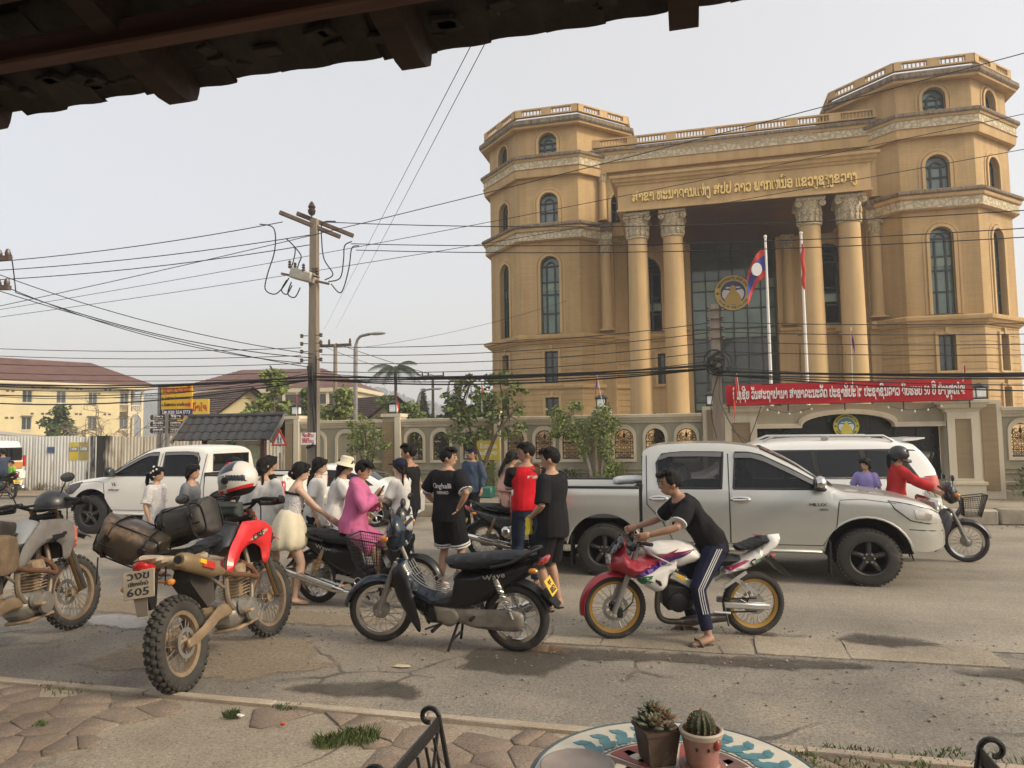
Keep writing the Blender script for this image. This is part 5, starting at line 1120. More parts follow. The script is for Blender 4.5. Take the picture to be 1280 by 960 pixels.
for i in range(6):mb.tube([(-1.55+i*.24,.15,5.35),(-1.55+i*.24,.15,6.1)],.06,6)
mb.build('railing',M_CREAMT,bal);mb=MB();mb.box((-1.0,6.5,4.2),(1.8,6.6,8.4));mb.build('rear_wall',M_CREAM,house)
rf=MB();ov=.9;ex0,ex1,ey0,ey1=x0-ov,x1+ov,-ov,W_+ov;rz=E_+3.1;r0,r1=(x0+5,W_/2,rz),(x1-4.6,W_/2,rz)
ribbed_roof(rf,((ex0,ey0,E_),(ex1,ey0,E_),r1,r0),22,.08);ribbed_roof(rf,((ex1,ey0,E_),(ex1,ey1,E_),r1,r1),22,.08);ribbed_roof(rf,((ex1,ey1,E_),(ex0,ey1,E_),r0,r1),8,.08)
rf.tube([r0,r1],.12,6);rf.tube([r1,(ex1,ey0,E_+.05)],.12,6);rf.build('roof',M_ROOF,house)
mb=MB();sweep(mb,[(ex0,ey0),(ex1,ey0),(ex1,ey1)],[(E_-.5,-.15),(E_-.5,.0),(E_-.3,.0),(E_-.28,.08),(E_-.03,.1),(E_-.03,-.15)]);mb.box(((ex0+ex1)/2,(ey0+ey1)/2,E_-.1),(ex1-ex0-.1,ey1-ey0-.1,.1));mb.build('eave',M_CREAMT,house)
def gable_house(name,lab,loc,rz,L,W,He,Hr,hip=False,m_wall=None):
 h=thing(name,lab,'house',loc,rz,'low houses beyond the wall');mw=m_wall or M_CREAM
 mb=MB()
 if hip:mb.box((0,0,He/2),(L,W,He))
 else:mb.plate([(-W/2,0),(W/2,0),(W/2,He),(0,Hr),(-W/2,He)],-L/2,L/2,plane='yz')
 mb.build('wall',mw,h);mb=MB();o=.7
 a,b=L/2+o,W/2+o;ze=He-(.5 if not hip else 0);k=L/2-W/2 if hip else a
 for s in(-1,1):
  q=((-a*s,-b*s,ze),(a*s,-b*s,ze),(k*s,0,Hr+.1),(-k*s,0,Hr+.1));ribbed_roof(mb,q,14,.07)
  mb.add([(-a*s,-b*s,ze-.12),(a*s,-b*s,ze-.12),(k*s,0,Hr-.05),(-k*s,0,Hr-.05)],[(3,2,1,0)])
  if hip:ribbed_roof(mb,((a*s,-b*s,ze),(a*s,b*s,ze),(k*s,0,Hr+.1),(k*s,0,Hr+.1)),14,.07)
 mb.build('roof',M_ROOF if hip else mat('old_brown_roof',(.11,.07,.055),.85,var=(1.2,.4),pos=True),h)
 if hip:
  mb=MB();sweep(mb,[(-a,b),(-a,-b),(a,-b),(a,b)],[(He-.55,-.2),(He-.55,-.05),(He-.3,0),(He-.02,.05),(He-.02,-.2)]);mb.build('eave',M_CREAMT,h)
  mb=MB()
  for i in range(9):mb.box((-L/2+.4+i*(L-.8)/8,-W/2-.25,He/2),(.35,.35,He))
  mb.build('post',M_CREAMT,h)
  mb=MB();mb.box((0,-W/2-.02,He-1.5),(L-1,.06,1.3));mb.build('opening',mat('dark_opening',(.05,.05,.045),.8),h)
 else:
  mb=MB();mb.box((L/2+.02,-W/4,He-.9),(.06,1.,1.1));mb.box((-L/6,-W/2-.02,He-1.3),(1.2,.06,1.2));mb.build('window',M_GLASSD,h)
 return h
gable_house('school_building','long low building with a dark red hipped roof behind the trees',(-57.5,92,0),radians(10),25,13,8.3,11.5,True)
gable_house('gabled_house','small house with weathered brown gable roof beside the yellow sign',(-30.0,41,0),radians(-28),6.5,4.6,3.3,4.9)
gable_house('gabled_house','brown gabled roof between the street lamp and the utility pole',(-21.8,45,0),radians(-30),6,4,3.1,4.35)
shed=thing('low_shed','low shed with a pale sheet roof at the far left behind the hoarding','shed',(-40,34.5,0),radians(12));mb=MB();mb.plate([(-6,2.9),(4.2,2.9),(4.2,3.0),(-6,3.0)],-2.5,2.5);mb.v=[(x,y,z-.12*(x+6)-.05*y)for x,y,z in mb.v];mb.build('roof',mat('pale_sheet',(.42,.38,.32),.6,var=(3,.3)),shed);mb=MB();mb.box((-1,0.3,1.2),(9,3.5,2.6));mb.v=[(x,y,z if z<1 else 2.6-.12*(x+6))for x,y,z in mb.v];mb.build('wall',mat('brown_board',(.14,.1,.075),.9),shed)
hoard=thing('sheet_metal_hoarding','long white corrugated hoarding with a scorched black patch and yellow posters','fence',(-27.5,21.2,.0),atan2(1.9,15.2))
def zinc(name,c,seed):
 return mat(name,c,.55,.0,var=(1.5,.15),dirt=((.33,.27,.19),1.1,.62 if seed else .5),stretch=(2,2,.3),spec=.4)
M_Z=[zinc('white_sheet',(.66,.66,.62),1),zinc('cream_sheet',(.6,.55,.44),0)]
def sheet_panel(w,h):
 mb=MB();n=28;P=[]
 for i in range(n+1):P.append((w*i/n,.022*(1 if(i%4)in(1,2)else 0)))
 vs=[(x,-y,z)for z in(0,h)for x,y in P];k=n+1
 mb.add(vs,[(i,i+1,i+1+k,i+k)for i in range(n)]);return mb
zp=[sheet_panel(.92,2.02).mesh('metal_sheet',m,20)for m in M_Z]
for i in range(-14,17):
 o=obj('metal_sheet',zp[0 if i<7 else 1],hoard,(i*.9,rg.uniform(-.012,.012),rg.uniform(-.01,.03)-(.012*max(0,i))+.03));o.rotation_euler=(0,rg.uniform(-.006,.006),0)
def soot_mat():
 m=bpy.data.materials.new('soot');m.use_nodes=True;nt=m.node_tree;N=nt.nodes.new;L=nt.links.new;b=nt.nodes['Principled BSDF'];b.inputs['Base Color'].default_value=(.03,.027,.025,1);b.inputs['Roughness'].default_value=.95
 tc=N('ShaderNodeTexCoord');n=N('ShaderNodeTexNoise');n.inputs['Scale'].default_value=2.2;n.inputs['Detail'].default_value=7;mp=N('ShaderNodeMapping');mp.inputs['Scale'].default_value=(2.5,1,.6);L(tc.outputs['Object'],mp.inputs[0]);L(mp.outputs[0],n.inputs[0])
 sp=N('ShaderNodeSeparateXYZ');L(tc.outputs['Object'],sp.inputs[0]);a=N('ShaderNodeMath');a.operation='ABSOLUTE';L(sp.outputs[0],a.inputs[0]);s=N('ShaderNodeMath');s.operation='MULTIPLY_ADD';L(a.outputs[0],s.inputs[0]);s.inputs[1].default_value=-.8;s.inputs[2].default_value=.45
 ad=N('ShaderNodeMath');ad.operation='ADD';L(s.outputs[0],ad.inputs[0]);L(n.outputs[0],ad.inputs[1]);r=N('ShaderNodeValToRGB');L(ad.outputs[0],r.inputs[0]);r.color_ramp.elements[0].position=.52;r.color_ramp.elements[1].position=.85
 L(r.outputs[0],b.inputs['Alpha']);return m
mb=sheet_panel(1.9,1.98);mb.v=[(x-.95,y-.008,z)for x,y,z in mb.v];o=mb.build('scorch_mark',soot_mat(),hoard,20);o.location=(6.25,-.012,.02)
for x,w,c,s in((5.21,.36,(.62,.5,.05),'ໂປຣ'),(5.62,.37,(.36,.29,.09),'ໂປຣ')):
 p=node('poster',hoard,(x,-.035,1.44));mb=MB();mb.box((0,0,0),(w,.01,.66));mb.build('paper',mat('poster'+str(int(c[0]*100)),c,.7,var=(3,.2)),p);mb=MB();mb.box((0,-.007,.08),(w,.004,.18));mb.build('stripe',mat('poster_grey',(.2,.22,.22),.7),p)
 mb=MB();text(mb,s.replace('ຣ','ຮ'),w*.8,.09,.004);mb.v=[(a,b-.01,c_+.04)for a,b,c_ in mb.v];mb.build('lettering',M_WHITE,p)
p=node('poster',hoard,(4.28,-.035,1.5));mb=MB();mb.box((0,0,0),(.3,.01,.22));mb.build('paper',mat('poster_blue',(.09,.13,.24),.7,var=(6,.5)),p)
mb=MB();rg2=random.Random(31)
for i in range(90):
 xx=rg2.uniform(-9,5.5);tuft(mb,xx,-.25+rg2.uniform(-.3,.12),0,28,.2,rg2.uniform(.12,.5),rg2)
g=mb.build('grass',mat('dry_grass',(.13,.125,.055),.8,var=(4,.5),pos=True),kind='stuff');g.location=hoard.location;g.rotation_euler=hoard.rotation_euler
M_STEEL=mat('galvanised',(.27,.26,.24),.5,.5,var=(6,.3));M_SY=mat('sign_yellow',(.72,.42,.02),.5,var=(3,.12));M_SR=mat('sign_red',(.45,.03,.02),.5);M_NAVY=mat('sign_navy',(.025,.03,.12),.5);M_BRN=mat('sign_brown',(.055,.03,.025),.6,var=(5,.3));M_INK=mat('ink_black',(.02,.02,.02),.6)
def at_text(mb,s,w,h,x,y,z):k=len(mb.v);text(mb,s,w,h,.006);mb.v[k:]=[(a+x,b+y,c+z)for a,b,c in mb.v[k:]]
sg=thing('roadside_sign','tall yellow roadside sign with red and black lettering and a navy strip','sign',(-17.2,21,0),.04)
mb=MB();mb.box((-.72,.06,1.85),(.1,.1,3.75));mb.box((-.6,.06,1.85),(.06,.08,3.75));mb.box((.55,.08,1.4),(.06,.06,2.6));mb.build('post',M_STEEL,sg)
mb=MB();mb.box((0,0,3.3),(1.2,.05,.85));mb.build('board',M_SY,sg);mb=MB();mb.box((0,.001,2.76),(1.2,.05,.24));mb.build('strip',M_NAVY,sg)
mb=MB();at_text(mb,'ບິຊິຄຸນຊາວໂຊກດີ',1.08,.15,0,-.03,3.47);mb.plate([(.36,2.97),(.48,2.97),(.48,2.92),(.58,3.02),(.48,3.12),(.48,3.07),(.36,3.07)],-.035,-.02);mb.build('red_lettering',M_SR,sg)
mb=MB();at_text(mb,'ໂຄສະນາ ຖ່າຍເອກະສານ',.98,.075,.04,-.03,3.22);at_text(mb,'ພິມຮູບດ່ວນ ນາມບັດ',.82,.075,-.06,-.03,2.99)
for z in(3.22,2.98):mb.plate([(-.57,z),(-.5,z+.04),(-.57,z+.08)],-.035,-.02)
mb.build('black_lettering',M_INK,sg);mb=MB();at_text(mb,'ໂທ 020 554 1773',1.1,.11,0,-.03,2.71);mb.build('white_lettering',M_WHITE,sg)
s2=thing('guesthouse_sign','smaller yellow sign with large red Lao words behind the tall yellow sign','sign',(-20.5,26,0));mb=MB();mb.box((0,0,3.15),(1.6,.06,.72));mb.build('board',mat('sign_bright_yellow',(.75,.5,.04),.5),s2);mb=MB();at_text(mb,'ພັກ ນ້ຳໃຈ',1.3,.26,.08,-.035,3.0);mb.build('lettering',M_SR,s2);mb=MB();mb.box((-.3,.01,2.62),(.9,.05,.28));mb.build('lower_board',M_SY,s2);mb=MB();mb.box((-.6,.08,1.5),(.08,.08,3));mb.box((.5,.08,1.5),(.08,.08,3));mb.build('post',M_STEEL,s2)
ds=thing('direction_sign','steel post with six small brown direction boards','sign',(-16.73,20,0));mb=MB();mb.box((0,0,1.35),(.11,.11,2.7));mb.build('post',M_STEEL,ds)
for i,z in enumerate((2.57,2.35,2.13)):
 for s in(-1,1):
  mb=MB();x0,x1=.06,.62+(.05 if s<0 else 0);mb.plate([(s*x,z+q)for x,q in((x0,-.085),(x1-.04,-.085),(x1,0),(x1-.04,.085),(x0,.085))],-.02,.02);b=mb.build('board',M_BRN,ds)
  mb=MB();at_text(mb,('ວັດ','ຖ້ຳ','ທົ່ງໄຫຫິນ','ຕະຫລາດ','ສະຫນາມບິນ','ໂຮງຫມໍ')[i*2+(s>0)],.4,.05,s*.34,-.023,z+.005);at_text(mb,('Pagoda','Cave','Plain of Jars','Market','Airport','Hospital')[i*2+(s>0)],.4,.03,s*.34,-.023,z-.06);mb.build('lettering',M_WHITE,b)
ws=thing('shop_board','white board with a red lower edge behind the direction sign','sign',(-17.9,23.5,0));mb=MB();mb.box((0,0,1.95),(1.7,.05,.5));mb.build('board',M_WHITE,ws);mb=MB();mb.box((0,-.01,1.72),(1.7,.05,.05));at_text(mb,'ຮ້ານ ຂາຍເຄື່ອງ',1.2,.1,-.1,-.03,2.0);mb.build('red_edge',M_SR,ws);mb=MB()
for x in(-.8,.35,.75):mb.box((x,.04,.9),(.07,.07,1.8))
mb.build('post',M_INK,ws);mb=MB();mb.box((-.15,0,1.2),(.4,.3,.5));mb.build('meter_box',mat('dark_grey_box',(.08,.085,.09),.6),ws)
tri=thing('warning_sign','triangular red bordered warning sign with two walking children','sign',(-10.37,16.5,.3));mb=MB();mb.tube([(0,.03,0),(0,.03,1.75)],.03,8);mb.build('post',M_STEEL,tri)
T3=[(-.24,1.34),(.24,1.34),(0,1.79)];mb=MB();mb.plate([(-.21,1.36),(.21,1.36),(0,1.755)],-.012,.01);mb.build('face',M_WHITE,tri);mb=MB();mb.plate(T3,-.02,.005,[[(-.165,1.385),(.165,1.385),(0,1.69)]]);mb.build('border',M_SR,tri)
mb=MB()
for x,s in((-.035,1),(.045,.85)):
 mb.ell((x,-.016,1.39+.2*s),(.016*s,.006,.018*s),8,5);mb.bar((x,-.016,1.48),(x,-.016,1.39+.175*s),.035*s,.008);mb.bar((x,-.016,1.48),(x-.025,-.016,1.4),.014,.008);mb.bar((x,-.016,1.48),(x+.025,-.016,1.4),.014,.008)
mb.build('figures',M_INK,tri);mb=MB();mb.box((.0,.0,1.24),(.06,.02,.16));mb.build('plate',M_WHITE,tri)
ki=thing('notice_board_shelter','wooden notice board shelter with a dark grey tiled gable roof','notice board',(-13.1,18.5,.1))
M_TILE=mat('dark_roof_tile',(.05,.052,.052),.6,var=(5,.5),dirt=((.12,.115,.1),6,.6));M_WOODR=mat('red_brown_wood',(.09,.035,.025),.6,var=(6,.4))
mb=MB()
for x in(-1.05,.95):mb.box((x,0,.95),(.13,.13,1.9),.01)
mb.box((0,0,1.78),(2.9,.09,.12));mb.box((0,-.42,1.74),(3.0,.07,.1));mb.box((0,.42,1.74),(3.0,.07,.1))
for x in(-1.4,0,1.4):mb.bar((x,-.62,1.72),(x,0,2.36),.07);mb.bar((x,.62,1.72),(x,0,2.36),.07)
mb.build('timber_frame',M_WOODR,ki)
tl=MB();pr=[]
for i in range(9):u=i/8;pr.append((u*.3,.022*sin(u*pi*2)+.012))
vs=[(x-.15,y,z+(.018 if y<0.01 else 0))for y in(0,.32)for x,z in pr]+[(x-.15,y,z-.014)for y in(0,.32)for x,z in pr]
tl.add(vs,[(i,i+1,i+10,i+9)for i in range(8)]+[(i+18,i+27,i+28,i+19)for i in range(8)]+[(i,i+18,i+19,i+1)for i in range(8)]);tile=tl.mesh('roof_tile',M_TILE,60)
sl=atan2(.68,.66)
for s in(-1,1):
 for r in range(3):
  for c in range(11):
   o=obj('roof_tile',tile,ki,(s*(-1.55+c*.295+.08),s*(-.68+r*.225),1.68+r*.232));o.rotation_euler=(sl,0,0 if s==-1 else pi)
   if s==-1:o.location=(-1.47+c*.295,-.68+r*.225,1.70+r*.232+rg.uniform(-.004,.004))
   else:o.location=(1.47-c*.295,.68-r*.225,1.70+r*.232)
mb=MB();mb.tube([(-1.64,0,2.42),(1.66,0,2.42)],.07,8);mb.build('ridge',M_TILE,ki);mb=MB()
for x in(-1.62,1.66):
 for s in(-1,1):mb.bar((x,s*.74,1.64),(x,0,2.42),.04,.12)
mb.build('barge_board',mat('barge_grey',(.16,.155,.14),.7),ki)
mb=MB();mb.box((-.05,.02,1.1),(1.9,.04,1.15));mb.build('board',mat('board_pale',(.5,.47,.38),.7,var=(4,.15)),ki);mb=MB();mb.box((.6,-.012,1.15),(.5,.02,.8));mb.build('map_sheet',mat('sheet_green',(.4,.42,.26),.7,var=(8,.3)),ki);mb=MB();mb.box((-.4,-.012,1.15),(.9,.02,.85));mb.build('map_sheet',mat('sheet_grey',(.52,.52,.48),.7,var=(9,.3)),ki)
mb=MB();mb.plate([(-.3,1.45),(0,1.5),(.05,1.62),(-.1,1.6),(-.2,1.66),(-.3,1.55)],-.03,-.022);mb.build('green_mark',mat('mark_green',(.06,.2,.06),.7),ki)
def lamp_post(x,y,h,arm,lab):
 t=thing('street_lamp',lab,'street lamp',(x,y,0),0,'street lamps beyond the wall');mb=MB();P=[(0,0,0),(0,0,h-.5)]+[(arm*.45*(1-cos(a)),0,h-.5+.45*sin(a))for a in(.4,.8,1.2,1.57)]+[(arm,0,h)]
 mb.tube(P,[.075]*2+[.05]*5,8);mb.build('post',M_STEEL,t);mb=MB();mb.ell((arm+.25,0,h),(.32,.1,.06),10,6);mb.build('lamp_head',mat('lamp_grey',(.3,.3,.29),.4),t)
lamp_post(-10.95,22,5.3,.55,'grey street lamp with curved arm right of the tall utility pole');lamp_post(-14.2,36,4.3,.8,'street lamp with wide curved arm left of the far power pole');lamp_post(-12.5,36,4.75,.3,'thin far street lamp with short arm, right of the far power pole')
def far_pole(x,y,h,w,lab):
 t=thing('power_pole',lab,'utility pole',(x,y,0),0,'power poles beyond the wall');mb=MB();mb.tube([(0,0,0),(0,0,h)],[.13,.09],6);mb.build('shaft',M_POLEC,t);mb=MB();mb.box((0,0,h-.05),(w,.1,.12));mb.build('crossarm',M_RUST,t);mb=MB()
 for x_ in(-w/2+.05,-w/5,w/2-.05):mb.lathe([(.05,h),(.06,h+.1),(.04,h+.22),(0,h+.24)],(x_,0,0),'z',6)
 mb.build('insulator',M_INS,t)
far_pole(-14.9,28,5.85,1.5,'power pole with crossarm between the tall pole and the curved lamp');far_pole(-16.72,45,5.8,1.6,'distant power pole with crossarm right of the palm')
def leafy(mb,c,r,n,l,rg,droop=.2,wid=.32):
 for i in range(n):
  d=Vector((rg.gauss(0,1),rg.gauss(0,1),rg.gauss(0,1))).normalized();p=Vector(c)+Vector((d.x*r[0],d.y*r[1],d.z*r[2]))*rg.random()**.4
  ax=Vector((rg.gauss(0,1),rg.gauss(0,1),rg.gauss(-droop,.6))).normalized();s=ax.cross(Vector((rg.gauss(0,1),rg.gauss(0,1),rg.gauss(0,1)))).normalized();L=l*rg.uniform(.6,1.25)
  mb.add([p,p+ax*L*.45+s*L*wid,p+ax*L,p+ax*L*.45-s*L*wid],[(0,1,2,3)])
M_BARK=mat('bark',(.14,.1,.07),.9,var=(8,.4));M_WBARK=mat('pale_bark',(.34,.3,.24),.9,var=(8,.4))
def tree(name,lab,loc,trunk,clumps,leaf,m,bark=None,group='street trees before the bank wall',seed=1,n=120,r0=.05,wid=.32,extra=None):
 t=thing(name,lab,'tree',loc,0,group);rg=random.Random(seed);mb=MB()
 for P in trunk:q=spline(P,5);mb.tube(q,[r0*(1-.75*i/len(q))for i in range(len(q))],7)
 for c,r in clumps:
  tip=min((p[-1]for p in trunk),key=lambda e:(Vector(e)-Vector(c)).length);mb.tube([tip,Vector(tip).lerp(Vector(c),.5)+Vector((0,0,.05)),c],[r0*.3,r0*.22,.006],5)
  for k in range(3):
   d=Vector((rg.gauss(0,1),rg.gauss(0,1),rg.gauss(.3,1))).normalized()*max(r)*.9;mb.tube([c,Vector(c)+d],[r0*.15+.003,.003],4)
 mb.build('trunk',bark or M_BARK,t,80);mb=MB()
 for c,r in clumps:leafy(mb,c,r,int(n*(r[0]*r[2])**.7/.09),leaf,rg,wid=wid)
 if extra:extra(mb,rg)
 mb.build('crown',m,t,180);return t
rg=random.Random(5)
def clumps_in(box,k,s,rg):
 return[((rg.uniform(box[0],box[1]),rg.uniform(box[2],box[3]),rg.uniform(box[4],box[5])),(s*rg.uniform(.6,1.2),s*rg.uniform(.6,1.1),s*rg.uniform(.5,.95)))for _ in range(k)]
tree('street_tree','open branching street tree with round leaves left of the bank',(-5.05,17.0,.3),[[(0,0,0),(.03,0,.7),(-.25,.1,1.5),(-.5,.1,2.3),(-.25,0,2.9)],[(.02,0,.6),(.25,.1,1.3),(.55,.1,2.0),(.5,0,2.9)],[(.1,0,.9),(.35,0,1.5),(.75,0,2.0)]],[((-.55,0,2.75),(.18,.2,.22)),((-.35,.1,2.95),(.2,.2,.16)),((-.1,0,2.6),(.25,.2,.2)),((.25,0,2.9),(.22,.2,.2)),((.55,.1,3.0),(.25,.2,.18)),((.85,0,2.7),(.2,.2,.16)),((.6,0,2.4),(.3,.2,.25)),((.95,0,2.15),(.2,.2,.15)),((.3,0,2.0),(.3,.25,.22)),((-.25,0,2.1),(.3,.25,.22)),((-.55,.1,1.9),(.3,.2,.2)),((-.75,0,1.55),(.25,.2,.2)),((-.4,0,1.45),(.3,.2,.2)),((.7,0,1.6),(.3,.2,.18)),((1.0,.1,1.75),(.2,.2,.12)),((-.75,0,2.2),(.15,.2,.15)),((0,0,1.6),(.25,.2,.2)),((-.95,0,2.55),(.1,.1,.1)),((1.15,0,2.6),(.1,.1,.08))],.11,M_LEAF,M_BARK,seed=3,n=58,wid=.42)
tree('street_tree','bushy light green street tree with pale trunks before the bank steps',(-2.25,17.2,.3),[[(0,0,0),(-.15,0,.8),(-.35,0,1.5),(-.6,0,2.0)],[(.1,0,0),(.2,0,.9),(.25,0,1.7),(.2,0,2.2)],[(.03,0,.2),(.04,0,1.0),(0,0,1.8)]],[((-.9,0,2.05),(.25,.2,.22)),((-.65,0,1.75),(.35,.3,.3)),((-.95,0,1.55),(.2,.2,.18)),((-.4,0,1.5),(.3,.3,.25)),((-.1,0,1.75),(.3,.3,.25)),((.25,0,2.05),(.25,.3,.25)),((.2,0,1.5),(.35,.3,.3)),((.45,0,1.75),(.2,.2,.2)),((.3,0,1.1),(.25,.2,.25)),((-.25,0,1.15),(.2,.2,.2)),((-.45,0,2.2),(.2,.2,.15)),((.1,0,.35),(.3,.2,.3)),((.35,0,.75),(.15,.2,.25))],.085,M_LEAFL,M_WBARK,seed=4,n=150)
tree('street_tree','thin young street tree left of the man in the black shirt',(-8.15,17.0,.3),[[(0,0,0),(-.05,0,.6),(-.2,0,1.2)],[(0,0,0),(.12,0,.7),(.25,0,1.3)],[(0,0,.2),(.02,0,1.1),(-.05,0,1.7)]],[((-.3,0,1.6),(.25,.2,.2)),((0,0,1.85),(.22,.2,.18)),((.25,0,1.6),(.25,.2,.2)),((.5,0,1.3),(.2,.2,.12)),((-.1,0,1.35),(.3,.2,.2)),((.1,0,1.05),(.2,.2,.15)),((-.4,0,1.2),(.15,.2,.15)),((-.45,0,1.9),(.12,.1,.1))],.085,M_LEAFL,M_BARK,seed=6,n=130)
bk='trees beyond the boundary wall'
def fluffy(lab,x,y,h,w,m,seed,leaf=.22,n=60,cl=26):
 rg=random.Random(seed);C=[]
 for k in range(cl):
  t=rg.random();zz=h*(.3+.68*t);q=w*sqrt(max(.05,1-(2*t-.75)**2*.9))*rg.uniform(.2,.95);a=rg.uniform(0,6.28);C.append(((q*cos(a),q*sin(a)*.7,zz),(w*rg.uniform(.18,.34),w*.25,h*rg.uniform(.06,.12))))
 tree('leafy_tree',lab,(x,y,0),[[(0,0,0),(.05,0,h*.35),(0,0,h*.75)],[(0,0,h*.2),(w*.25,0,h*.45),(w*.4,0,h*.65)],[(0,0,h*.2),(-w*.25,0,h*.5),(-w*.4,0,h*.6)]],C,leaf,m,seed=seed,n=n,r0=.1,group=bk)
fluffy('tall light green tree behind the tiled notice board roof',-16.6,26,4.55,1.5,M_LEAFL,11,.2,60);fluffy('green tree just right of the tall utility pole',-13.6,26,3.7,1.3,M_LEAFL,12,.18,60);fluffy('dark green tree left of the tall utility pole',-17.3,30,4.1,1.2,M_LEAF,13,.2,55);fluffy('low green tree beneath the palm',-15.9,36,3.8,2.0,M_LEAF,14,.2,45)
fluffy('dark tree mass between the palm and the bank',-11.5,34,3.6,1.6,M_LEAFD,15,.2,50);fluffy('broad green tree behind the curved street lamp',-12.5,30,3.2,1.6,M_LEAF,17,.2,45);fluffy('dark evergreen behind the first street tree',-9.6,33,3.7,1.2,M_LEAFD,18,.2,60);fluffy('shrubby tree behind the low shed at far left',-38.5,36.5,3.9,1.6,M_LEAFD,19,.25,40,16)
def conifer(lab,x,y,h,seed):
 rg=random.Random(seed);C=[]
 for k in range(16):t=k/15;a=k*2.4;q=(1-t)*h*.2;C.append(((q*cos(a),q*sin(a),h*(.25+.75*t)),(h*.1*(1.15-t),h*.1*(1.15-t),h*.07)))
 tree('conifer',lab,(x,y,0),[[(0,0,0),(0,0,h*.5),(0,0,h)]],C,.2,M_LEAFD,seed=seed,n=70,r0=.09,group=bk,wid=.16)
conifer('dark conifer left of the distant power pole',-15.5,40,4.4,31);conifer('tallest dark conifer right of the distant power pole',-14.0,42,4.9,32);conifer('small dark conifer beside the curved street lamp arm',-17.0,44,4.3,33)
palm=thing('palm_tree','coconut palm with drooping fronds behind the boundary wall','tree',(-18.1,42,0));mb=MB();q=spline([(.12,0,0),(.05,0,2.5),(-.05,0,6.1)],6);mb.tube(q,[.14-.05*i/len(q)for i in range(len(q))],8);mb.build('trunk',M_BARK,palm);mb=MB();rg=random.Random(8)
for k in range(15):
 a=k*2.4;up=rg.uniform(.2,1.4);L=rg.uniform(1.5,2.1);P=[]
 for i in range(9):f=i/8;P.append(Vector((-.05+cos(a)*L*f,sin(a)*L*f,6.1+up*L*f*.7-1.25*L*f*f*.6)))
 fm=MB();fm.tube(P,[.025-.002*i for i in range(9)],4)
 for i in range(8):
  for h in(0,.33,.66):
   p=P[i].lerp(P[i+1],h);d=(P[i+1]-P[i]).normalized();s=d.cross(Vector((0,0,1))).normalized();l=.5*sin(pi*min(1,(i+h+1.2)/9.5))+.1
   for sg_ in(-1,1):
    e=p+(s*sg_*.75+d*.5+Vector((0,0,-.55)))*l;m_=d*.035;fm.add([p-m_,p+m_,e],[(0,1,2)])
 fm.build('frond',M_LEAFD,palm,180)
bt=thing('bare_bush','leafless tangled bush of grey twigs behind the white hoarding','bush',(-29.6,30,0));mb=MB();rg=random.Random(17)
def twig(p,d,l,r,k):
 P=[p];q=p
 for i in range(4):d=(d+Vector((rg.gauss(0,.3),rg.gauss(0,.3),rg.gauss(-.06,.25)))).normalized();q=q+d*l/4;P.append(q)
 mb.tube(P,[r*(1-.15*i)for i in range(5)],4,False)
 if k:
  for j in range(4):twig(P[rg.randint(1,4)],(d+Vector((rg.gauss(0,.8),rg.gauss(0,.8),rg.gauss(-.1,.5)))).normalized(),l*.62,r*.55,k-1)
for a in range(12):twig(Vector((0,0,.6)),Vector((cos(a*.7)*1.0,sin(a*.7)*.4,.7)).normalized(),2.0,.055,3)
mb.build('branch',mat('grey_twig',(.22,.18,.14),.9),bt,180);mb=MB()
for a in range(14):
 d=Vector((cos(a*.9),sin(a*.9)*.5,.8+.3*sin(a*3)));p0=Vector((-.4+.12*a,-.5,1.2));s=d.cross(Vector((0,1,0))).normalized()*.13
 mb.add([p0,p0+d*.5+s,p0+d*.95+Vector((0,0,-.1)),p0+d*.5-s],[(0,1,2,3)])
mb.build('leaf',M_LEAF,bt,180)
# ------------------------------------------------------------------ overhead cables: each one a thing
def wire(a,b,sag=.2,r=.009,lab='thin black overhead cable strung between the utility poles',group='overhead cables',n=18,y=None):
 a,b=Vector(a),Vector(b);P=[a.lerp(b,i/n)-Vector((0,0,sag*4*(i/n)*(1-i/n)))for i in range(n+1)];c=(a+b)/2
 mb=MB();mb.tube([p-c for p in P],r,4,False);o=mb.build('overhead_cable',M_CABLE);o.location=c;return tag(o,lab,'cable',group)
ext=lambda p,q,f:tuple(Vector(p)+(Vector(q)-Vector(p))*f)
HV='high voltage cable running from the left to the crossarms of the tall pole'
wire((-27,13.5,6.9),(-9.95,15.9,7.36),.5,.012,HV,'high voltage cables on the left');wire((-27,13.6,6.75),(-9.3,16.1,7.02),.45,.012,HV,'high voltage cables on the left');wire((-27,13.7,6.6),(-9.2,16.3,6.84),.5,.012,HV,'high voltage cables on the left')
HR='high voltage cable running from the tall pole past the bank front'
wire((-8.9,16.2,7.35),(16,17,6.6),.55,.011,HR,'high voltage cables before the bank');wire((-8.4,16.6,6.85),(16,17,6.2),.45,.011,HR,'high voltage cables before the bank');wire((-8.3,16.7,6.7),(16,17,6.0),.45,.011,HR,'high voltage cables before the bank')
wire((-27,14,4.2),(14,14,9.9),.5,.009,'single cable rising across the bank front to the upper right');TW_='one of two twin cables slanting up across the bank front'
wire((-27,17,5.4),(14,17,9.4),.35,.008,TW_,'twin slanting cables');wire((-27,17,5.3),(14,17,8.5),.35,.008,TW_,'twin slanting cables')
LV='low voltage cable on the brackets of the tall concrete pole'
for i,(z,zl,zr)in enumerate(((4.12,5.3,4.72),(3.92,5.1,4.5),(3.72,4.85,4.3),(3.5,4.6,4.08))):
 wire((-27,14.6,zl),(-9.5,16.07,z),.32,.009,LV,'low voltage cables left of the tall pole');wire((-8.95,16.07,z),(.5,16.5,(4.3,4.08,3.86,3.64)[i]),.18,.009,'low voltage cable between the two concrete poles','low voltage cables between the poles');wire((.75,16.5,(4.3,4.08,3.86,3.64)[i]),(16,17,zr-.6),.25,.009,'low voltage cable right of the pole beside the banner','low voltage cables right of the banner pole')
TB='strand of the thick sagging bundle of telephone cables'
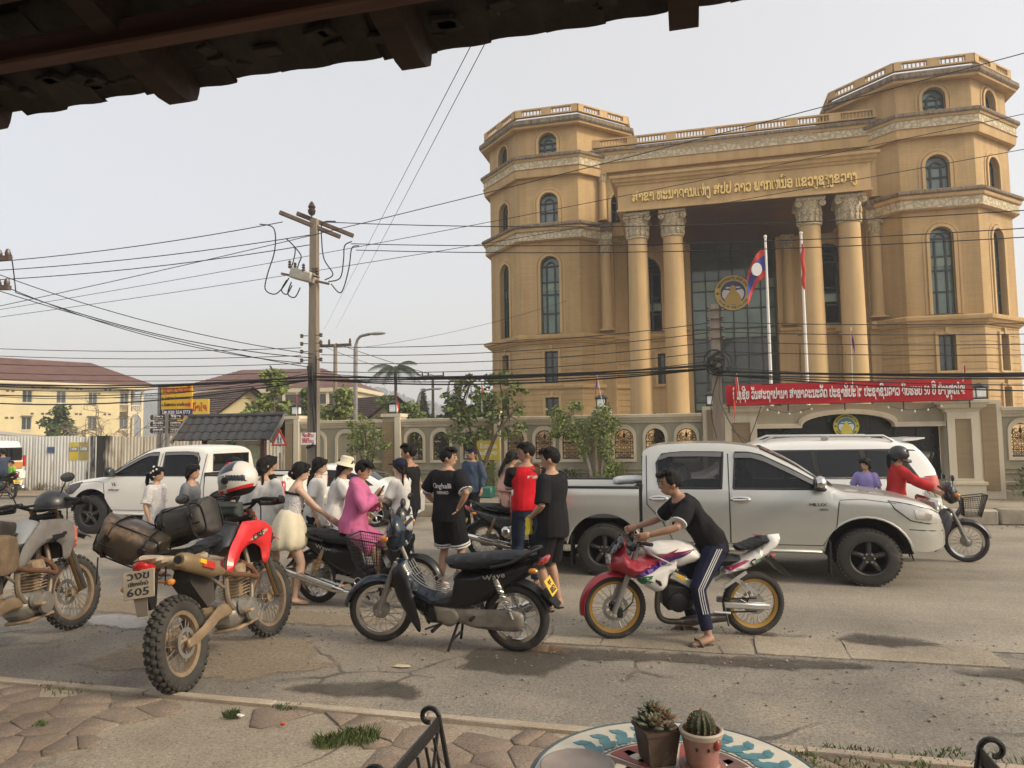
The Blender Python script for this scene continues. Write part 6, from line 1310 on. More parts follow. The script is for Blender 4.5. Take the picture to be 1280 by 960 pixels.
rg=random.Random(44)
for i in range(9):
 dz=rg.uniform(-.16,.16);s=rg.uniform(.2,1.0);r=rg.choice((.009,.012,.018,.024));dy=rg.uniform(-.08,.08)
 wire((-27,15.5+dy,4.5+dz*3),(-9.15,15.98+dy*.4,3.42+dz),s,r,TB+' left of the tall pole','telephone cable bundle at left')
 wire((-9.1,15.98+dy*.4,3.42+dz),(.6,16.45+dy*.3,3.4+dz),s*.28,r,TB+' between the two poles','telephone cable bundle in the middle')
 wire((.62,16.45+dy*.3,3.25+dz),(16,17+dy,3.3+dz*4),s*.5,min(r,.014),TB+' right of the banner pole','telephone cable bundle at right')
for zl,zr,s in((6.3,3.95,.3),(6.15,3.7,.45),(5.85,3.6,.2)):wire((-17,13,zl),(-9.2,16.1,zr),s,.01,'service cable dropping steeply from the left pole to the tall pole','dropping service cables')
wire((-14.3,12.2,5.95),(-14.6,12.6,5.2),-.05,.012,'short cable joining the two crossarms at the left edge');wire((-14.6,12.6,5.2),(-9.2,16.05,3.85),.25,.011,'service cable from the left crossarms down to the tall pole')
wire((-27,15,3.6),(-13.6,20,3.1),.1,.007,'thin cable sloping down before the cream yellow house');wire((-12,24,5.1),(-4,24,6.4),.2,.006,'faint thin cable behind the tall pole')
wire((-14.9,28,5.9),(-8,30,3.6),.1,.012,'cable sloping down right from the power pole behind the wall');wire((-15.5,28,5.8),(-16.7,45,5.8),.3,.012,'cable between the two power poles beyond the wall')
for dx in(0,.05):wire((-.68+dx,2.25,3.24),(-8.0+dx*6,14.5,4.3),-.0,.0016,'pair of thin wires from the cafe eave down to the tall pole','thin wires from the cafe eave')
lp=thing('utility_pole','pole at the left edge, of which only its dark crossarm tips show','utility pole',(-15.6,12.0,0));mb=MB();mb.tube([(0,0,0),(0,0,6.3)],[.16,.11],8);mb.build('shaft',M_POLEC,lp)
for z in(5.85,5.2):
 mb=MB();mb.bar((-1,-.1,z+.1),(1.35,.15,z),.1,.1);a=mb.build('crossarm',M_RUST,lp);mb=MB()
 for x in(1.05,1.28):mb.lathe([(.05,z+.04),(.06,z+.12),(.035,z+.2),(0,z+.22)],(x,.14,0),'z',8)
 mb.build('insulator',M_INS,a)
 # ------------------------------------------------------------------ cars
def lerp_tab(tab,x):
 if x<=tab[0][0]:return tab[0][1]
 for(a,va),(b,vb)in zip(tab,tab[1:]):
  if x<=b:t=(x-a)/(b-a);return va+(vb-va)*t
 return tab[-1][1]
def smooth_tab(tab,k=5):
 P=spline([(a,b)for a,b in tab],k);return sorted([(p.x,p.y)for p in P])
M_RUBBER=mat('tyre_rubber',(.028,.026,.024),.85,var=(6,.3),dirt=((.13,.11,.085),3,.62));M_RUBDUST=mat('dusty_tyre',(.045,.042,.037),.9,var=(5,.4),dirt=((.15,.13,.1),4,.56))
M_ALLOYD=mat('dark_alloy',(.055,.052,.05),.45,.5,var=(5,.3));M_ALLOY=mat('silver_alloy',(.5,.5,.48),.35,.7);M_CHROME=mat('chrome',(.62,.61,.58),.12,1.)
M_TINT=mat('tinted_glass',(.008,.0095,.011),.04,spec=.42,var=(1.2,.5));M_TINTA=mat('see_through_tint',(.008,.0095,.011),.04,spec=.42);M_TINTA.node_tree.nodes['Principled BSDF'].inputs['Alpha'].default_value=.66;M_TINTL=mat('clear_dark_glass',(.05,.055,.055),.06,spec=.8);M_TRIMB=mat('black_trim',(.016,.016,.016),.6);M_CAV=mat('wheel_arch_dark',(.01,.01,.01),.95)
M_REDL=mat('red_lens',(.42,.012,.012),.2,coat=.5);M_AMBER=mat('amber_lens',(.5,.18,.02),.2,coat=.5);M_LENS=mat('clear_lens',(.42,.42,.4),.12,.2,coat=.6);M_LENSD=mat('smoked_lens',(.06,.05,.05),.15,coat=.6)
M_GAP=mat('panel_gap',(.02,.02,.02),.9)
def car_wheel(parent,x,y,R,w,rr,side,rim_m,style=5,tyre_m=None):
 n=node('wheel',parent,(x,y,R));s=side
 hw=w/2;mb=MB()
 pr=[(rr*.98,-hw*.8),(rr*1.03,-hw),(R*.86,-hw*1.06),(R*.96,-hw*.92),(R,-hw*.7),(R,-hw*.28),(R*.985,-hw*.25),(R*.985,-hw*.15),(R,-hw*.12),(R,hw*.12),(R*.985,hw*.15),(R*.985,hw*.25),(R,hw*.28),(R,hw*.7),(R*.96,hw*.92),(R*.86,hw*1.06),(rr*1.03,hw),(rr*.98,hw*.8)]
 mb.lathe(pr,(0,0,0),'y',40,cap=False)
 for i in range(44):
  a=2*pi*i/44
  for q in(-1,1):mb.box((R*.975*cos(a),q*hw*.84,R*.975*sin(a)),(.02,hw*.3,.03),0,Matrix.Rotation(-a,3,'Y'))
 mb.build('tyre',tyre_m or M_RUBBER,n,40)
 mb=MB();o=s*hw
 mb.lathe([(rr*1.04,o*.98),(rr*1.04,o*1.04),(rr*.95,o*.96),(rr*.92,o*.3),(rr*.9,-o*.6)],(0,0,0),'y',36,cap=False)
 for i in range(style):
  a=2*pi*i/style+.3
  R_=Matrix.Rotation(-a,3,'Y');c0=R_@Vector((rr*.55,0,0));mb.box((c0.x,o*.72,c0.z),(rr*.82,.05,rr*(.3 if style==5 else .2)),.02,R_)
 mb.lathe([(rr*.34,o*.5),(rr*.33,o*.86),(rr*.22,o*.92),(rr*.2,o*.84),(0,o*.84)],(0,0,0),'y',18);mb.build('rim',rim_m,n,40)
 mb=MB();mb.lathe([(rr*.9,o*.22),(0,o*.22)],(0,0,0),'y',24);mb.build('brake_disc',M_CAV,n)
 mb=MB()
 for i in range(6):a=i*pi/3;mb.lathe([(.013,o*.9),(.012,o*1.0),(0,o*1.0)],(rr*.26*cos(a),0,rr*.26*sin(a)),'y',6)
 mb.build('wheel_nut',M_CHROME,n);return n
class Car:
 def __init__(s,top,wid,inset,zb=.3,r=.1,crown=.05):
  s.top,s.wid,s.ins,s.zb,s.r,s.crown=top,wid,inset,zb,r,crown
 def zt(s,x):return lerp_tab(s.top,x)
 def zbot(s,x):return lerp_tab(s.zb,x)if isinstance(s.zb,list)else s.zb
 def y(s,x,z):
  zt=s.zt(x);r=min(s.r,(zt-s.zbot(x))*.45);y=max(.05,lerp_tab(s.wid,x)-lerp_tab(s.ins,z));q=(z-(zt-r))/r
  if q>0:q=min(q,1);y-=r*.9*(1-sqrt(max(0,1-q*q)))
  return max(.04,y)
 def loft(s,mb,xs,n=14):
  rings=[]
  for x in xs:
   zt=s.zt(x);zb=s.zbot(x);r=min(s.r,(zt-zb)*.45)
   zz=[zb+(zt-r-zb)*i/(n-1)for i in range(n)]+[zt-r+r*sin(a)for a in(.3,.6,.9,1.2,1.45)]
   side=[(s.y(x,z),z)for z in zz];ye=side[-1][0];z_e=zt-r+r*sin(1.45)
   cr=[(ye*f,z_e+s.crown*(1-f*f)*min(1,ye))for f in(.8,.5,.2)]
   half=side+cr
   rings.append([(x,-a,b)for a,b in half]+[(x,a,b)for a,b in half[::-1]])
  mb.loft(rings);return mb
 def patch(s,poly,off,step=.09,sides=(1,-1)):
  mb=MB();q=[];n=len(poly)
  for i in range(n):
   a,b=Vector(poly[i]),Vector(poly[(i+1)%n]);k=max(1,int((b-a).length/step))
   for j in range(k):q.append(a.lerp(b,j/k))
  nb=len(q);A=[tuple(p)for p in q];xs=[p[0]for p in A];zs=[p[1]for p in A];G=[]
  def ins(x,z):
   c=False
   for i in range(nb):
    x1,z1=A[i-1];x2,z2=A[i]
    if(z1>z)!=(z2>z)and x<(x2-x1)*(z-z1)/(z2-z1)+x1:c=not c
   return c
  x=min(xs)+step*.6
  while x<max(xs):
   z=min(zs)+step*.6
   while z<max(zs):
    if ins(x,z)and min((x-a)**2+(z-b)**2 for a,b in A)>(step*.45)**2:G.append(Vector((x,z)))
    z+=step
   x+=step
  ov,_,of,_,_,_=delaunay_2d_cdt(q+G,[(i,(i+1)%nb)for i in range(nb)],[],1,1e-6)
  for sd in sides:
   V=[(p.x,sd*(s.y(p.x,p.y)+off),p.y)for p in ov];mb.add(V,[tuple(f)if sd<0 else tuple(f)[::-1]for f in of])
  return mb
 def line(s,mb,pts,r,off=.0,sides=(1,-1),step=.1,n=5):
  q=[]
  for a,b in zip(pts,pts[1:]):
   a,b=Vector(a),Vector(b);k=max(1,int((b-a).length/step));q+=[a.lerp(b,j/k)for j in range(k)]
  q.append(Vector(pts[-1]))
  for sd in sides:mb.tube([(p.x,sd*(s.y(p.x,p.y)+off),p.y)for p in q],r,n)
  return mb
def arch_cutter(axles,R,z,w=2.4,depth=.42,half=.9):
 c=MB()
 for x in axles:
  for sd in(-1,1):c.lathe([(R,sd*(half+.3)if sd>0 else-(half+.3)),(R,sd*(half-depth))][::(1 if sd<0 else-1)],(x,0,z),'y',36)
 return c
def frange(a,b,st):n=int(round((b-a)/st));return[a+(b-a)*i/n for i in range(n+1)]
def handle(parent,x,y,z,m,sd):
 h=node('door_handle',parent,(x,sd*y,z));mb=MB();mb.ell((0,0,0),(.125,.012,.055),16,8);mb.build('recess',m,h)
 mb=MB();mb.inflate([(-.1,-.014),(.1,-.018),(.11,0),(.1,.018),(-.1,.014)],.012,.014,sd*.022,.012);mb.build('grip',m,h)
def mirror(parent,x,y,z,sd,m):
 h=node('wing_mirror',parent,(x,sd*y,z));mb=MB();mb.bar((.02,-sd*.1,-.05),(0,sd*.03,-.02),.05);mb.build('stalk',M_TRIMB,h);mb=MB();mb.ell((.02,sd*.11,.03),(.075,.11,.095),14,10);mb.build('shell',m,h);mb=MB();mb.ell((-.04,sd*.11,.03),(.02,.09,.075),12,8);mb.build('glass',M_TINTL,h);mb=MB();mb.box((.02,sd*.1,-.045),(.12,.2,.05),.02);mb.build('base',M_TRIMB,h)
FWIN=[(.06,1.165),(1.12,1.165),(1.1,1.2),(.72,1.43),(.4,1.6),(.25,1.635),(.1,1.64)];RWIN=[(-.82,1.165),(-.08,1.165),(-.05,1.64),(-.55,1.645),(-.8,1.62),(-.87,1.5),(-.85,1.25)]
def cabin_cutter(R,lift):
 k=arch_cutter([1.54],R+.12,R-lift+.02)
 for w in(FWIN,RWIN):k.plate(w,-1.2,1.2)
 k.box((.0,0,1.4),(.3,1.2,.4));return k
def pickup(lab,loc,rz,paint,tyre,tail_m,badge=True,rim=M_ALLOYD,lift=0.,lens=M_LENS,tyre_m=None):
 t=thing('pickup_truck',lab,'pickup truck',loc,rz,'vehicles on the street')
 top=[(-1.06,1.66),(-1.0,1.7),(-.85,1.745),(-.4,1.765),(0,1.755),(.3,1.71),(.42,1.67),(.8,1.455),(1.08,1.26),(1.28,1.14),(1.4,1.12),(1.8,1.075),(2.1,1.01),(2.28,.935),(2.38,.82),(2.43,.7)]
 wid=[(-1.06,.855),(-.9,.87),(0,.875),(1.2,.87),(1.9,.865),(2.15,.83),(2.3,.75),(2.4,.62),(2.44,.5)]
 ins=[(.3,.06),(.4,.02),(.6,0),(.85,0),(1.0,.012),(1.13,.035),(1.2,.06),(1.5,.155),(1.7,.225),(1.8,.25)]
 zb=[(-1.06,.38),(1.0,.38),(1.9,.42),(2.2,.40),(2.44,.46)]
 c=Car(smooth_tab(top,4),smooth_tab(wid,4),ins,zb,.11,.04)
 b=node('chassis',t,(0,0,lift));R=tyre
 mb=c.loft(MB(),frange(-1.05,2.43,.085));obj('cabin',cut(mb,[paint,M_CAV],cabin_cutter(R,lift)),b)
 mb=MB();rings=[]
 for x in frange(-2.76,-1.09,.11):
  bul=.02*max(0,1-((x+1.54)/.62)**2)**.5 if abs(x+1.54)<.62 else 0
  w=.865-.012*max(0,(-2.3-x)/.45)**2
  side=[(w-.04,.42),(w,.5),(w+bul,.62),(w+bul,.86),(w+bul*.5,.96),(w-.005,1.05),(w-.012,1.14),(w-.03,1.165),(w-.085,1.165),(w-.1,1.14),(w-.1,.72)]
  rings.append([(x,-a,z)for a,z in side]+[(x,a,z)for a,z in side[::-1]])
 mb.loft(rings);obj('bed',cut(mb,[paint,M_CAV],arch_cutter([-1.54],R+.13,R-lift+.02)),b)
 mb=MB()
 for s in(-1,1):mb.box((-1.92,s*.815,1.172),(1.68,.085,.03),.01)
 mb.box((-1.14,0,1.172),(.06,1.6,.03),.01);mb.box((-1.9,0,.735),(1.62,1.5,.02));mb.box((-1.11,0,.95),(.03,1.52,.44));mb.build('bed_liner',M_TRIMB,b)
 tg=MB();tg.box((-2.765,0,.83),(.05,1.6,.68),.02);tg.box((-2.79,0,1.12),(.04,1.55,.06),.015);tg.build('tailgate',paint,b)
 tl=MB()
 for s in(-1,1):tl.box((-2.755,s*.815,.88),(.07,.1,.36),.02)
 tl.build('tail_lamp',M_REDL,b)
 mb=MB();mb.box((-2.86,0,.52),(.14,1.7,.16),.04);mb.build('rear_bumper',M_CHROME,b)
 ax=1.54
 fl=MB()
 for x,w in((1.54,None),(-1.54,.875)):
  for s in(-1,1):
   P=[]
   for i in range(19):
    a=-.12+(pi+.24)*i/18;px,pz=x+(R+.135)*cos(a),R-lift+.02+(R+.135)*sin(a);pz=max(pz,.4)
    P.append((px,s*((c.y(min(px,2.3),min(pz,1.0))if w is None else w)-.008),pz))
   fl.tube(P,.013,6)
 fl.build('arch_lip',paint,b)
 fd=[(.02,.46),(1.05,.46),(1.2,.7),(1.24,1.0),(1.23,1.14),(.03,1.14)];rd=[(-.98,1.14),(-.98,.95),(-.8,.75),(-.66,.46),(-.0,.46),(.0,1.14)]
 for nm,poly,hx in(('door',fd,.14),('door',rd,-.84)):
  for s in(-1,1):
   d=c.patch(poly,.004,.1,(s,)).build(nm,paint,b);handle(d,hx,c.y(hx,1.02)+.004,1.02,M_CHROME,s)
 gp=MB();c.line(gp,[(.01,1.62),(.01,.46)],.007);c.line(gp,[(.02,.455),(1.05,.455),(1.21,.7),(1.25,1.0),(1.24,1.16)],.006);c.line(gp,[(-1.0,1.6),(-.99,.95),(-.81,.74),(-.67,.455),(0,.455)],.006);c.line(gp,[(1.25,1.03),(1.5,1.045),(1.9,.99)],.004);gp.build('door_gap',M_GAP,b)
 mb=MB();mb.box((-1.075,0,.85),(.05,1.66,.75));mb.build('cabin_gap',M_GAP,b)
 for x in(.25,-.7):
  for s in(-1,1):mb=MB();mb.box((x,s*.36,1.15),(.16,.48,.5),.06,Matrix.Rotation(-.2,3,'Y'));mb.box((x-.07,s*.36,1.47),(.1,.26,.2),.04);mb.build('seat',M_TRIMB,b)
 mb=MB();mb.ring((.78,.36,1.2),.18,.018,'x',20,6);mb.box((1.0,0,1.14),(.3,1.4,.08),.03);mb.build('dashboard',M_TRIMB,b)
 for poly in(FWIN,RWIN):
  cx=sum(p[0]for p in poly)/len(poly);cz=sum(p[1]for p in poly)/len(poly)
  w=node('window',b);c.patch(poly,.006).build('pane',M_TINTA,w);c.line(MB(),poly+poly[:1],.014,.002).build('window_seal',M_TRIMB,w)
 vs=MB()
 for sd in(-1,1):
  for P in([(.08,1.63),(.3,1.63),(.45,1.58),(.8,1.39),(1.05,1.245)],[(-.86,1.5),(-.83,1.6),(-.7,1.65),(-.4,1.655),(-.06,1.645)]):
   q=[Vector(p)for p in P]
   for a,b_ in zip(q,q[1:]):
    A=(a.x,sd*(c.y(a.x,a.y)+.012),a.y);B_=(b_.x,sd*(c.y(b_.x,b_.y)+.012),b_.y);A2=(a.x-.01,sd*(c.y(a.x,a.y-.07)+.028),a.y-.065);B2=(b_.x-.01,sd*(c.y(b_.x,b_.y-.07)+.028),b_.y-.065);vs.add([A,B_,B2,A2],[(0,1,2,3)])
 vs.build('rain_visor',mat('smoke_visor',(.1,.1,.1),.12,coat=.5),b,80)
 ws=MB();n=8;V=[]
 for i in range(7):
  x=1.2-.8*i/6;z=c.zt(x)+.012
  for j in range(n+1):f=-1+2*j/n;V.append((x+.04*(1-f*f),f*(c.y(x,c.zt(x)-.02)-.03),z+c.crown*.6*(1-f*f)))
 ws.add(V,[(i*(n+1)+j,i*(n+1)+j+1,(i+1)*(n+1)+j+1,(i+1)*(n+1)+j)for i in range(6)for j in range(n)]);ws.build('windscreen',M_TINTL,b,80)
 mb=MB();mb.box((-1.062,0,1.42),(.02,1.15,.36),.01);mb.build('rear_window',M_TINT,b)
 hl=[(1.84,.93),(2.0,.79),(2.2,.75),(2.37,.76),(2.34,.86),(2.24,.915),(2.0,.985),(1.78,1.03)]
 h=c.patch(hl,.008,.06).build('headlight',lens,b);c.patch([(2.06,.81),(2.22,.79),(2.24,.86),(2.04,.93)],.014,.06).build('reflector',M_CHROME if lens is M_LENS else M_LENSD,h);c.line(MB(),hl+hl[:1],.008,.004).build('rim',M_GAP,h)
 mb=MB();mb.box((2.40,0,.93),(.06,.95,.14),.03);mb.build('grille',M_CHROME,b);mb=MB();mb.box((2.42,0,.62),(.06,.8,.16),.03);mb.build('intake',M_TRIMB,b)
 c.line(MB(),[(1.98,.68),(2.25,.66),(2.38,.65)],.006).build('bumper_seam',M_GAP,b)
 for s in(-1,1):mirror(b,1.02,c.y(1.02,1.2)+.02,1.22,s,M_CHROME if lens is M_LENS else M_TRIMB)
 sl=MB()
 for s in(-1,1):sl.box((.1,s*.83,.375),(1.9,.1,.05),.02)
 sl.build('side_step',paint,b)
 mf=MB()
 for x in(ax-R-.06,-ax-R-.08):
  for s in(-1,1):mf.box((x,s*.77,.3),(.02,.22,.42))
 mf.build('mud_flap',M_TRIMB,b)
 ub=MB();ub.box((-.2,0,.42),(4.6,1.0,.2));ub.box((-1.9,.4,.36),(.5,.3,.18));ub.tube([(-1.54,-.7,R),(-1.54,.7,R)],.06,8);ub.build('underbody',M_CAV,b)
 an=MB();an.tube([(.3,.45,1.76),(.1,.52,1.95)],.006,4);an.build('aerial',M_TRIMB,b)
 for x in(-ax,ax):
  for s in(-1,1):car_wheel(t,x,s*.76,R,.27,R*.6,s,rim,5,tyre_m)
 if badge:
  for s in(-1,1):
   mb=MB();text(mb,'HILUX',.2,.035,.004,put=lambda X,y,z:(1.02-s*0+X*(1 if s<0 else-1),s*(c.y(1.02,.96)+.006-y),.955+z));text(mb,'VIGO',.1,.022,.004,put=lambda X,y,z:(1.08+X*(1 if s<0 else-1),s*(c.y(1.02,.9)+.006-y),.9+z));mb.build('badge',M_TRIMB,b)
 return t
M_SILV=mat('silver_paint',(.55,.55,.50),.27,.55,var=(1.2,.05),coat=.6,dirt=((.36,.33,.27),1.6,.72))
M_WPAINT=mat('white_car_paint',(.74,.72,.66),.32,coat=.5,dirt=((.5,.45,.36),1.4,.74));M_WPAINT2=mat('pearl_white_paint',(.76,.76,.73),.28,coat=.6)
sv=pickup('silver four door pickup with black five spoke wheels in the middle of the street',(.47,10.33,0),radians(-1.5),M_SILV,.35,M_REDL,lift=.03,tyre_m=M_RUBDUST);sv.scale=(1.03,1.03,.96)
wp=pickup('white four door pickup on big off-road tyres, parked nose left across the street',(-10.05,12.75,0),radians(180),M_WPAINT,.40,M_REDL,badge=False,lift=.05,lens=M_LENSD)
wp.scale=(1,1,.95);wp.location.x-=.12
mb=MB();text(mb,'V6',.1,.08,.004);text(mb,'OFFROAD',.26,.04,.004,put=lambda x,y,z:(x,y,z-.1));mb.v=[(.98-x,.89-y,z+1.0)for x,y,z in mb.v];mb.build('decal',M_INK,wp)
mb=MB();mb.inflate([(-2.55,.8),(-2.2,.8),(-2.15,1.0),(-2.25,1.13),(-2.4,1.15),(-2.52,1.05)],.01,.05,.885,.05,side=1);mb.build('bed_mark',mat('dark_red_mark',(.08,.03,.025),.5),wp)
bg=MB();bg.inflate([(-.45,0),(.4,0),(.42,.06),(.3,.12),(-.2,.13),(-.44,.09)],.28,.12,0,.05,p=.6);me=blob(bg,.02,2,.012,4,14);me.materials.append(mat('woven_sack',(.72,.72,.7),.5,var=(5,.1)));o=obj('sack',me);o.location=(-.62,10.0,1.165);tag(o,'white woven sack lying on the silver pickup bed','sack','sacks in the pickup bed')
bg=MB();bg.ell((0,0,.12),(.2,.2,.16),14,10);me=blob(bg,.015,1,.03,8,30);me.materials.append(mat('clear_plastic',(.62,.64,.64),.2,coat=.5));o=obj('plastic_bag',me);o.location=(-.2,10.0,1.16);tag(o,'crumpled clear plastic bag behind the silver pickup cabin','bag')
bg=MB();bg.ell((0,0,.07),(.16,.2,.1),12,8);me=blob(bg,.02,1,.015,9,18);me.materials.append(MATS['woven_sack']);o=obj('sack',me);o.location=(-1.9,10.1,1.16);tag(o,'round white sack by the elbow of the man in the red shirt','sack','sacks in the pickup bed')
def suv(lab,loc,rz):
 t=thing('suv',lab,'car',loc,rz,'vehicles on the street')
 top=[(-2.42,.85),(-2.4,1.1),(-2.3,1.45),(-2.12,1.72),(-1.95,1.83),(-1.4,1.89),(-.4,1.9),(.3,1.85),(.55,1.76),(.95,1.45),(1.25,1.25),(1.4,1.2),(2.0,1.12),(2.3,1.0),(2.45,.8)]
 wid=[(-2.44,.6),(-2.38,.78),(-2.2,.88),(-1.5,.96),(0,.965),(1.5,.95),(2.1,.88),(2.35,.75),(2.47,.5)];ins=[(.3,.05),(.6,0),(.95,0),(1.1,.03),(1.2,.06),(1.6,.17),(1.9,.27)]
 c=Car(smooth_tab(top,4),smooth_tab(wid,4),ins,.36,.13,.05)
 obj('body',cut(c.loft(MB(),frange(-2.42,2.44,.09)),[M_WPAINT2,M_CAV],arch_cutter([-1.42,1.43],.46,.4,half=.97)),t)
 G=[[(.5,1.23),(1.05,1.23),(.55,1.62),(.5,1.63)],[(-.5,1.23),(.42,1.23),(.42,1.66),(-.45,1.68)],[(-1.28,1.23),(-.58,1.23),(-.53,1.68),(-1.2,1.68)],[(-2.0,1.27),(-1.36,1.23),(-1.28,1.68),(-1.75,1.66)]]
 w0=c.patch([(-2.06,1.21),(1.15,1.2),(.55,1.7),(-1.78,1.71)],.003,.12).build('window_seal',M_TRIMB,t)
 for g in G:c.patch(g,.008,.12).build('pane',M_TINT,w0)
 for p in([(-.5,.5),(.42,.5),(.42,1.19),(-.5,1.19)],[(.46,.5),(1.1,.5),(1.2,.8),(1.2,1.18),(.46,1.19)]):
  for s in(-1,1):d=c.patch(p,.004,.12,(s,)).build('door',M_WPAINT2,t);handle(d,p[0][0]+.16,c.y(0,1.08)+.004,1.08,M_CHROME,s)
 gp=MB()
 for x in(-.52,.44):c.line(gp,[(x,1.7),(x,.45)],.006)
 c.line(gp,[(-1.3,1.7),(-1.3,1.2),(-1.1,.7)],.005);gp.build('door_gap',M_GAP,t)
 c.line(MB(),[(-.9,.69),(1.0,.68)],.028).build('side_moulding',M_WPAINT2,t);c.line(MB(),[(-2.2,1.19),(1.1,1.19)],.012,.004).build('belt_moulding',M_CHROME,t)
 tl=c.patch([(-2.38,.95),(-2.1,1.0),(-2.14,1.22),(-2.34,1.24)],.012,.06).build('tail_lamp',M_REDL,t);c.patch([(-2.37,.84),(-2.12,.88),(-2.11,.97),(-2.38,.93)],.014,.06).build('reverse_lamp',M_LENS,t)
 mb=MB()
 for s in(-1,1):mb.tube([(-1.75,s*.66,1.85),(-1.6,s*.66,1.95),(.1,s*.66,1.96),(.3,s*.66,1.87)],.025,6);mb.box((-.7,s*.66,1.92),(.12,.05,.07),.01)
 mb.build('roof_rail',M_ALLOY,t);mb=MB();mb.loft([[(-1.9,-.66,1.84),(-1.9,.66,1.84),(-1.9,.66,1.9),(-1.9,-.66,1.9)],[(-2.1,-.64,1.86),(-2.1,.64,1.86),(-2.1,.64,1.9),(-2.1,-.64,1.9)],[(-2.24,-.6,1.89),(-2.24,.6,1.89),(-2.24,.6,1.91),(-2.24,-.6,1.91)]]);mb.build('spoiler',M_WPAINT2,t)
 mb=MB();mb.box((-2.4,0,.55),(.14,1.7,.3),.06);mb.build('rear_bumper',M_WPAINT2,t);mb=MB();mb.box((-2.28,0,1.45),(.05,1.3,.4),.02,Matrix.Rotation(-.32,3,'Y'));mb.build('rear_window',M_TINT,t)
 for s in(-1,1):mirror(t,.98,c.y(.98,1.25)+.02,1.28,s,M_WPAINT2)
 hl=c.patch([(2.0,.85),(2.36,.84),(2.3,.98),(1.98,1.05)],.01,.07).build('headlight',M_LENS,t)
 for x in(-1.42,1.43):
  for s in(-1,1):car_wheel(t,x,s*.82,.38,.27,.25,s,M_ALLOY,6)
suv('white sport utility vehicle with roof rails stopped before the bank gate',(1.5,13.6,0),radians(180));SC.objects['suv'].scale=(1,1,.9)
def sedan(lab,loc,rz):
 t=thing('sedan',lab,'car',loc,rz,'vehicles on the street')
 top=[(-2.12,.75),(-2.1,.9),(-2.0,.97),(-1.55,1.02),(-1.35,1.08),(-.9,1.32),(-.55,1.43),(0,1.47),(.35,1.42),(.8,1.18),(1.15,.98),(1.5,.92),(1.9,.8),(2.08,.62),(2.12,.5)]
 wid=[(-2.14,.55),(-2.08,.7),(-1.9,.79),(-1.2,.84),(0,.85),(1.2,.84),(1.8,.76),(2.05,.6),(2.14,.4)];ins=[(.2,.05),(.45,0),(.75,0),(.9,.03),(1.0,.06),(1.45,.24)]
 c=Car(smooth_tab(top,4),smooth_tab(wid,4),ins,.24,.1,.05);obj('body',cut(c.loft(MB(),frange(-2.12,2.11,.085)),[M_WPAINT2,M_CAV],arch_cutter([-1.27,1.28],.36,.32,half=.85)),t)
 w0=c.patch([(-1.22,.98),(.95,.96),(.4,1.32),(.1,1.37),(-.5,1.34),(-.9,1.2)],.003,.1).build('window_seal',M_TRIMB,t)
 for g in([(-.05,1.0),(.85,.99),(.35,1.3),(0,1.35)],[(-.8,1.02),(-.11,1.0),(-.07,1.35),(-.48,1.31)],[(-1.1,1.01),(-.86,1.02),(-.6,1.26),(-.86,1.18)]):c.patch(g,.008,.1).build('pane',M_TINT,w0)
 for p in([(-.05,.4),(.9,.4),(1.0,.7),(.95,.95),(-.05,.96)],[(-1.0,.7),(-.8,.4),(-.1,.4),(-.1,.96),(-1.0,.95)]):
  for s in(-1,1):d=c.patch(p,.004,.1,(s,)).build('door',M_WPAINT2,t);handle(d,p[0][0]+.1 if p[0][0]>-.5 else-.9,c.y(0,.86)+.004,.86,M_WPAINT2,s)
 gp=MB();c.line(gp,[(-.075,1.36),(-.075,.38)],.006);c.line(gp,[(-1.03,.95),(-1.0,.68),(-.8,.39),(.92,.39),(1.02,.7),(.98,.95)],.005);gp.build('door_gap',M_GAP,t)
 c.patch([(-2.1,.74),(-1.75,.8),(-1.72,.88),(-1.95,.92),(-2.08,.9)],.012,.06).build('tail_lamp',M_REDL,t);c.patch([(1.6,.68),(2.0,.6),(1.98,.7),(1.6,.82)],.012,.06).build('headlight',M_LENS,t)
 mb=MB();V=[]
 for i in range(5):
  x=-1.32+.62*i/4
  for j in range(7):f=-1+j/3;V.append((x,f*(c.y(x,c.zt(x)-.03)-.04),c.zt(x)+.012+c.crown*.7*(1-f*f)))
 mb.add(V,[(i*7+j,i*7+j+1,(i+1)*7+j+1,(i+1)*7+j)for i in range(4)for j in range(6)]);mb.build('rear_window',M_TINT,t,80)
 mb=MB();mb.box((-2.12,0,.78),(.03,.5,.14),.01);mb.build('number_plate',M_WHITE,t)
 for x in(-1.27,1.28):
  for s in(-1,1):car_wheel(t,x,s*.75,.3,.2,.2,s,M_ALLOY,6)
 mb=MB();mb.tube([(-.75,0,1.42),(-1.0,0,1.56)],.006,4);mb.build('aerial',M_TRIMB,t)
 for s in(-1,1):mirror(t,.78,c.y(.78,1.0)+.01,1.02,s,M_WPAINT2)
sedan('white sedan behind the crowd, its rear lamp towards the seated women',(-7.55,14.2,0),radians(180+8));SC.objects['sedan'].scale=(.88,.88,.86)
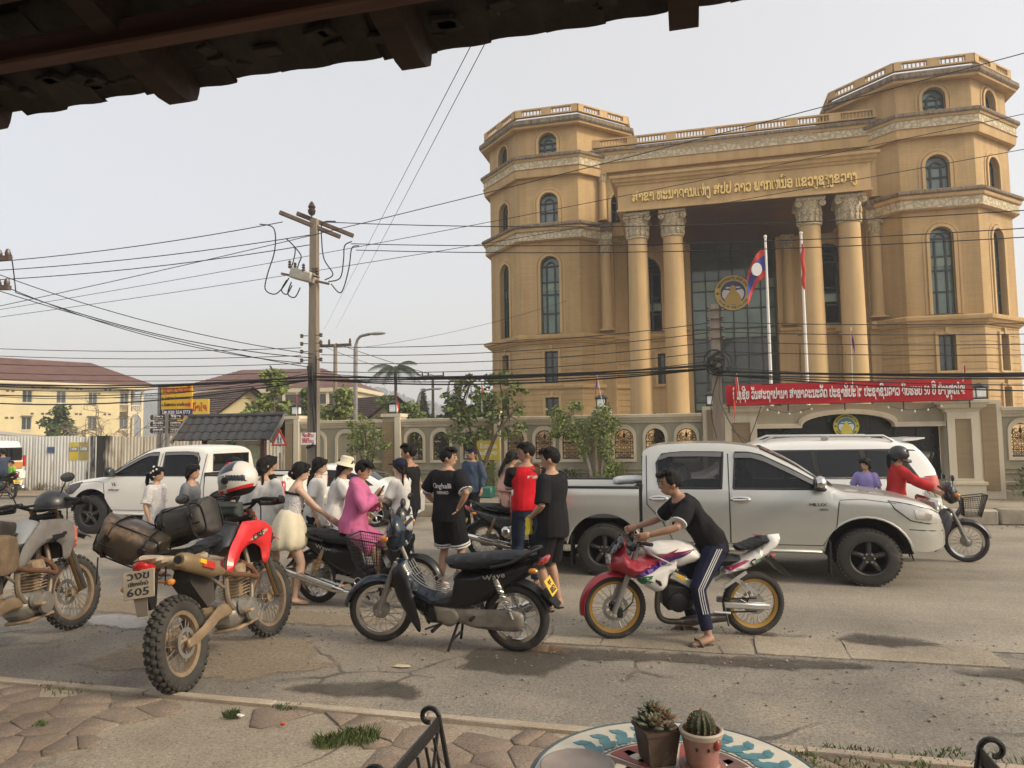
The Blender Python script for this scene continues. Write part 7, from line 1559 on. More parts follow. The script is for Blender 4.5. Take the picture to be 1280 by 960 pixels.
def van(lab,loc,rz):
 t=thing('minivan',lab,'van',loc,rz);top=[(-2.1,.8),(-2.08,1.5),(-1.98,1.8),(-1.7,1.86),(.8,1.86),(1.2,1.75),(1.7,1.2),(2.1,1.0),(2.2,.7)];wid=[(-2.1,.72),(-1.9,.82),(1.5,.82),(2.05,.7),(2.2,.5)];ins=[(.3,.04),(.6,0),(1.0,.02),(1.85,.16)]
 c=Car(smooth_tab(top,4),smooth_tab(wid,3),ins,.3,.12,.04);obj('body',cut(c.loft(MB(),frange(-2.09,2.2,.1)),[M_WPAINT2,M_CAV],arch_cutter([-1.3,1.3],.38,.33,half=.82)),t)
 c.patch([(-1.95,1.1),(1.4,1.1),(1.1,1.6),(-1.9,1.62)],.006,.15).build('pane',M_TINT,t);mb=MB();mb.box((-2.1,0,1.4),(.05,1.3,.46),.02);mb.build('rear_window',M_TINT,t);mb=MB();mb.box((-2.11,0,1.0),(.06,1.35,.24),.02);mb.build('rear_panel',mat('orange_panel',(.5,.22,.05),.5),t);mb=MB();mb.box((-2.12,0,.66),(.08,1.55,.3),.03);mb.build('rear_bumper',M_WPAINT2,t);mb=MB()
 for s in(-1,1):mb.box((-2.08,s*.74,1.15),(.06,.1,.4),.02)
 mb.build('tail_lamp',M_REDL,t)
 for x in(-1.3,1.3):
  for s in(-1,1):car_wheel(t,x,s*.74,.32,.2,.2,s,M_ALLOY,6)
van('white minivan at the left edge of the photo behind the family motorbike',(-25.3,20.3,0),radians(165))
# ------------------------------------------------------------------ motorcycles (built facing +x, left side +y)
M_SPOKE=mat('spoke_steel',(.4,.39,.37),.3,.8);M_BLKP=mat('black_plastic',(.013,.013,.014),.42,var=(5,.3),spec=.35);M_SEAT=mat('seat_vinyl',(.012,.013,.015),.5,bump=(60,.15),spec=.3);M_ENG=mat('engine_black',(.022,.022,.022),.5,.3,var=(9,.4));M_ENGA=mat('engine_alloy',(.30,.285,.25),.45,.5,var=(9,.3),dirt=((.2,.16,.11),5,.52));M_GREY=mat('fork_grey',(.28,.27,.25),.4,.5)
M_MUD=mat('dried_mud',(.32,.235,.15),.95,var=(12,.35),bump=(30,.4));M_GOLDR=mat('gold_rim',(.42,.25,.06),.35,.6);M_SAND=mat('sandy_alloy',(.27,.195,.12),.6,.25,var=(8,.3))
def seg(*p,k=5):return[tuple(q)for q in spline(p,k)]
def bike_wheel(parent,x,R,tw,rim_m,hub_r=.05,hub_m=None,disc=0,knob=False,steer=0.,spokes=36,tyre_m=None,disc_side=1,rr=None):
 n=node('wheel',parent,(x,0,R),(0,0,steer));tr=tw/2;rr=rr or R-tw*.95
 mb=MB();Rc=R-tr*(1.05 if not knob else 1.1);P=[]
 for i in range(17):a=-pi*.62+2*pi*.62*i/16;P.append((Rc+tr*cos(a)*(1.0),tr*sin(a)))
 P=[(rr+.004,-tr*.62)]+P+[(rr+.004,tr*.62)]
 mb.lathe(P,(0,0,0),'y',56,cap=False)
 if knob:
  N_=34
  for i in range(N_):
   a=2*pi*i/N_
   for k,(q,ph)in enumerate(((-.75,0),(-.27,.5),(.27,0),(.75,.5))):
    b=a+ph*2*pi/N_;th=q*1.15;rx=Rc+(tr+.004)*cos(th);M_=Matrix.Rotation(-b,3,'Y')@Matrix.Rotation(th,3,'Z');mb.box((rx*cos(b),(tr+.004)*sin(th),rx*sin(b)),(.026,tr*.5,2*pi*R/N_*.56),.004,M_)
 else:
  for i in range(60):
   a=2*pi*i/60
   for s in(-1,1):mb.bar(((Rc+tr*.93)*cos(a),s*tr*.42,(Rc+tr*.93)*sin(a)),((Rc+tr*.99)*cos(a+.05),s*tr*.06,(Rc+tr*.99)*sin(a+.05)),.004,.006)
 mb.build('tyre',tyre_m or M_RUBBER,n,50)
 mb=MB();mb.lathe([(rr-.022,-tr*.5),(rr+.008,-tr*.66),(rr+.008,-tr*.52),(rr-.008,-tr*.3),(rr-.012,0),(rr-.008,tr*.3),(rr+.008,tr*.52),(rr+.008,tr*.66),(rr-.022,tr*.5),(rr-.026,0),(rr-.022,-tr*.5)],(0,0,0),'y',48,cap=False);mb.build('rim',rim_m,n,40)
 mb=MB();hw=tr*.9
 mb.lathe([(.012,-hw-.02),(hub_r*.6,-hw),(hub_r,-hw*.9),(hub_r,-hw*.6),(hub_r*.7,-hw*.5),(hub_r*.7,hw*.5),(hub_r,hw*.6),(hub_r,hw*.9),(hub_r*.6,hw),(.012,hw+.02)],(0,0,0),'y',24);mb.tube([(0,-hw-.05,0),(0,hw+.05,0)],.01,8);mb.build('hub',hub_m or M_ENGA,n,40)
 mb=MB()
 for i in range(spokes):
  a=2*pi*i/spokes;b=a+(.38 if i%2 else-.38);s=1 if(i//2)%2 else-1;mb.tube([(hub_r*cos(b),s*hw*.8,hub_r*sin(b)),((rr-.01)*cos(a),0,(rr-.01)*sin(a))],.0024,4,False)
 mb.build('spokes',M_SPOKE,n,kind='stuff')
 if disc:
  mb=MB();y=disc_side*(hw+.012);o=[]
  mb.lathe([(disc,y),(disc,y+.004),(disc*.72,y+.004),(disc*.72,y),(disc,y)],(0,0,0),'y',36,cap=False)
  for i in range(6):a=i*pi/3;mb.bar((hub_r*.8*cos(a),y,hub_r*.8*sin(a)),(disc*.75*cos(a+.3),y,disc*.75*sin(a+.3)),.014,.004)
  for i in range(18):a=i*pi/9;mb.lathe([(.006,y+.0045),(.0,y+.0045)],(disc*.86*cos(a),0,disc*.86*sin(a)),'y',6)
  mb.build('brake_disc',M_GREY,n,30)
 return n
def fender(mb,c,R,w,a0,a1,th=.006,n=16,ext=None,flare=.6):
 """mudguard: an arc channel over a wheel"""
 rings=[]
 for i in range(n+1):
  a=radians(a0+(a1-a0)*i/n);cx,cz=cos(a),sin(a);ring=[]
  for q in(-1,-.7,-.35,0,.35,.7,1):r=R-(q*q)*w*flare;ring.append((c[0]+cx*r,q*w,c[1]+cz*r))
  inn=[(c[0]+cx*(R-(q*q)*w*flare-th),q*w,c[1]+cz*(R-(q*q)*w*flare-th))for q in(1,.7,.35,0,-.35,-.7,-1)]
  rings.append(ring+inn)
 mb.loft(rings);return mb
def bmirror(parent,base,c,s,m=M_BLKP):
 h=node('mirror',parent);mb=MB();b=Vector(base);c=Vector(c);mb.tube([b,b.lerp(c,.35)+Vector((.02,0,.03)),c],.006,6);mb.build('stalk',M_BLKP,h);mb=MB();mb.ell(c,(.022,.068,.045),14,8);mb.build('housing',m,h);mb=MB();mb.ell(c-Vector((.012,0,0)),(.013,.06,.039),14,8);mb.build('glass',M_TINTL,h)
def grip(mb,a,b):mb.tube([a,b],.017,10)
def cub(lab,loc,rz,body_m,leg_m=None,seat_m=M_SEAT,basket=True,steer=0.,group='motorcycles outside the cafe',text_='Wave',maker=True,plate_m=None,rim_m=M_CHROME,cat='motorcycle',tail_m=None,detail=True):
 t=thing('motorcycle',lab,cat,loc,rz,group);leg=leg_m or body_m;WB=.62;R=.285
 bike_wheel(t,WB,R,.07,rim_m,.072,M_ENGA,steer=steer);bike_wheel(t,-WB,R,.085,rim_m,.075,M_ENGA)
 fk=node('fork',t,(WB-.16,0,.72));fk.rotation_euler=(0,0,steer)
 mb=MB()
 for s in(-1,1):mb.tube([(-.01,s*.062,.0),(.06,s*.062,-.16),(.165,s*.062,-.435)],[.024,.024,.02],8);mb.box((.165,s*.062,-.435),(.06,.03,.06),.01)
 mb.build('fork_leg',M_GREY,fk);mb=MB();fender(mb,(.16,-.435),R+.035,.065,12,150);mb.build('front_mudguard',body_m,fk)
 mb=MB();mb.inflate(seg((-.10,.27),(-.06,.36),(.0,.4),(.06,.33),(.1,.2),(.08,.12),(.0,.08),(-.08,.14)),.105,.09,0,.025,p=.7);mb.build('handlebar_cowl',body_m,fk);mb=MB();mb.inflate(seg((.035,.17),(.06,.3),(.115,.22),(.12,.14),(.08,.11)),.085,.05,0,.02,p=.7);mb.build('headlight',M_LENS,fk)
 mb=MB();mb.tube([(-.06,-.33,.29),(-.03,-.2,.25),(-.02,0,.22),(-.03,.2,.25),(-.06,.33,.29)],.011,8);mb.build('handlebar',M_BLKP,fk);mb=MB()
 for s in(-1,1):grip(mb,(-.04,s*.22,.26),(-.08,s*.35,.3));mb.tube([(-.01,s*.2,.26),(.03,s*.26,.26),(-.01,s*.36,.29)],.005,5)
 mb.build('grip',M_BLKP,fk)
 for s in(-1,1):bmirror(fk,(-.03,s*.19,.27),(-.02,s*.27,.46),s)
 mb=MB();mb.inflate(seg((.09,.05),(.13,.12),(.14,.04),(.06,-.12),(.02,-.06)),.06,.04,0,.02,p=.7);fp=mb.build('front_panel',leg,t);fp.location=(WB-.16,0,.70)
 if basket:
  b=node('basket',t,(WB+.06,0,.74));mb=MB();T=[(-.1,-.14,.16),(.2,-.14,.2),(.2,.14,.2),(-.1,.14,.16)];Bm=[(-.08,-.1,-.1),(.12,-.1,-.1),(.12,.1,-.1),(-.08,.1,-.1)]
  mb.tube(T,.007,5,closed=True);mb.tube(Bm,.005,5,closed=True)
  for i in range(4):mb.tube([T[i],Bm[i]],.005,4)
  for(a,b_,c,d)in((0,1,1,0),(1,2,2,1),(2,3,3,2),(3,0,0,3)):
   n=13
   for k in range(1,n):f=k/n;mb.tube([Vector(T[a]).lerp(T[b_],f),Vector(Bm[a]).lerp(Bm[b_],f)],.0022,3,False)
   for k in range(1,10):f=k/10;mb.tube([Vector(T[a]).lerp(Bm[a],f),Vector(T[b_]).lerp(Bm[b_],f)],.0022,3,False)
  mb.build('mesh',M_BLKP,b)
 for s in(-1,1):
  mb=MB();mb.inflate(seg((.36,.72),(.45,.66),(.41,.48),(.30,.26),(.22,.14),(.2,.22),(.24,.42),(.29,.62)),.03,.05,s*.15,.03,p=.6);mb.v=[(x,y+s*.10*(1-abs(z-.45)/.35)*.5-s*.05,z)for x,y,z in mb.v];mb.build('leg_shield',leg,t)
 mb=MB();mb.inflate(seg((.44,.74),(.46,.66),(.34,.47),(.2,.36),(.02,.34),(-.15,.38),(-.2,.46),(-.02,.45),(.15,.49),(.28,.6),(.36,.74),k=4),.095,.07,0,.03,p=.6);mb.build('body_spine',body_m,t)
 mb=MB();mb.inflate(seg((.18,.36),(.02,.33),(-.2,.34),(-.35,.4),(-.55,.52),(-.86,.71),(-.9,.8),(-.72,.76),(-.4,.68),(-.1,.65),(-.08,.58),(-.05,.48),(.1,.43),k=4),.12,.06,0,.03,wf=lambda x,z:1 if x>-.4 else max(.45,1-(-.4-x)*.9),p=.6);mb.build('side_panel',tail_m or body_m,t)
 mb=MB();mb.inflate(seg((-.02,.71),(.0,.76),(-.12,.8),(-.3,.82),(-.5,.845),(-.74,.85),(-.82,.83),(-.76,.78),(-.5,.7),(-.25,.66),(-.06,.67),k=4),.135,.07,0,.03,wf=lambda x,z:.75+.25*min(1,max(0,(-x+.0)/.25))if x>-.3 else(1 if x>-.55 else .82),p=.55);mb.build('seat',seat_m,t)
 mb=MB()
 for s in(-1,1):mb.tube(seg((-.45,s*.14,.73),(-.62,s*.14,.77),(-.78,s*.1,.85),(-.86,0,.88)),.014,6)
 mb.build('grab_rail',M_BLKP,t)
 mb=MB();mb.inflate(seg((-.72,.72),(-.92,.82),(-.9,.75),(-.78,.68)),.075,.05,0,.02,p=.6);mb.build('tail_lamp',M_REDL,t)
 mb=MB()
 for s in(-1,1):mb.ell((-.8,s*.09,.7),(.045,.03,.025),8,6);mb.ell((WB-.1,s*.11,.93),(.04,.025,.03),8,6)
 mb.build('indicator',M_AMBER,t)
 mb=MB();fender(mb,(-WB,R),R+.05,.06,75,160,n=12);mb.bar((-.86,0,.52),(-.99,0,.4),.15,.012);mb.build('rear_mudguard',M_BLKP,t)
 np_=node('number_plate',t,(-.925,0,.56));np_.rotation_euler=(0,.5,0);mb=MB();mb.box((0,0,0),(.008,.2,.14),.003);mb.build('plate',plate_m or mat('plate_yellow',(.62,.42,.05),.5),np_);mb=MB();text(mb,'ຊຂ',.09,.03,.002,put=lambda x,y,z:(-.005+y,-x,z+.02));text(mb,'8852',.15,.045,.002,put=lambda x,y,z:(-.005+y,-x,z-.05));mb.build('lettering',M_INK,np_)
 mb=MB();mb.box((.0,0,.3),(.34,.2,.17),.04);mb.tube([(.1,0,.33),(.3,0,.38)],.065,12)
 for i in range(5):mb.tube([(.14+i*.03,0,.335+i*.011),(.15+i*.03,0,.337+i*.011)],.078,12)
 mb.build('engine',M_ENG,t)
 mb=MB();mb.inflate(seg((.09,.38),(-.1,.37),(-.16,.28),(-.06,.2),(.06,.24),k=4),.03,.04,.09,.02,side=1);mb.inflate(seg((-.1,.37),(-.3,.36),(-.6,.37),(-.7,.33),(-.7,.23),(-.62,.19),(-.3,.2),(-.14,.24),k=4),.028,.04,.085,.025,side=1);mb.build('chain_case',mat('dusty_case',(.24,.215,.18),.5,.35,var=(7,.3)),t)
 mb=MB();mb.lathe([(.12,-.1),(.11,-.14),(.03,-.15),(0,-.15)],(-.02,0,.3),'y',20);mb.lathe([(.07,-.1),(.06,-.155),(0,-.16)],(.12,0,.31),'y',16);mb.build('engine_cover',M_ENG,t)
 mb=MB();mb.ring((.12,-.16,.31),.055,.006,'y',20,5);mb.ring((-.02,-.155,.3),.045,.006,'y',20,5);mb.bar((-.06,-.13,.3),(-.3,-.13,.34),.035,.05);mb.tube([(-.2,-.12,.33),(-.26,-.13,.25),(-.5,-.13,.3)],.02,6);mb.build('alloy_bracket',M_ALLOY,t)
 mb=MB();mb.tube(seg((.22,-.03,.33),(.28,-.1,.24),(.1,-.14,.17),(-.2,-.15,.19)),.018,8);mb.tube([(-.2,-.15,.19),(-.3,-.155,.21),(-.85,-.165,.37),(-.93,-.165,.395)],[.02,.045,.05,.035],12);mb.build('exhaust',M_CHROME,t);mb=MB();mb.bar((-.32,-.2,.245),(-.75,-.21,.37),.055,.01);mb.build('exhaust_guard',M_ALLOY,t)
 for s in(-1,1):
  sh=node('shock_absorber',t);a,b=Vector((-.48,s*.105,.62)),Vector((-.62,s*.115,.3));mb=MB();mb.tube([a,b],.012,8);mb.tube([a,a.lerp(b,.3)],.024,8);mb.build('damper',M_GREY,sh);mb=MB();mb.tube([a.lerp(b,.15+.65*i/70)+Vector((cos(i*.9)*.026,0,sin(i*.9)*.012))+Vector((0,s*.026*sin(i*.9),0))for i in range(71)],.005,4);mb.build('spring',M_ALLOY if detail else M_GOLDR,sh)
 mb=MB();mb.tube([(.05,-.22,.2),(.05,.22,.2)],.016,8);mb.tube([(-.28,-.19,.3),(-.28,.19,.3)],.014,8);mb.tube([(.0,.13,.24),(.13,.19,.2)],.008,6);mb.build('footrest',M_BLKP,t)
 mb=MB()
 for s in(-1,1):mb.tube([(-.12,s*.07,.22),(-.06,s*.16,.015)],.012,6)
 mb.tube([(-.09,-.12,.1),(-.09,.12,.1)],.01,6);mb.build('centre_stand',M_BLKP,t)
 if detail:
  mb=MB()
  for s in(-.09,-.045,0,.045,.09):mb.tube(seg((.34,s,.72),(.26,s,.6),(.12,s,.52),(-.04,s,.5)),.004,5)
  for f in range(6):x=.3-f*.065;z=.66-.035*f+.004*f*f;mb.tube([(x,-.1,z),(x,.1,z)],.004,5)
  mb.build('wire_rack',M_SPOKE,t)
 if maker:
  for s in(-1,1):
   mb=MB();text(mb,'HONDA',.12,.018,.003,put=lambda X,y,z:(.285-s*X,s*(.098-y),.49+z));text(mb,text_,.2,.045,.003,put=lambda X,y,z:(-.47-s*X,s*(.113-y),.625+z+.12*s*X*-.5-(0)-(.1*(-s*X))*0-.25*s*X*-1*0+(.30*s*X)));mb.build('lettering',M_ALLOY,t)
 return t
M_DKBLUE=mat('dark_blue_paint',(.009,.018,.032),.25,coat=.35,var=(3,.3),spec=.4);M_BLKPAINT=mat('black_bike_paint',(.008,.008,.009),.3,coat=.2,spec=.35)
wave=cub('dark blue step-through motorcycle with wire front basket, parked nearest the cafe in the centre',(-2.16,6.16,0),radians(178),M_DKBLUE,M_BLKPAINT,steer=radians(14),tail_m=M_BLKPAINT)
wave.rotation_euler=(radians(-4),0,radians(178));wave.scale=(1.04,1.04,1.04)
b2=cub('black step-through motorcycle with the woman in pink sitting on it',(-3.55,7.42,0),radians(-3),M_BLKPAINT,basket=False,detail=False,text_='Wave')
b2.rotation_euler=(radians(3),0,radians(-3))
cub('grey black motorcycle behind the man in the red shirt, a woman sitting on it',(-2.45,10.6,0),radians(20),mat('grey_bike_paint',(.05,.055,.06),.3,coat=.5),basket=False,detail=False,maker=False)
M_PLUM=mat('dark_plum_paint',(.03,.024,.028),.3,coat=.5)
cub('dark motorcycle with black front basket ridden by the woman in the red jacket',(3.08,11.35,0),radians(-6),M_PLUM,detail=False,maker=False)
cub('small motorbike carrying a family at the left edge of the street',(-21.75,18.6,0),radians(160),M_BLKPAINT,basket=False,detail=False,maker=False)
# ---------------- white and red sport bike
def sport(lab,loc,rz):
 t=thing('motorcycle',lab,'motorcycle',loc,rz,'motorcycles outside the cafe');X=lambda x:(517-x)/515;Z=lambda y:(870-y)/515
 def pl(*p):return[(X(x),Z(y))for x,y in p][::-1]
 W_=mat('sport_white',(.72,.70,.66),.25,coat=.6,var=(2,.06));RD=mat('sport_red',(.30,.012,.025),.28,coat=.6);PU=mat('stripe_purple',(.09,.035,.22),.35,coat=.4);GN=mat('stripe_green',(.02,.2,.05),.35,coat=.4);PK=mat('stripe_pink',(.42,.03,.11),.35,coat=.4)
 bike_wheel(t,.65,.292,.066,M_GOLDR,.05,M_ENG,disc=.12,steer=0);bike_wheel(t,-.65,.292,.075,M_GOLDR,.05,M_ENG,disc=.1,disc_side=-1)
 mb=MB()
 for s in(-1,1):mb.tube([(X(300),s*.085,Z(420)),(X(240),s*.085,Z(570))],.018,8);mb.tube([(X(243),s*.085,Z(562)),(X(172),s*.085,Z(738))],.025,10)
 mb.build('fork',M_GREY,t);mb=MB();mb.box((X(200),.085,Z(735)),(.05,.03,.1),.01);mb.tube(seg((X(262),.1,Z(640)),(X(255),.1,Z(690)),(X(205),.1,Z(735))),.006,5);mb.build('brake_caliper',M_BLKP,t)
 mb=MB();fender(mb,(.65,.292),.325,.06,-12,118,n=18);mb.build('front_mudguard',RD,t)
 fr=pl((238,402),(215,440),(175,480),(150,520),(155,545),(200,560),(240,585),(300,592),(345,560),(420,500),(440,480),(350,478),(262,480),(245,460))
 mb=MB();mb.inflate(fr,.2,.13,0,.025,wf=lambda x,z:max(.35,min(1,.4+(.74-x)*2.6)),p=.6);mb.build('upper_fairing',RD,t)
 mb=MB();mb.inflate(pl((150,470),(170,440),(215,372),(232,385),(232,412),(205,450),(175,472)),.12,.06,0,.02,wf=lambda x,z:.6+.4*(z>.8),p=.6);mb.build('windscreen',mat('smoked_screen',(.03,.035,.04),.1,coat=.6),t)
 mb=MB();mb.inflate(pl((142,478),(172,470),(168,515),(145,520)),.1,.03,0,.015,p=.6);mb.build('headlight',M_LENS,t)
 mb=MB();mb.inflate(pl((250,552),(300,535),(400,500),(478,470),(480,545),(440,570),(432,615),(405,645),(370,652),(330,632),(290,590)),.19,.08,0,.025,p=.55);mb.build('lower_fairing',W_,t)
 mb=MB();mb.inflate(pl((345,560),(385,575),(398,605),(378,615),(352,592)),.203,.02,0,.015,p=.4);mb.build('vent',M_BLKP,t)
 LP=pl((250,552),(300,535),(400,500),(478,470),(480,545),(440,570),(432,615),(405,645),(370,652),(330,632),(290,590));fu=pillow(fr,.2,.13,lambda x,z:max(.35,min(1,.4+(.74-x)*2.6)),.6);fl=pillow(LP,.19,.08,None,.55);fb=lambda x,z:max(fu(x,z),fl(x,z))
 for nm,m,p in(('purple_stripe',PU,((255,585),(285,545),(350,512),(478,462),(470,482),(400,512),(345,545),(300,562))),('green_stripe',GN,((275,578),(300,562),(348,556),(338,572),(315,577),(348,586),(300,604),(285,592)))):MB().decal(fb,pl(*p),.006).build(nm,m,t)
 mb=MB();mb.inflate(pl((325,440),(345,424),(400,413),(500,411),(555,425),(600,468),(604,490),(585,515),(480,545),(420,510),(360,500),(330,470)),.15,.11,0,.025,p=.6);mb.build('tank',W_,t)
 ft=pillow(pl((325,440),(345,424),(400,413),(500,411),(555,425),(600,468),(604,490),(585,515),(480,545),(420,510),(360,500),(330,470)),.15,.11,None,.6);fb2=lambda x,z:max(ft(x,z),fl(x,z),fu(x,z))
 for nm,m,p in(('pink_stripe',PK,((350,492),(420,455),(470,434),(448,456),(550,434),(455,474),(385,502))),('purple_tank_stripe',PU,((385,502),(455,474),(550,436),(475,482),(410,512)))):MB().decal(fb2,pl(*p),.005).build(nm,m,t)
 mb=MB();mb.inflate(pl((560,470),(600,452),(640,480),(735,480),(790,492),(800,510),(730,540),(640,540),(570,520)),.11,.06,0,.025,p=.6);mb.build('rider_seat',M_SEAT,t)
 mb=MB();mb.inflate(pl((755,448),(880,402),(925,402),(932,430),(800,475),(770,468)),.1,.03,0,.02,p=.55);mb.build('pillion_pad',M_SEAT,t)
 mb=MB();mb.inflate(pl((935,398),(985,394),(990,408),(975,450),(925,490),(850,545),(800,565),(690,587),(700,552),(740,525),(800,492),(880,448)),.115,.06,0,.025,wf=lambda x,z:1 if x>-.7 else .75,p=.6);mb.build('tail_fairing',W_,t)
 TP=pl((935,398),(985,394),(990,408),(975,450),(925,490),(850,545),(800,565),(690,587),(700,552),(740,525),(800,492),(880,448));fz=pillow(TP,.115,.06,lambda x,z:1 if x>-.7 else .75,.6);MB().decal(fz,pl((708,548),(800,506),(818,508),(722,556)),.004).build('tail_stripe',PK,t)
 for s in(-1,1):
  mb=MB();sl=.42;text(mb,'LS',.13,.085,.003,put=lambda a,y,z:(lambda x_,z_:(x_,s*(fz(x_,z_)+.004-y),z_))(X(806)-s*a-.3*z*s,Z(551)+z+sl*s*a));mb.build('lettering',M_INK,t)
  mb=MB();text(mb,'125',.1,.045,.003,put=lambda a,y,z:(lambda x_,z_:(x_,s*(fz(x_,z_)+.004-y),z_))(X(868)-s*a-.3*z*s,Z(516)+z+sl*s*a));mb.build('green_lettering',GN,t)
 mb=MB();text(mb,'HRC',.08,.05,.003,put=lambda a,y,z:(X(880)-a,-.0+z-.03,Z(405)+.012-y));mb.build('pad_badge',PK,t)
 mb=MB();mb.inflate(pl((935,492),(965,485),(962,500),(942,508)),.05,.02,0,.015,p=.6);mb.build('tail_lamp',M_REDL,t)
 mb=MB();mb.plate(pl((918,497),(945,505),(985,545),(1030,592),(1018,598),(960,560),(925,515)),-.06,.06);mb.build('rear_mudguard',M_BLKP,t)
 mb=MB();mb.box((X(480),0,Z(665)),(.3,.26,.26),.05);mb.tube([(X(470),0,Z(640)),(X(430),0,Z(590))],.075,12);mb.lathe([(.09,.12),(.085,.15),(.04,.165),(0,.165)],(X(470),0,Z(690)),'y',20);mb.lathe([(.05,.12),(.04,.16),(0,.16)],(X(545),0,Z(660)),'y',14)
 for i in range(6):mb.box((X(440),0,Z(640)+i*.016),(.15,.19,.006))
 mb.build('engine',M_ENG,t)
 mb=MB()
 for s in(-1,1):mb.bar((X(440),s*.13,Z(560)),(X(592),s*.13,Z(640)),.035,.07,.01);mb.bar((X(592),s*.13,Z(635)),(X(606),s*.12,Z(760)),.03,.06,.01)
 mb.build('frame',M_ALLOY,t);mb=MB();mb.plate(pl((452,562),(470,556),(506,576),(500,592)),.146,.15);mb.build('frame_decal',M_SY,t)
 mb=MB()
 for s in(-1,1):mb.bar((X(690),s*.1,Z(712)),(X(912),s*.1,Z(728)),.03,.055,.01)
 mb.build('swingarm',M_ALLOY,t);mb=MB();mb.lathe([(.085,.072),(.085,.078),(.03,.078)],(-.65,0,.292),'y',28);mb.build('sprocket',M_SPOKE,t);mb=MB();mb.box(((X(700)-.65)/2,.078,.235),(abs(X(700)+.65),.014,.012));mb.box(((X(700)-.65)/2,.078,.355),(abs(X(700)+.65),.014,.012));mb.build('chain',M_ENG,t)
 mb=MB()
 for s in(-1,1):mb.bar((X(690),s*.125,Z(625)),(X(800),s*.11,Z(560)),.014,.03);mb.bar((X(745),s*.12,Z(590)),(X(850),s*.12,Z(662)),.014,.035);mb.bar((X(770),s*.12,Z(600)),(X(800),s*.12,Z(650)),.014,.03)
 mb.build('subframe',M_ALLOY,t)
 mb=MB();mb.tube(seg((X(385),.06,Z(640)),(X(378),.08,Z(730)),(X(410),.08,Z(778)),(X(500),.06,Z(790))),.026,10);mb.tube([(X(490),.05,Z(788)),(X(520),.05,Z(790)),(X(720),-.02,Z(785)),(X(740),-.1,Z(760))],[.03,.045,.045,.03],12);mb.build('exhaust',mat('burnt_steel',(.09,.08,.07),.4,.6,var=(8,.4)),t)
 mb=MB();mb.tube([(-.05,-.19,.3),(-.05,.19,.3)],.012,8);mb.tube([(X(640),.12,Z(740)),(X(715),.14,Z(745))],.012,6);mb.build('footrest',M_ALLOY,t)
 mb=MB()
 for s in(-1,1):mb.tube([(X(300),s*.09,Z(425)),(X(295),s*.2,Z(405)),(X(318),s*.36,Z(398))],.012,8)
 mb.build('handlebar',M_BLKP,t);mb=MB()
 for s in(-1,1):grip(mb,(X(300),s*.24,Z(404)),(X(320),s*.37,Z(397)));mb.tube([(X(285),s*.2,Z(405)),(X(262),s*.26,Z(412)),(X(285),s*.36,Z(405))],.005,5)
 mb.build('grip',M_BLKP,t);mb=MB();mb.box((X(270),0,Z(440)),(.08,.16,.06),.02,Matrix.Rotation(.6,3,'Y'));mb.build('instrument',M_BLKP,t)
 mb=MB();mb.tube(seg((X(305),.1,Z(430)),(X(350),.17,Z(465)),(X(420),.17,Z(500)),(X(470),.14,Z(540))),.008,5);mb.tube(seg((X(280),.05,Z(440)),(X(240),.1,Z(520)),(X(215),.09,Z(650)),(X(200),.09,Z(735))),.005,5);mb.build('cable',M_SPOKE,t)
 mb=MB();mb.tube([(X(690),.1,Z(700)),(X(700),.17,Z(800))],.01,6);mb.build('side_stand',M_BLKP,t)
 return t
sp=sport('white, red and purple sport motorcycle with gold rims, a man in black leaning on it',(-.105,6.86,0),radians(180+17));sp.rotation_euler=(radians(-2),0,radians(180+17))
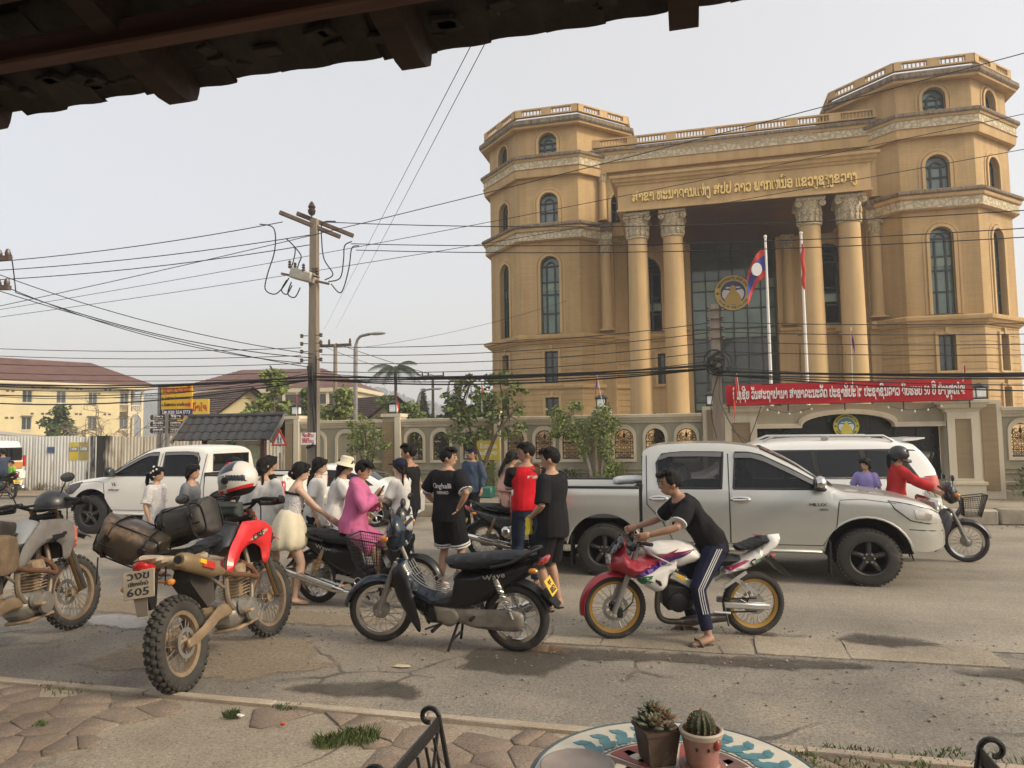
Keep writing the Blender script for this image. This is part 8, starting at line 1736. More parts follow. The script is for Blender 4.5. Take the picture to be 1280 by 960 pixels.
# ---------------- off-road bikes
def dirt(lab,loc,rz,shroud_m,tank_m,mudg_m,plate=True,graphic=None,lean=0.,tail_m=None,can=True):
 t=thing('motorcycle',lab,'motorcycle',loc,rz,'off-road motorcycles');t.rotation_euler=(lean,0,rz)
 FR,RR=.35,.34;fx,rx=.74,-.72;dusty=M_SAND
 bike_wheel(t,rx,RR,.125,dusty,.055,M_MUD,disc=.11,knob=True,tyre_m=M_RUBDUST,disc_side=-1,rr=.225);bike_wheel(t,fx,FR,.09,dusty,.05,M_MUD,disc=.125,knob=True,tyre_m=M_RUBDUST,disc_side=1,rr=.262,steer=radians(-8))
 fk=node('fork',t);mb=MB()
 for s in(-1,1):mb.tube([(.42,s*.1,1.1),(.56,s*.1,.76)],.028,10);mb.tube([(.55,s*.1,.78),(fx-.01,s*.1,.33)],.024,8)
 mb.build('fork_tube',mat('fork_gold',(.22,.13,.05),.35,.6),fk);mb=MB()
 for s in(-1,1):mb.tube([(.585,s*.118,.72),(.66,s*.122,.52),(fx,s*.118,.34)],[.03,.042,.04],8,flat=(1,.5))
 mb.build('fork_guard',mat('guard_dusty',(.09,.08,.07),.8,var=(6,.3)),fk);mb=MB();mb.box((.44,0,1.03),(.1,.25,.05),.015);mb.box((.53,0,.83),(.1,.25,.05),.015);mb.tube([(.44,0,1.05),(.53,0,.83)],.03,10);mb.build('yoke',M_BLKP,fk)
 mb=MB();rings=[]
 for i in range(15):
  u=i/14;x=.3+.78*u;z=.84+.06*sin(pi*u)-.05*u*u;w=.075-.035*u*u;rings.append([(x,q*w,z-q*q*.03)for q in(-1,-.6,0,.6,1)]+[(x,q*w,z-q*q*.03-.008)for q in(1,.6,0,-.6,-1)])
 mb.loft(rings);mb.build('front_mudguard',mudg_m,fk)
 mb=MB();mb.inflate(seg((.5,.9),(.56,1.08),(.6,1.05),(.62,.9),(.58,.82)),.1,.05,0,.025,p=.6);mb.build('headlight_mask',shroud_m if graphic else M_BLKP,fk);mb=MB();mb.ell((.6,0,.95),(.03,.075,.055),12,8);mb.build('headlight',M_LENS,fk)
 mb=MB();mb.tube(seg((.31,-.4,1.14),(.36,-.25,1.16),(.42,-.08,1.09),(.42,.08,1.09),(.36,.25,1.16),(.31,.4,1.14)),.013,8);mb.tube([(.38,-.18,1.135),(.38,.18,1.135)],.012,6);mb.build('handlebar',M_BLKP,fk);mb=MB()
 for s in(-1,1):grip(mb,(.355,s*.27,1.158),(.31,s*.41,1.14));mb.tube([(.38,s*.24,1.16),(.43,s*.3,1.15),(.39,s*.42,1.14)],.006,5);mb.box((.38,s*.2,1.15),(.05,.08,.04),.01)
 mb.build('grip',M_BLKP,fk);mb=MB()
 for P in(((.4,-.2,1.15),(.55,-.15,1.1),(.6,-.1,.9),(.6,-.09,.6)),((.4,.2,1.15),(.52,.2,1.12),(.55,.12,.95),(.3,.1,.9)),((.4,.1,1.13),(.55,.05,1.15),(.56,0,1.0))):mb.tube(seg(*P),.006,5)
 mb.build('cable',M_BLKP,fk)
 hg=MB()
 for s in(-1,1):hg.tube(seg((.36,s*.22,1.14),(.47,s*.3,1.12),(.46,s*.42,1.12),(.33,s*.43,1.14)),[.012]+[.03]*14+[.012],8,flat=(.35,1))
 hg.build('hand_guard',M_BLKP,fk)
 sh=seg((.16,1.0),(.4,.98),(.52,.93),(.56,.84),(.44,.62),(.37,.62),(.36,.74),(.24,.8),(.06,.74),(-.12,.62),(-.18,.66),(-.1,.8),(.04,.9),k=3)
 for s in(-1,1):
  mb=MB();mb.inflate(sh,.035,.05,s*.15,.03,p=.6);mb.v=[(x,y+s*max(0,x-.1)*.14,z)for x,y,z in mb.v];q=mb.build('shroud',shroud_m,t)
  if graphic:
   mb=MB();mb.inflate(seg((.14,.84),(.42,.91),(.46,.86),(.2,.8),k=3),.038,.02,s*.15,.02,p=.3);mb.v=[(x,y+s*max(0,x-.1)*.14,z)for x,y,z in mb.v];mb.build('graphic',graphic,q)
   mb=MB();text(mb,'CRF',.17,.05,.003,put=lambda a,y,z:(.3-s*a,s*(.2+max(0,.2-s*a)*.14-y)-s*.008,.835+z-s*a*.18));mb.build('lettering',M_INK,q)
   mb=MB();mb.inflate(seg((.5,.88),(.54,.84),(.48,.73),(.45,.78),k=3),.04,.02,s*.15,.02,p=.3);mb.v=[(x,y+s*max(0,x-.1)*.14,z)for x,y,z in mb.v];mb.build('maker_patch',M_INK,q)
  else:
   mb=MB();mb.inflate(seg((.47,.92),(.53,.88),(.52,.7),(.47,.7),k=3),.039,.02,s*.15,.02,p=.3);mb.v=[(x,y+s*max(0,x-.1)*.14,z)for x,y,z in mb.v];mb.build('red_patch',mat('faded_red_decal',(.45,.13,.11),.6,var=(30,.6)),q)
   mb=MB();mb.inflate(seg((.2,.86),(.4,.88),(.38,.8),(.22,.78),k=3),.037,.02,s*.15,.02,p=.3);mb.v=[(x,y+s*max(0,x-.1)*.14,z)for x,y,z in mb.v];mb.build('vent',M_BLKP,q)
 mb=MB();mb.inflate(seg((-.12,.8),(-.02,.93),(.12,1.03),(.26,1.0),(.36,.9),(.3,.78),(.05,.74),k=4),.13,.09,0,.025,p=.6);mb.build('tank',tank_m,t)
 mb=MB();mb.inflate(seg((.02,.93),(-.08,.95),(-.4,.9),(-.75,.93),(-.78,.9),(-.45,.83),(-.1,.85),k=4),.1,.05,0,.025,p=.55);mb.build('seat',M_SEAT,t)
 mb=MB();mb.inflate(seg((-.3,.86),(-.6,.87),(-.95,.93),(-1.04,.92),(-.95,.85),(-.7,.78),(-.45,.74),(-.25,.78),k=4),.085,.04,0,.025,p=.5);mb.build('tail_panel',tail_m or mat('dusty_white',(.38,.31,.225),.7,var=(5,.2)),t)
 mb=MB();mb.inflate(seg((-.92,.86),(-1.06,.9),(-1.05,.82),(-.94,.78)),.06,.03,0,.02,p=.6);mb.build('tail_lamp',M_REDL,t)
 mb=MB()
 for s in(-1,1):mb.tube([(-.95,s*.06,.83),(-.98,s*.15,.82)],.008,6);mb.ell((-.98,s*.17,.82),(.035,.03,.025),8,6);mb.ell((.56,s*.2,.97),(.03,.03,.025),8,6)
 mb.build('indicator',M_AMBER,t)
 if plate:
  mb=MB();mb.plate([(-.92,.8),(-1.0,.8),(-1.07,.66),(-1.05,.56),(-1.0,.56),(-.98,.6)],-.05,.05);mb.build('plate_hanger',M_BLKP,t)
  pn=node('number_plate',t,(-1.075,0,.75));pn.rotation_euler=(0,.2,0);mb=MB();mb.box((0,0,0),(.008,.23,.19),.003);mb.build('plate',mat('plate_white',(.38,.325,.24),.7,var=(6,.25)),pn);mb=MB();text(mb,'วงข',.17,.045,.002,put=lambda x,y,z:(-.005+y,-x,z+.035));text(mb,'เชียงใหม่',.15,.022,.002,put=lambda x,y,z:(-.005+y,-x,z-.008));text(mb,'605',.17,.05,.002,put=lambda x,y,z:(-.005+y,-x,z-.075));mb.build('lettering',M_INK,pn)
  mb=MB();mb.plate([(-.05,0),(.05,0),(.04,-.13),(-.04,-.13)],-1.08,-1.074,plane='yz');mb.v=[(x,y,z+.66)for x,y,z in mb.v];mb.build('mud_flap',mat('flap_dusty',(.2,.17,.13),.8),t)
 mb=MB();mb.plate([(-.3,.78),(-.55,.76),(-.62,.66),(-.42,.42),(-.3,.45)],-.09,.06);mb.build('inner_mudguard',mat('inner_dark',(.05,.042,.034),.9,var=(6,.4)),t)
 mb=MB()
 for s in(-1,1):mb.tube(seg((-.08,s*.07,.43),(-.3,s*.1,.44),(-.5,s*.105,.38),(rx+.02,s*.105,.34)),[.045]*6+[.04]*5+[.034]*5,8,flat=(.6,1.2));mb.box((rx,s*.11,.34),(.12,.03,.065),.01)
 mb.build('swingarm',dusty,t)
 mb=MB()
 for s in(-1,1):mb.tube(seg((.36,s*.03,.9),(.12,s*.12,.84),(-.12,s*.12,.7),(-.14,s*.1,.42),(0,s*.09,.28)),.024,8);mb.tube([(-.1,s*.09,.74),(-.72,s*.07,.84)],.015,6);mb.tube([(-.14,s*.1,.5),(-.55,s*.08,.78)],.013,6);mb.tube(seg((.38,s*.02,.86),(.36,s*.06,.55),(.26,s*.08,.3),(0,s*.08,.27)),.02,8)
 mb.build('frame',mat('frame_dusty',(.24,.19,.14),.55,.3,var=(6,.35)),t)
 en=node('engine',t);mb=MB();mb.box((.08,0,.38),(.36,.24,.22),.05);mb.lathe([(.1,-.15),(.095,-.17),(.05,-.18),(0,-.18)],(.12,0,.37),'y',20);mb.lathe([(.07,-.14),(.06,-.165),(0,-.165)],(.0,0,.42),'y',16);mb.lathe([(.09,.17),(.095,.15)][::-1],(.1,0,.38),'y',20);mb.build('crankcase',M_ENGA,en)
 mb=MB();mb.tube([(.14,0,.46),(.2,0,.7)],.075,10);mb.box((.2,0,.7),(.16,.16,.1),.02)
 for i in range(7):mb.box((.15+i*.008,0,.5+i*.026),(.19,.19,.007))
 mb.build('cylinder',M_MUD,en);mb=MB();mb.box((.42,0,.74),(.04,.3,.24),.01);mb.build('radiator',M_BLKP,t)
 mb=MB();mb.tube(seg((.27,-.03,.66),(.36,-.08,.58),(.3,-.15,.5),(.12,-.17,.55),(-.1,-.16,.6),(-.3,-.17,.66)),.022,8);mb.build('exhaust_pipe',mat('header_rust',(.2,.1,.055),.6,.4,var=(8,.4)),t)
 if can:
  c=node('silencer',t);mb=MB();mb.tube([(-.3,-.17,.66),(-.4,-.18,.69),(-.46,-.185,.71),(-.82,-.2,.83),(-.88,-.2,.85),(-.9,-.2,.855)],[.03,.045,.066,.066,.055,.045],16);mb.build('canister',mat('dusty_titanium',(.34,.25,.14),.45,.5,var=(6,.25)),c);mb=MB();mb.tube([(-.89,-.2,.853),(-.915,-.2,.862)],.028,12);mb.build('outlet',M_CAV,c)
  mb=MB();mb.box((-.63,-.262,.765),(.16,.012,.05),0,Matrix.Rotation(.32,3,'Y'));mb.build('sticker',M_SR,c);mb=MB();mb.box((-.7,-.263,.80),(.08,.012,.03),0,Matrix.Rotation(.32,3,'Y'));mb.build('sticker',M_SY,c)
 mb=MB();mb.tube([(-.05,.0,.66),(-.3,0,.42)],.035,10);mb.build('shock_absorber',M_BLKP,t);mb=MB();mb.tube([(-.02,-.22,.38),(-.02,.22,.38)],.014,6)
 for s in(-1,1):mb.box((-.02,s*.2,.385),(.06,.08,.025),.006)
 mb.build('footrest',M_MUD,t);mb=MB();mb.box((.12,0,.25),(.36,.22,.03),.01);mb.build('skid_plate',M_MUD,t);mb=MB();mb.tube([(-.1,.12,.35),(-.16,.26,.01)],.012,6);mb.box((-.16,.27,.012),(.07,.04,.012));mb.build('side_stand',M_BLKP,t)
 mb=MB();mb.lathe([(.1,.068),(.1,.074),(.05,.074)],(rx,0,.34),'y',28);mb.build('sprocket',M_MUD,t);mb=MB();mb.bar((-.1,.07,.5),(rx,.07,.44),.014,.016);mb.bar((-.1,.07,.38),(rx,.07,.24),.014,.016);mb.build('chain',M_MUD,t)
 for o in t.children:
  b=o.name.split('.')[0]
  if b in('wheel','swingarm','sprocket','chain','side_stand','engine','skid_plate','footrest'):continue
  if b=='fork':o.scale=(1,1,1.09)
  else:o.location.z+=.1
 t.scale=(1.03,1.03,1.03);return t
M_SHRED=mat('shroud_red',(.60,.022,.025),.4,coat=.25,var=(4,.12));M_SHGREY=mat('shroud_dusty_grey',(.15,.14,.13),.75,var=(5,.3))
rd1=dirt('red off-road motorcycle with knobby muddy tyres, luggage and a helmet on its handlebar',(-3.84,5.43,0),radians(98),M_SHRED,mat('tank_black',(.02,.022,.025),.35),M_SHRED,graphic=mat('graphic_sand',(.4,.33,.24),.6,var=(20,.6)),lean=radians(-9))
rd2=dirt('grey off-road motorcycle at the left edge, a black half helmet on its handlebar',(-5.90,5.28,0),radians(104),M_SHGREY,mat('tank_grey',(.2,.21,.22),.5),mat('mudguard_dark',(.035,.03,.028),.6),plate=False,tail_m=M_SHGREY,lean=radians(-7),can=False)
for s,z in((-1,1.46),(1,1.46)):bmirror(rd2,(.36,s*.2,1.27),(.33,s*.32,z),s)
bmirror(rd1,(.36,.24,1.27),(.4,.5,1.38),1)
# ------------------------------------------------------------------ people
SKIN=[mat('skin_a',(.33,.185,.115),.55,var=(6,.1)),mat('skin_b',(.40,.235,.15),.55,var=(6,.1)),mat('skin_c',(.50,.33,.24),.55,var=(6,.08))]
M_HAIR=mat('hair_black',(.006,.005,.0045),.55,var=(40,.4),bump=(90,.6),spec=.2);M_EYE=mat('eye_dark',(.02,.012,.01),.2);M_LIP=mat('lip',(.30,.11,.09),.5)
def cloth(name,c,var_=.12,rough=.85):return mat(name,c,rough,var=(5,var_),bump=(160,.2),spec=.12)
C_BLACK=cloth('black_cotton',(.014,.014,.016));C_WHITE=cloth('white_cotton',(.62,.61,.58));C_NAVY=cloth('navy_jersey',(.018,.02,.045));C_DENIM=cloth('dark_denim',(.022,.034,.06),.4);C_RED=cloth('red_polyester',(.55,.015,.025));C_PINK=cloth('pink_hoodie',(.50,.135,.27));C_CREAM=cloth('cream_satin',(.62,.57,.42));C_GREY=cloth('grey_knit',(.16,.17,.18));C_SHEER=cloth('sheer_white',(.50,.49,.47));C_LACE=mat('white_lace',(.60,.59,.58),.8,var=(60,.45),bump=(70,.8));C_BLUE=cloth('slate_blue_cotton',(.05,.07,.11));C_PEACH=cloth('peach_knit',(.60,.34,.27));C_PURP=cloth('lilac_cotton',(.30,.25,.52));C_GREEN=cloth('lime_cotton',(.25,.5,.06));C_LDENIM=cloth('pale_denim',(.3,.33,.36));C_SOLE=mat('sandal_rubber',(.06,.05,.045),.7)
def ik(a,b,l1,l2,hint):
 d=b-a;L=min(d.length,(l1+l2)*.995);u=d.normalized();b=a+u*L;k=(l1*l1-l2*l2+L*L)/(2*L);h=sqrt(max(0,l1*l1-k*k));p=Vector(hint)-u*Vector(hint).dot(u)
 return a+u*k+(p.normalized()*h if p.length>1e-6 else Vector()),b
RINGS={False:[(-.12,.075,.07),(-.07,.14,.1),(0,.165,.115),(.08,.16,.112),(.16,.145,.1),(.24,.148,.1),(.33,.162,.11),(.41,.17,.11),(.46,.155,.095),(.5,.1,.075),(.53,.06,.06)],True:[(-.12,.075,.07),(-.07,.145,.105),(0,.168,.118),(.08,.145,.105),(.16,.12,.09),(.24,.122,.092),(.33,.14,.112),(.4,.145,.1),(.45,.13,.085),(.49,.085,.065),(.53,.05,.052)]}
def person(label,loc,rz,h=1.65,fem=False,skin=1,lean=0.,side=0.,twist=0.,head=(0,0),pel=(0,0,.93),R=None,L=None,fR=(.1,0),fL=(-.1,0),eR=(.6,-.8,-.3),eL=(-.6,-.8,-.3),kR=(.15,1,0),kL=(-.15,1,0),top=None,bot=None,hair='short',shoe=None,bulk=1.,vox=.0125,group='people gathered on the street',face=True,seed=1,extra=None,hold=.5):
 t=thing('person',label,'person',loc,rz,group);s=h/1.7;t.scale=(s,s,s);P=Vector(pel)
 up=Vector((sin(side),sin(lean),cos(lean)*cos(side))).normalized();cx=Matrix.Rotation(twist,3,'Z')@Vector((1,0,0));cx=(cx-up*cx.dot(up)).normalized();cy=up.cross(cx);px=Vector((1,0,0))
 def fr(z):
  f=max(0,min(1,z/.4));x=px.lerp(cx,f).normalized();u=Vector((0,0,1)).lerp(up,max(.0,min(1,(z+.12)/.2))).normalized();y=u.cross(x).normalized();return P+up*z if z>0 else P+Vector((0,0,1))*z,x,y
 def ring(z,a,b,n=16,dy=0.):c,x,y=fr(z);return[tuple(c+x*(a*cos(2*pi*i/n))+y*(b*sin(2*pi*i/n)+dy))for i in range(n)]
 RG=RINGS[fem];sw=(.148 if fem else .172);N=P+up*.5;J={}
 lu,lf=.275,.25
 for k,sg,tgt,el in(('R',1,R,eR),('L',-1,L,eL)):
  S=P+up*.445+cx*sg*sw;T=Vector(tgt)if tgt else S+Vector((sg*.07,.05,-.5));e,w=ik(S,T,lu,lf,el);J['S'+k],J['E'+k],J['W'+k]=S,e,w
 for k,sg,ft,kn in(('R',1,fR,kR),('L',-1,fL,kL)):
  Hh=P+px*sg*.085+Vector((0,0,-.04));A=Vector((ft[0],ft[1],(ft[2]if len(ft)>2 else 0)+.085));q,a=ik(Hh,A,.425,.405,kn);J['H'+k],J['K'+k],J['A'+k]=Hh,q,a
 hu=(up+Vector((0,0,1.4))).normalized();HM=Matrix.Rotation(head[0],4,'Z')@Matrix.Rotation(head[1],4,'X');hc=N+hu*.155+Vector((0,sin(lean)*.03+.015,0));HM=Matrix.Translation(hc)@HM
 ar=(.9 if fem else 1.)*bulk
 mb=MB();mb.loft([ring(z,a*bulk,b*bulk)for z,a,b in RG]);mb.tube([N-up*.04,hc-hu*.04],[.052*ar,.047*ar],12)
 for k in 'RL':
  S,e,w=J['S'+k],J['E'+k],J['W'+k];mb.tube([S,S.lerp(e,.35),e,e.lerp(w,.3),w],[.054*ar,.047*ar,.036*ar,.038*ar,.024*ar],10);mb.ell(S,(.056*ar,)*3,10,8)
  Hh,q,a=J['H'+k],J['K'+k],J['A'+k];mb.tube([Hh,Hh.lerp(q,.3),q,q.lerp(a,.28),q.lerp(a,.7),a],[.085*bulk,.08*bulk,.052*bulk,.056*bulk,.04*bulk,.033],12);mb.ell(Hh,(.085*bulk,)*3,10,8)
  sg=1 if k=='R' else-1;f=Matrix.Rotation(-sg*.2,3,'Z')@Vector((0,1,0));mb.tube([a+Vector((0,0,-.02))-f*.04,a+f*.04+Vector((0,0,-.035)),a+f*.11+Vector((0,0,-.055)),a+f*.165+Vector((0,0,-.065))],[.036,.042,.036,.02],10,flat=(1.1,.85))
 mb.M=HM;mb.ell((0,0,.012),(.073,.094,.105),18,14);mb.ell((0,.022,-.055),(.054,.062,.056),14,10);mb.ell((0,.1,-.022),(.013,.02,.017),8,6);mb.ell((0,.092,.0),(.01,.014,.03),8,6);mb.ell((0,.082,-.062),(.024,.014,.016),8,6)
 for sg in(-1,1):mb.ell((sg*.075,-.008,-.012),(.012,.022,.033),8,6)
 mb.M=None
 me=blob(mb,vox,2);B_=MB();B_.v=[tuple(v.co)for v in me.vertices];B_.f=[list(p.vertices)for p in me.polygons];B_.m=[0]*len(B_.f);bpy.data.meshes.remove(me)
 for k in 'RL':
  e,w=J['E'+k],J['W'+k];d=(w-e).normalized();sg=1 if k=='R' else-1;xx=Vector((sg,0,0));nrm=(xx-d*xx.dot(d));nrm=nrm.normalized()if nrm.length>.1 else Vector((0,0,1));lat=d.cross(nrm)*sg
  pr=[]
  for q,a,b in((-.015,.024,.02),(.03,.036,.018),(.07,.038,.016),(.088,.034,.012)):pr.append([tuple(w+d*q+lat*a*cos(i*pi/5)+nrm*b*sin(i*pi/5))for i in range(10)])
  B_.loft(pr)
  for i,(o,l)in enumerate(((-.028,.062),(-.01,.075),(.01,.078),(.029,.068))):
   p0=w+d*.08-lat*o;c=-nrm*hold;p1=p0+(d+c*.5).normalized()*l*.5;p2=p1+(d*.8+c*1.3).normalized()*l*.3;p3=p2+(d*.4+c*1.6).normalized()*l*.22;B_.tube([p0,p1,p2,p3],[.0095,.009,.008,.006],7)
  p0=w+d*.025+lat*.03;B_.tube([p0,p0+(d*.6+lat*.8-nrm*.2).normalized()*.04,p0+(d*.9+lat*.6-nrm*.4).normalized()*.075],[.012,.011,.008],7)
 B_.build('body',SKIN[skin],t,180)
 if face:
  mb=MB();mb.M=HM
  for sg in(-1,1):mb.ell((sg*.031,.083,.008),(.013,.01,.006),8,6)
  for sg in(-1,1):mb.bar((sg*.016,.093,.03),(sg*.048,.08,.032),.008,.006)
  mb.build('eyes',M_EYE,t);mb=MB();mb.M=HM;mb.ell((0,.088,-.062),(.022,.011,.0065),8,6);mb.build('mouth',M_LIP,t)
 def tors(mb,z0,z1,off,flare=0.,n=9):
  rr=[]
  for i in range(n+1):
   z=z0+(z1-z0)*i/n;a=lerp_tab([(q[0],q[1])for q in RG],max(z,-.02))*bulk;b=lerp_tab([(q[0],q[2])for q in RG],max(z,-.02))*bulk;f=flare*(1-i/n);rr.append(ring(z,a+off+f,b+off+f))
  mb.loft(rr)
 def limb(mb,a,b,c,f,r0,r1,r2):
  """sleeve or trouser leg: f up to 1 covers the first bone, up to 2 the second"""
  P_=[a,a.lerp(b,min(f,1)*.5),a.lerp(b,min(f,1))];R_=[r0,(r0+r1)/2,r0+(r1-r0)*min(f,1)]
  if f>1:P_+=[b.lerp(c,(f-1)*.5),b.lerp(c,f-1)];R_+=[(r1+r2)/2,r2]
  mb.tube(P_,R_,12);return P_[-1],(P_[-1]-P_[-2]).normalized(),R_[-1]
 if top:
  m=top['m'];off=top.get('off',.016);mb=MB();sl=top.get('sl',.7);tors(mb,top.get('hem',-.12),top.get('neck',.5),off,top.get('flare',.015));ends=[]
  if sl:
   for k in 'RL':ends.append(limb(mb,J['S'+k],J['E'+k],J['W'+k],sl,(.07 if not fem else .062)*bulk+off*.5,.055*ar+off,top.get('cuff',.04)+off*.5));mb.ell(J['S'+k],((.064 if not fem else .056)+off*.4,)*3,10,8)
  if top.get('hood'):c=N-cy*.05;mb.ell(c,(.12,.09,.075),12,8)
  me=blob(mb,vox*1.05,2,top.get('fold',.011),seed,20);me.materials.append(m);o=obj(top.get('name','shirt'),me,t)
  if top.get('trim'):
   for p,d,r in ends:q=MB();q.tube([p-d*.009,p+d*.003],[r+.002,r+.002],14);q.build('sleeve_trim',top['trim'],o)
   q=MB();c,x,y=fr(.505);q.tube(ring(.5,.072,.062),.008,6,closed=True);q.build('collar',top['trim'],o)
  if top.get('print'):
   q=MB();y0=-1 if top.get('back',1)else 1;lines=top['print']
   for i,(tx,wd,hh,z)in enumerate(lines):
    def put(X,y,Z,z=z):
     zz=z+Z;c,x,yy=fr(zz);a=lerp_tab([(g[0],g[1])for g in RG],zz)*bulk+off;b=lerp_tab([(g[0],g[2])for g in RG],zz)*bulk+off;f=max(-.98,min(.98,X/a));return tuple(c+x*(X*-y0)+yy*(y0*(b*sqrt(1-f*f)+.012-y)))
    text(q,tx,wd,hh,.003,put=put)
   q.build('print',top.get('pm',C_WHITE),o)
 if bot:
  m=bot['m'];kd=bot.get('k','pants');mb=MB()
  if kd=='pants':
   off=bot.get('off',.014);f=bot.get('len',1.9);tors(mb,-.1,bot.get('waist',.07),off*.8);ends=[]
   for k in 'RL':ends.append(limb(mb,J['H'+k],J['K'+k],J['A'+k],f,.09*bulk+off,(.058*bulk+off)if f>1 else .085*bulk+off,bot.get('cuff',.042)+off*.6));mb.ell(J['H'+k],(.09*bulk+off,)*3,10,8)
   me=blob(mb,vox*1.05,2,bot.get('fold',.007),seed+3,18);me.materials.append(m);o=obj(bot.get('name','trousers'),me,t)
   if bot.get('trim'):
    for p,d,r in ends:
     for e in(.015,.045):q=MB();q.tube([p-d*(e+.014),p-d*(e-.002)],[r+.006,r+.007],14);q.build('hem_stripe',bot['trim'],o)
   if bot.get('stripe'):
    q=MB()
    for k,sg in(('L',-1),('R',1)):
     for dd in(-.02,0,.02):
      pts=[]
      for f in(.0,.25,.5,.75,.98):pts.append(J['H'+k].lerp(J['K'+k],f)+Vector((sg*(.112-.032*f),dd-.0,0)))
      for f in(.25,.5):pts.append(J['K'+k].lerp(J['A'+k],f)+Vector((sg*.075,dd,0)))
      q.tube(pts,.0055,4)
    q.build('side_stripe',bot['stripe'],o)
  else:
   n=40;rr=[];L_=bot.get('len',.42);w=bot.get('w',.3)
   for i in range(9):
    u=i/8;z=.2-L_*u;ba=.115+(w-.115)*sin(u*pi*.62)**.8;ba*=1 if u<.95 else .9;c=P+Vector((0,-.02*u,z));rr.append([tuple(c+Vector((ba*(1+.1*u*sin(j*2.513*2+1))*cos(2*pi*j/n),ba*.85*(1+.07*u*sin(j*1.885*3))*sin(2*pi*j/n),.012*sin(j*1.7)*u)))for j in range(n)])
   mb.loft(rr);mb.build('skirt',m,t,70)
 if shoe:
  for k in 'RL':
   sg=1 if k=='R' else-1;q=MB();q.M=Matrix.Translation(J['A'+k]+Vector((0,.045,-.083)))@Matrix.Rotation(-sg*.2,4,'Z');q.inflate(seg((-.045,-.09),(.045,-.09),(.04,0),(.052,.09),(.03,.145),(-.03,.145),(-.052,.09),(-.04,0),k=3),.016,.02,0,.03,plane='xy',p=.3);q.tube(seg((-.05,.03,.0),(-.035,.055,.05),(0,.07,.06),(.035,.055,.05),(.05,.03,0)),.014,6,flat=(1.6,.6));q.build('sandal',shoe,t)
 if hair:
  q=MB();q.M=HM
  q.ell((0,-.02,.03),(.081,.1,.101),18,14)
  rg_=random.Random(seed)
  if hair=='short':
   for i in range(26):a=rg_.uniform(0,6.28);q.ell((.055*cos(a),.045*sin(a)+.015,.09+rg_.uniform(0,.03)),(.03,.03,.022),6,5)
   for i in range(9):x=-.06+.015*i;q.tube([(x,.06,.11),(x+.01,.098,.085),(x+.012,.1,.058)],[.018,.015,.006],6)
   for sg in(-1,1):q.ell((sg*.073,.005,.02),(.014,.03,.04),8,6)
  else:
   for sg in(-1,1):q.tube([(sg*.02,.075,.1),(sg*.06,.06,.05),(sg*.075,.0,-.01),(sg*.07,-.05,-.07)],[.025,.026,.024,.02],8)
   q.ell((0,-.06,-.03),(.068,.055,.08),12,8)
   for i in range(14):a=rg_.uniform(-1.4,1.4);q.tube([(.05*sin(a),.02,.115),(.075*sin(a),.075*cos(a)+.012,.075),(.085*sin(a),.08*cos(a)+.006,.03-.05*abs(sin(a)))],[.014,.012,.004],5)
   if hair=='long':q.tube([(0,-.07,-.02),(0,-.1,-.14),(0,-.11,-.28),(.01,-.1,-.36)],[.06,.065,.055,.02],10,flat=(1,.6))
   if hair in('braids','braid'):
    for sg in((-1,1)if hair=='braids' else(-.3,)):
     for i in range(11):f=i/10;q.ell((sg*(.065+.02*f),-.075-.02*f+.03*abs(sg)*f,-.07-.3*f),(.024-.01*f,.022-.008*f,.024),7,5)
   if hair=='bun':q.ell((0,-.115,.045),(.052,.05,.05),10,8)
   if hair=='lowbun':q.ell((0,-.115,-.04),(.04,.035,.04),10,8)
   if hair=='pony':q.tube([(0,-.09,.02),(0,-.15,-.02),(0,-.15,-.14),(0,-.12,-.26)],[.03,.036,.03,.01],8)
   if hair=='fringe':
    for i in range(9):x=-.06+.015*i;q.tube([(x,.06,.1),(x,.1,.06),(x,.1,.035)],[.02,.016,.008],6)
    q.tube([(.03,-.07,-.02),(.05,-.1,-.14),(.06,-.08,-.3)],[.045,.045,.015],8)
  me=blob(q,.0085,1,.0045,seed,55,(1,1,.3));me.materials.append(M_HAIR);obj('hair',me,t)
 if extra:extra(t,J,HM,fr)
 return t
def W(x,y):return(x,y,0)
TEE=lambda m,**k:dict(m=m,name='t_shirt',**k)
def phone(t,J,HM,fr):q=MB();p=J['WR']+Vector((0,.06,.05));q.box(p,(.075,.012,.15),.006,Matrix.Rotation(-.5,3,'X'));q.build('phone',M_BLKP,t)
def cap_(t,J,HM,fr):q=MB();q.M=HM;q.ell((0,-.01,.035),(.087,.106,.1),16,10,None,None,(0,-.2,.98,.0));q.inflate(seg((-.08,.06),(-.05,.16),(0,.185),(.05,.16),(.08,.06),k=4),.008,.02,.05,.025,plane='xy');q.build('cap',C_NAVY,t)
def bucket(t,J,HM,fr):q=MB();q.M=HM;q.lathe([(.15,.015),(.145,.02),(.105,.055),(.1,.06),(.085,.13),(.06,.145),(0,.148)],(0,0,0),'z',24);q.v=[(x,y,z)for x,y,z in q.v];q.build('hat',C_CREAM,t)
def flowers(t,J,HM,fr):
 q=MB();q.M=HM
 for x,y,z in((.085,-.02,.05),(.08,.03,.08),(.07,-.06,.02),(-.07,0,.08),(.05,-.04,.115),(.085,.0,-.03)):q.ell((x,y,z),(.018,.018,.018),6,4)
 q.build('hair_flower',C_WHITE,t)
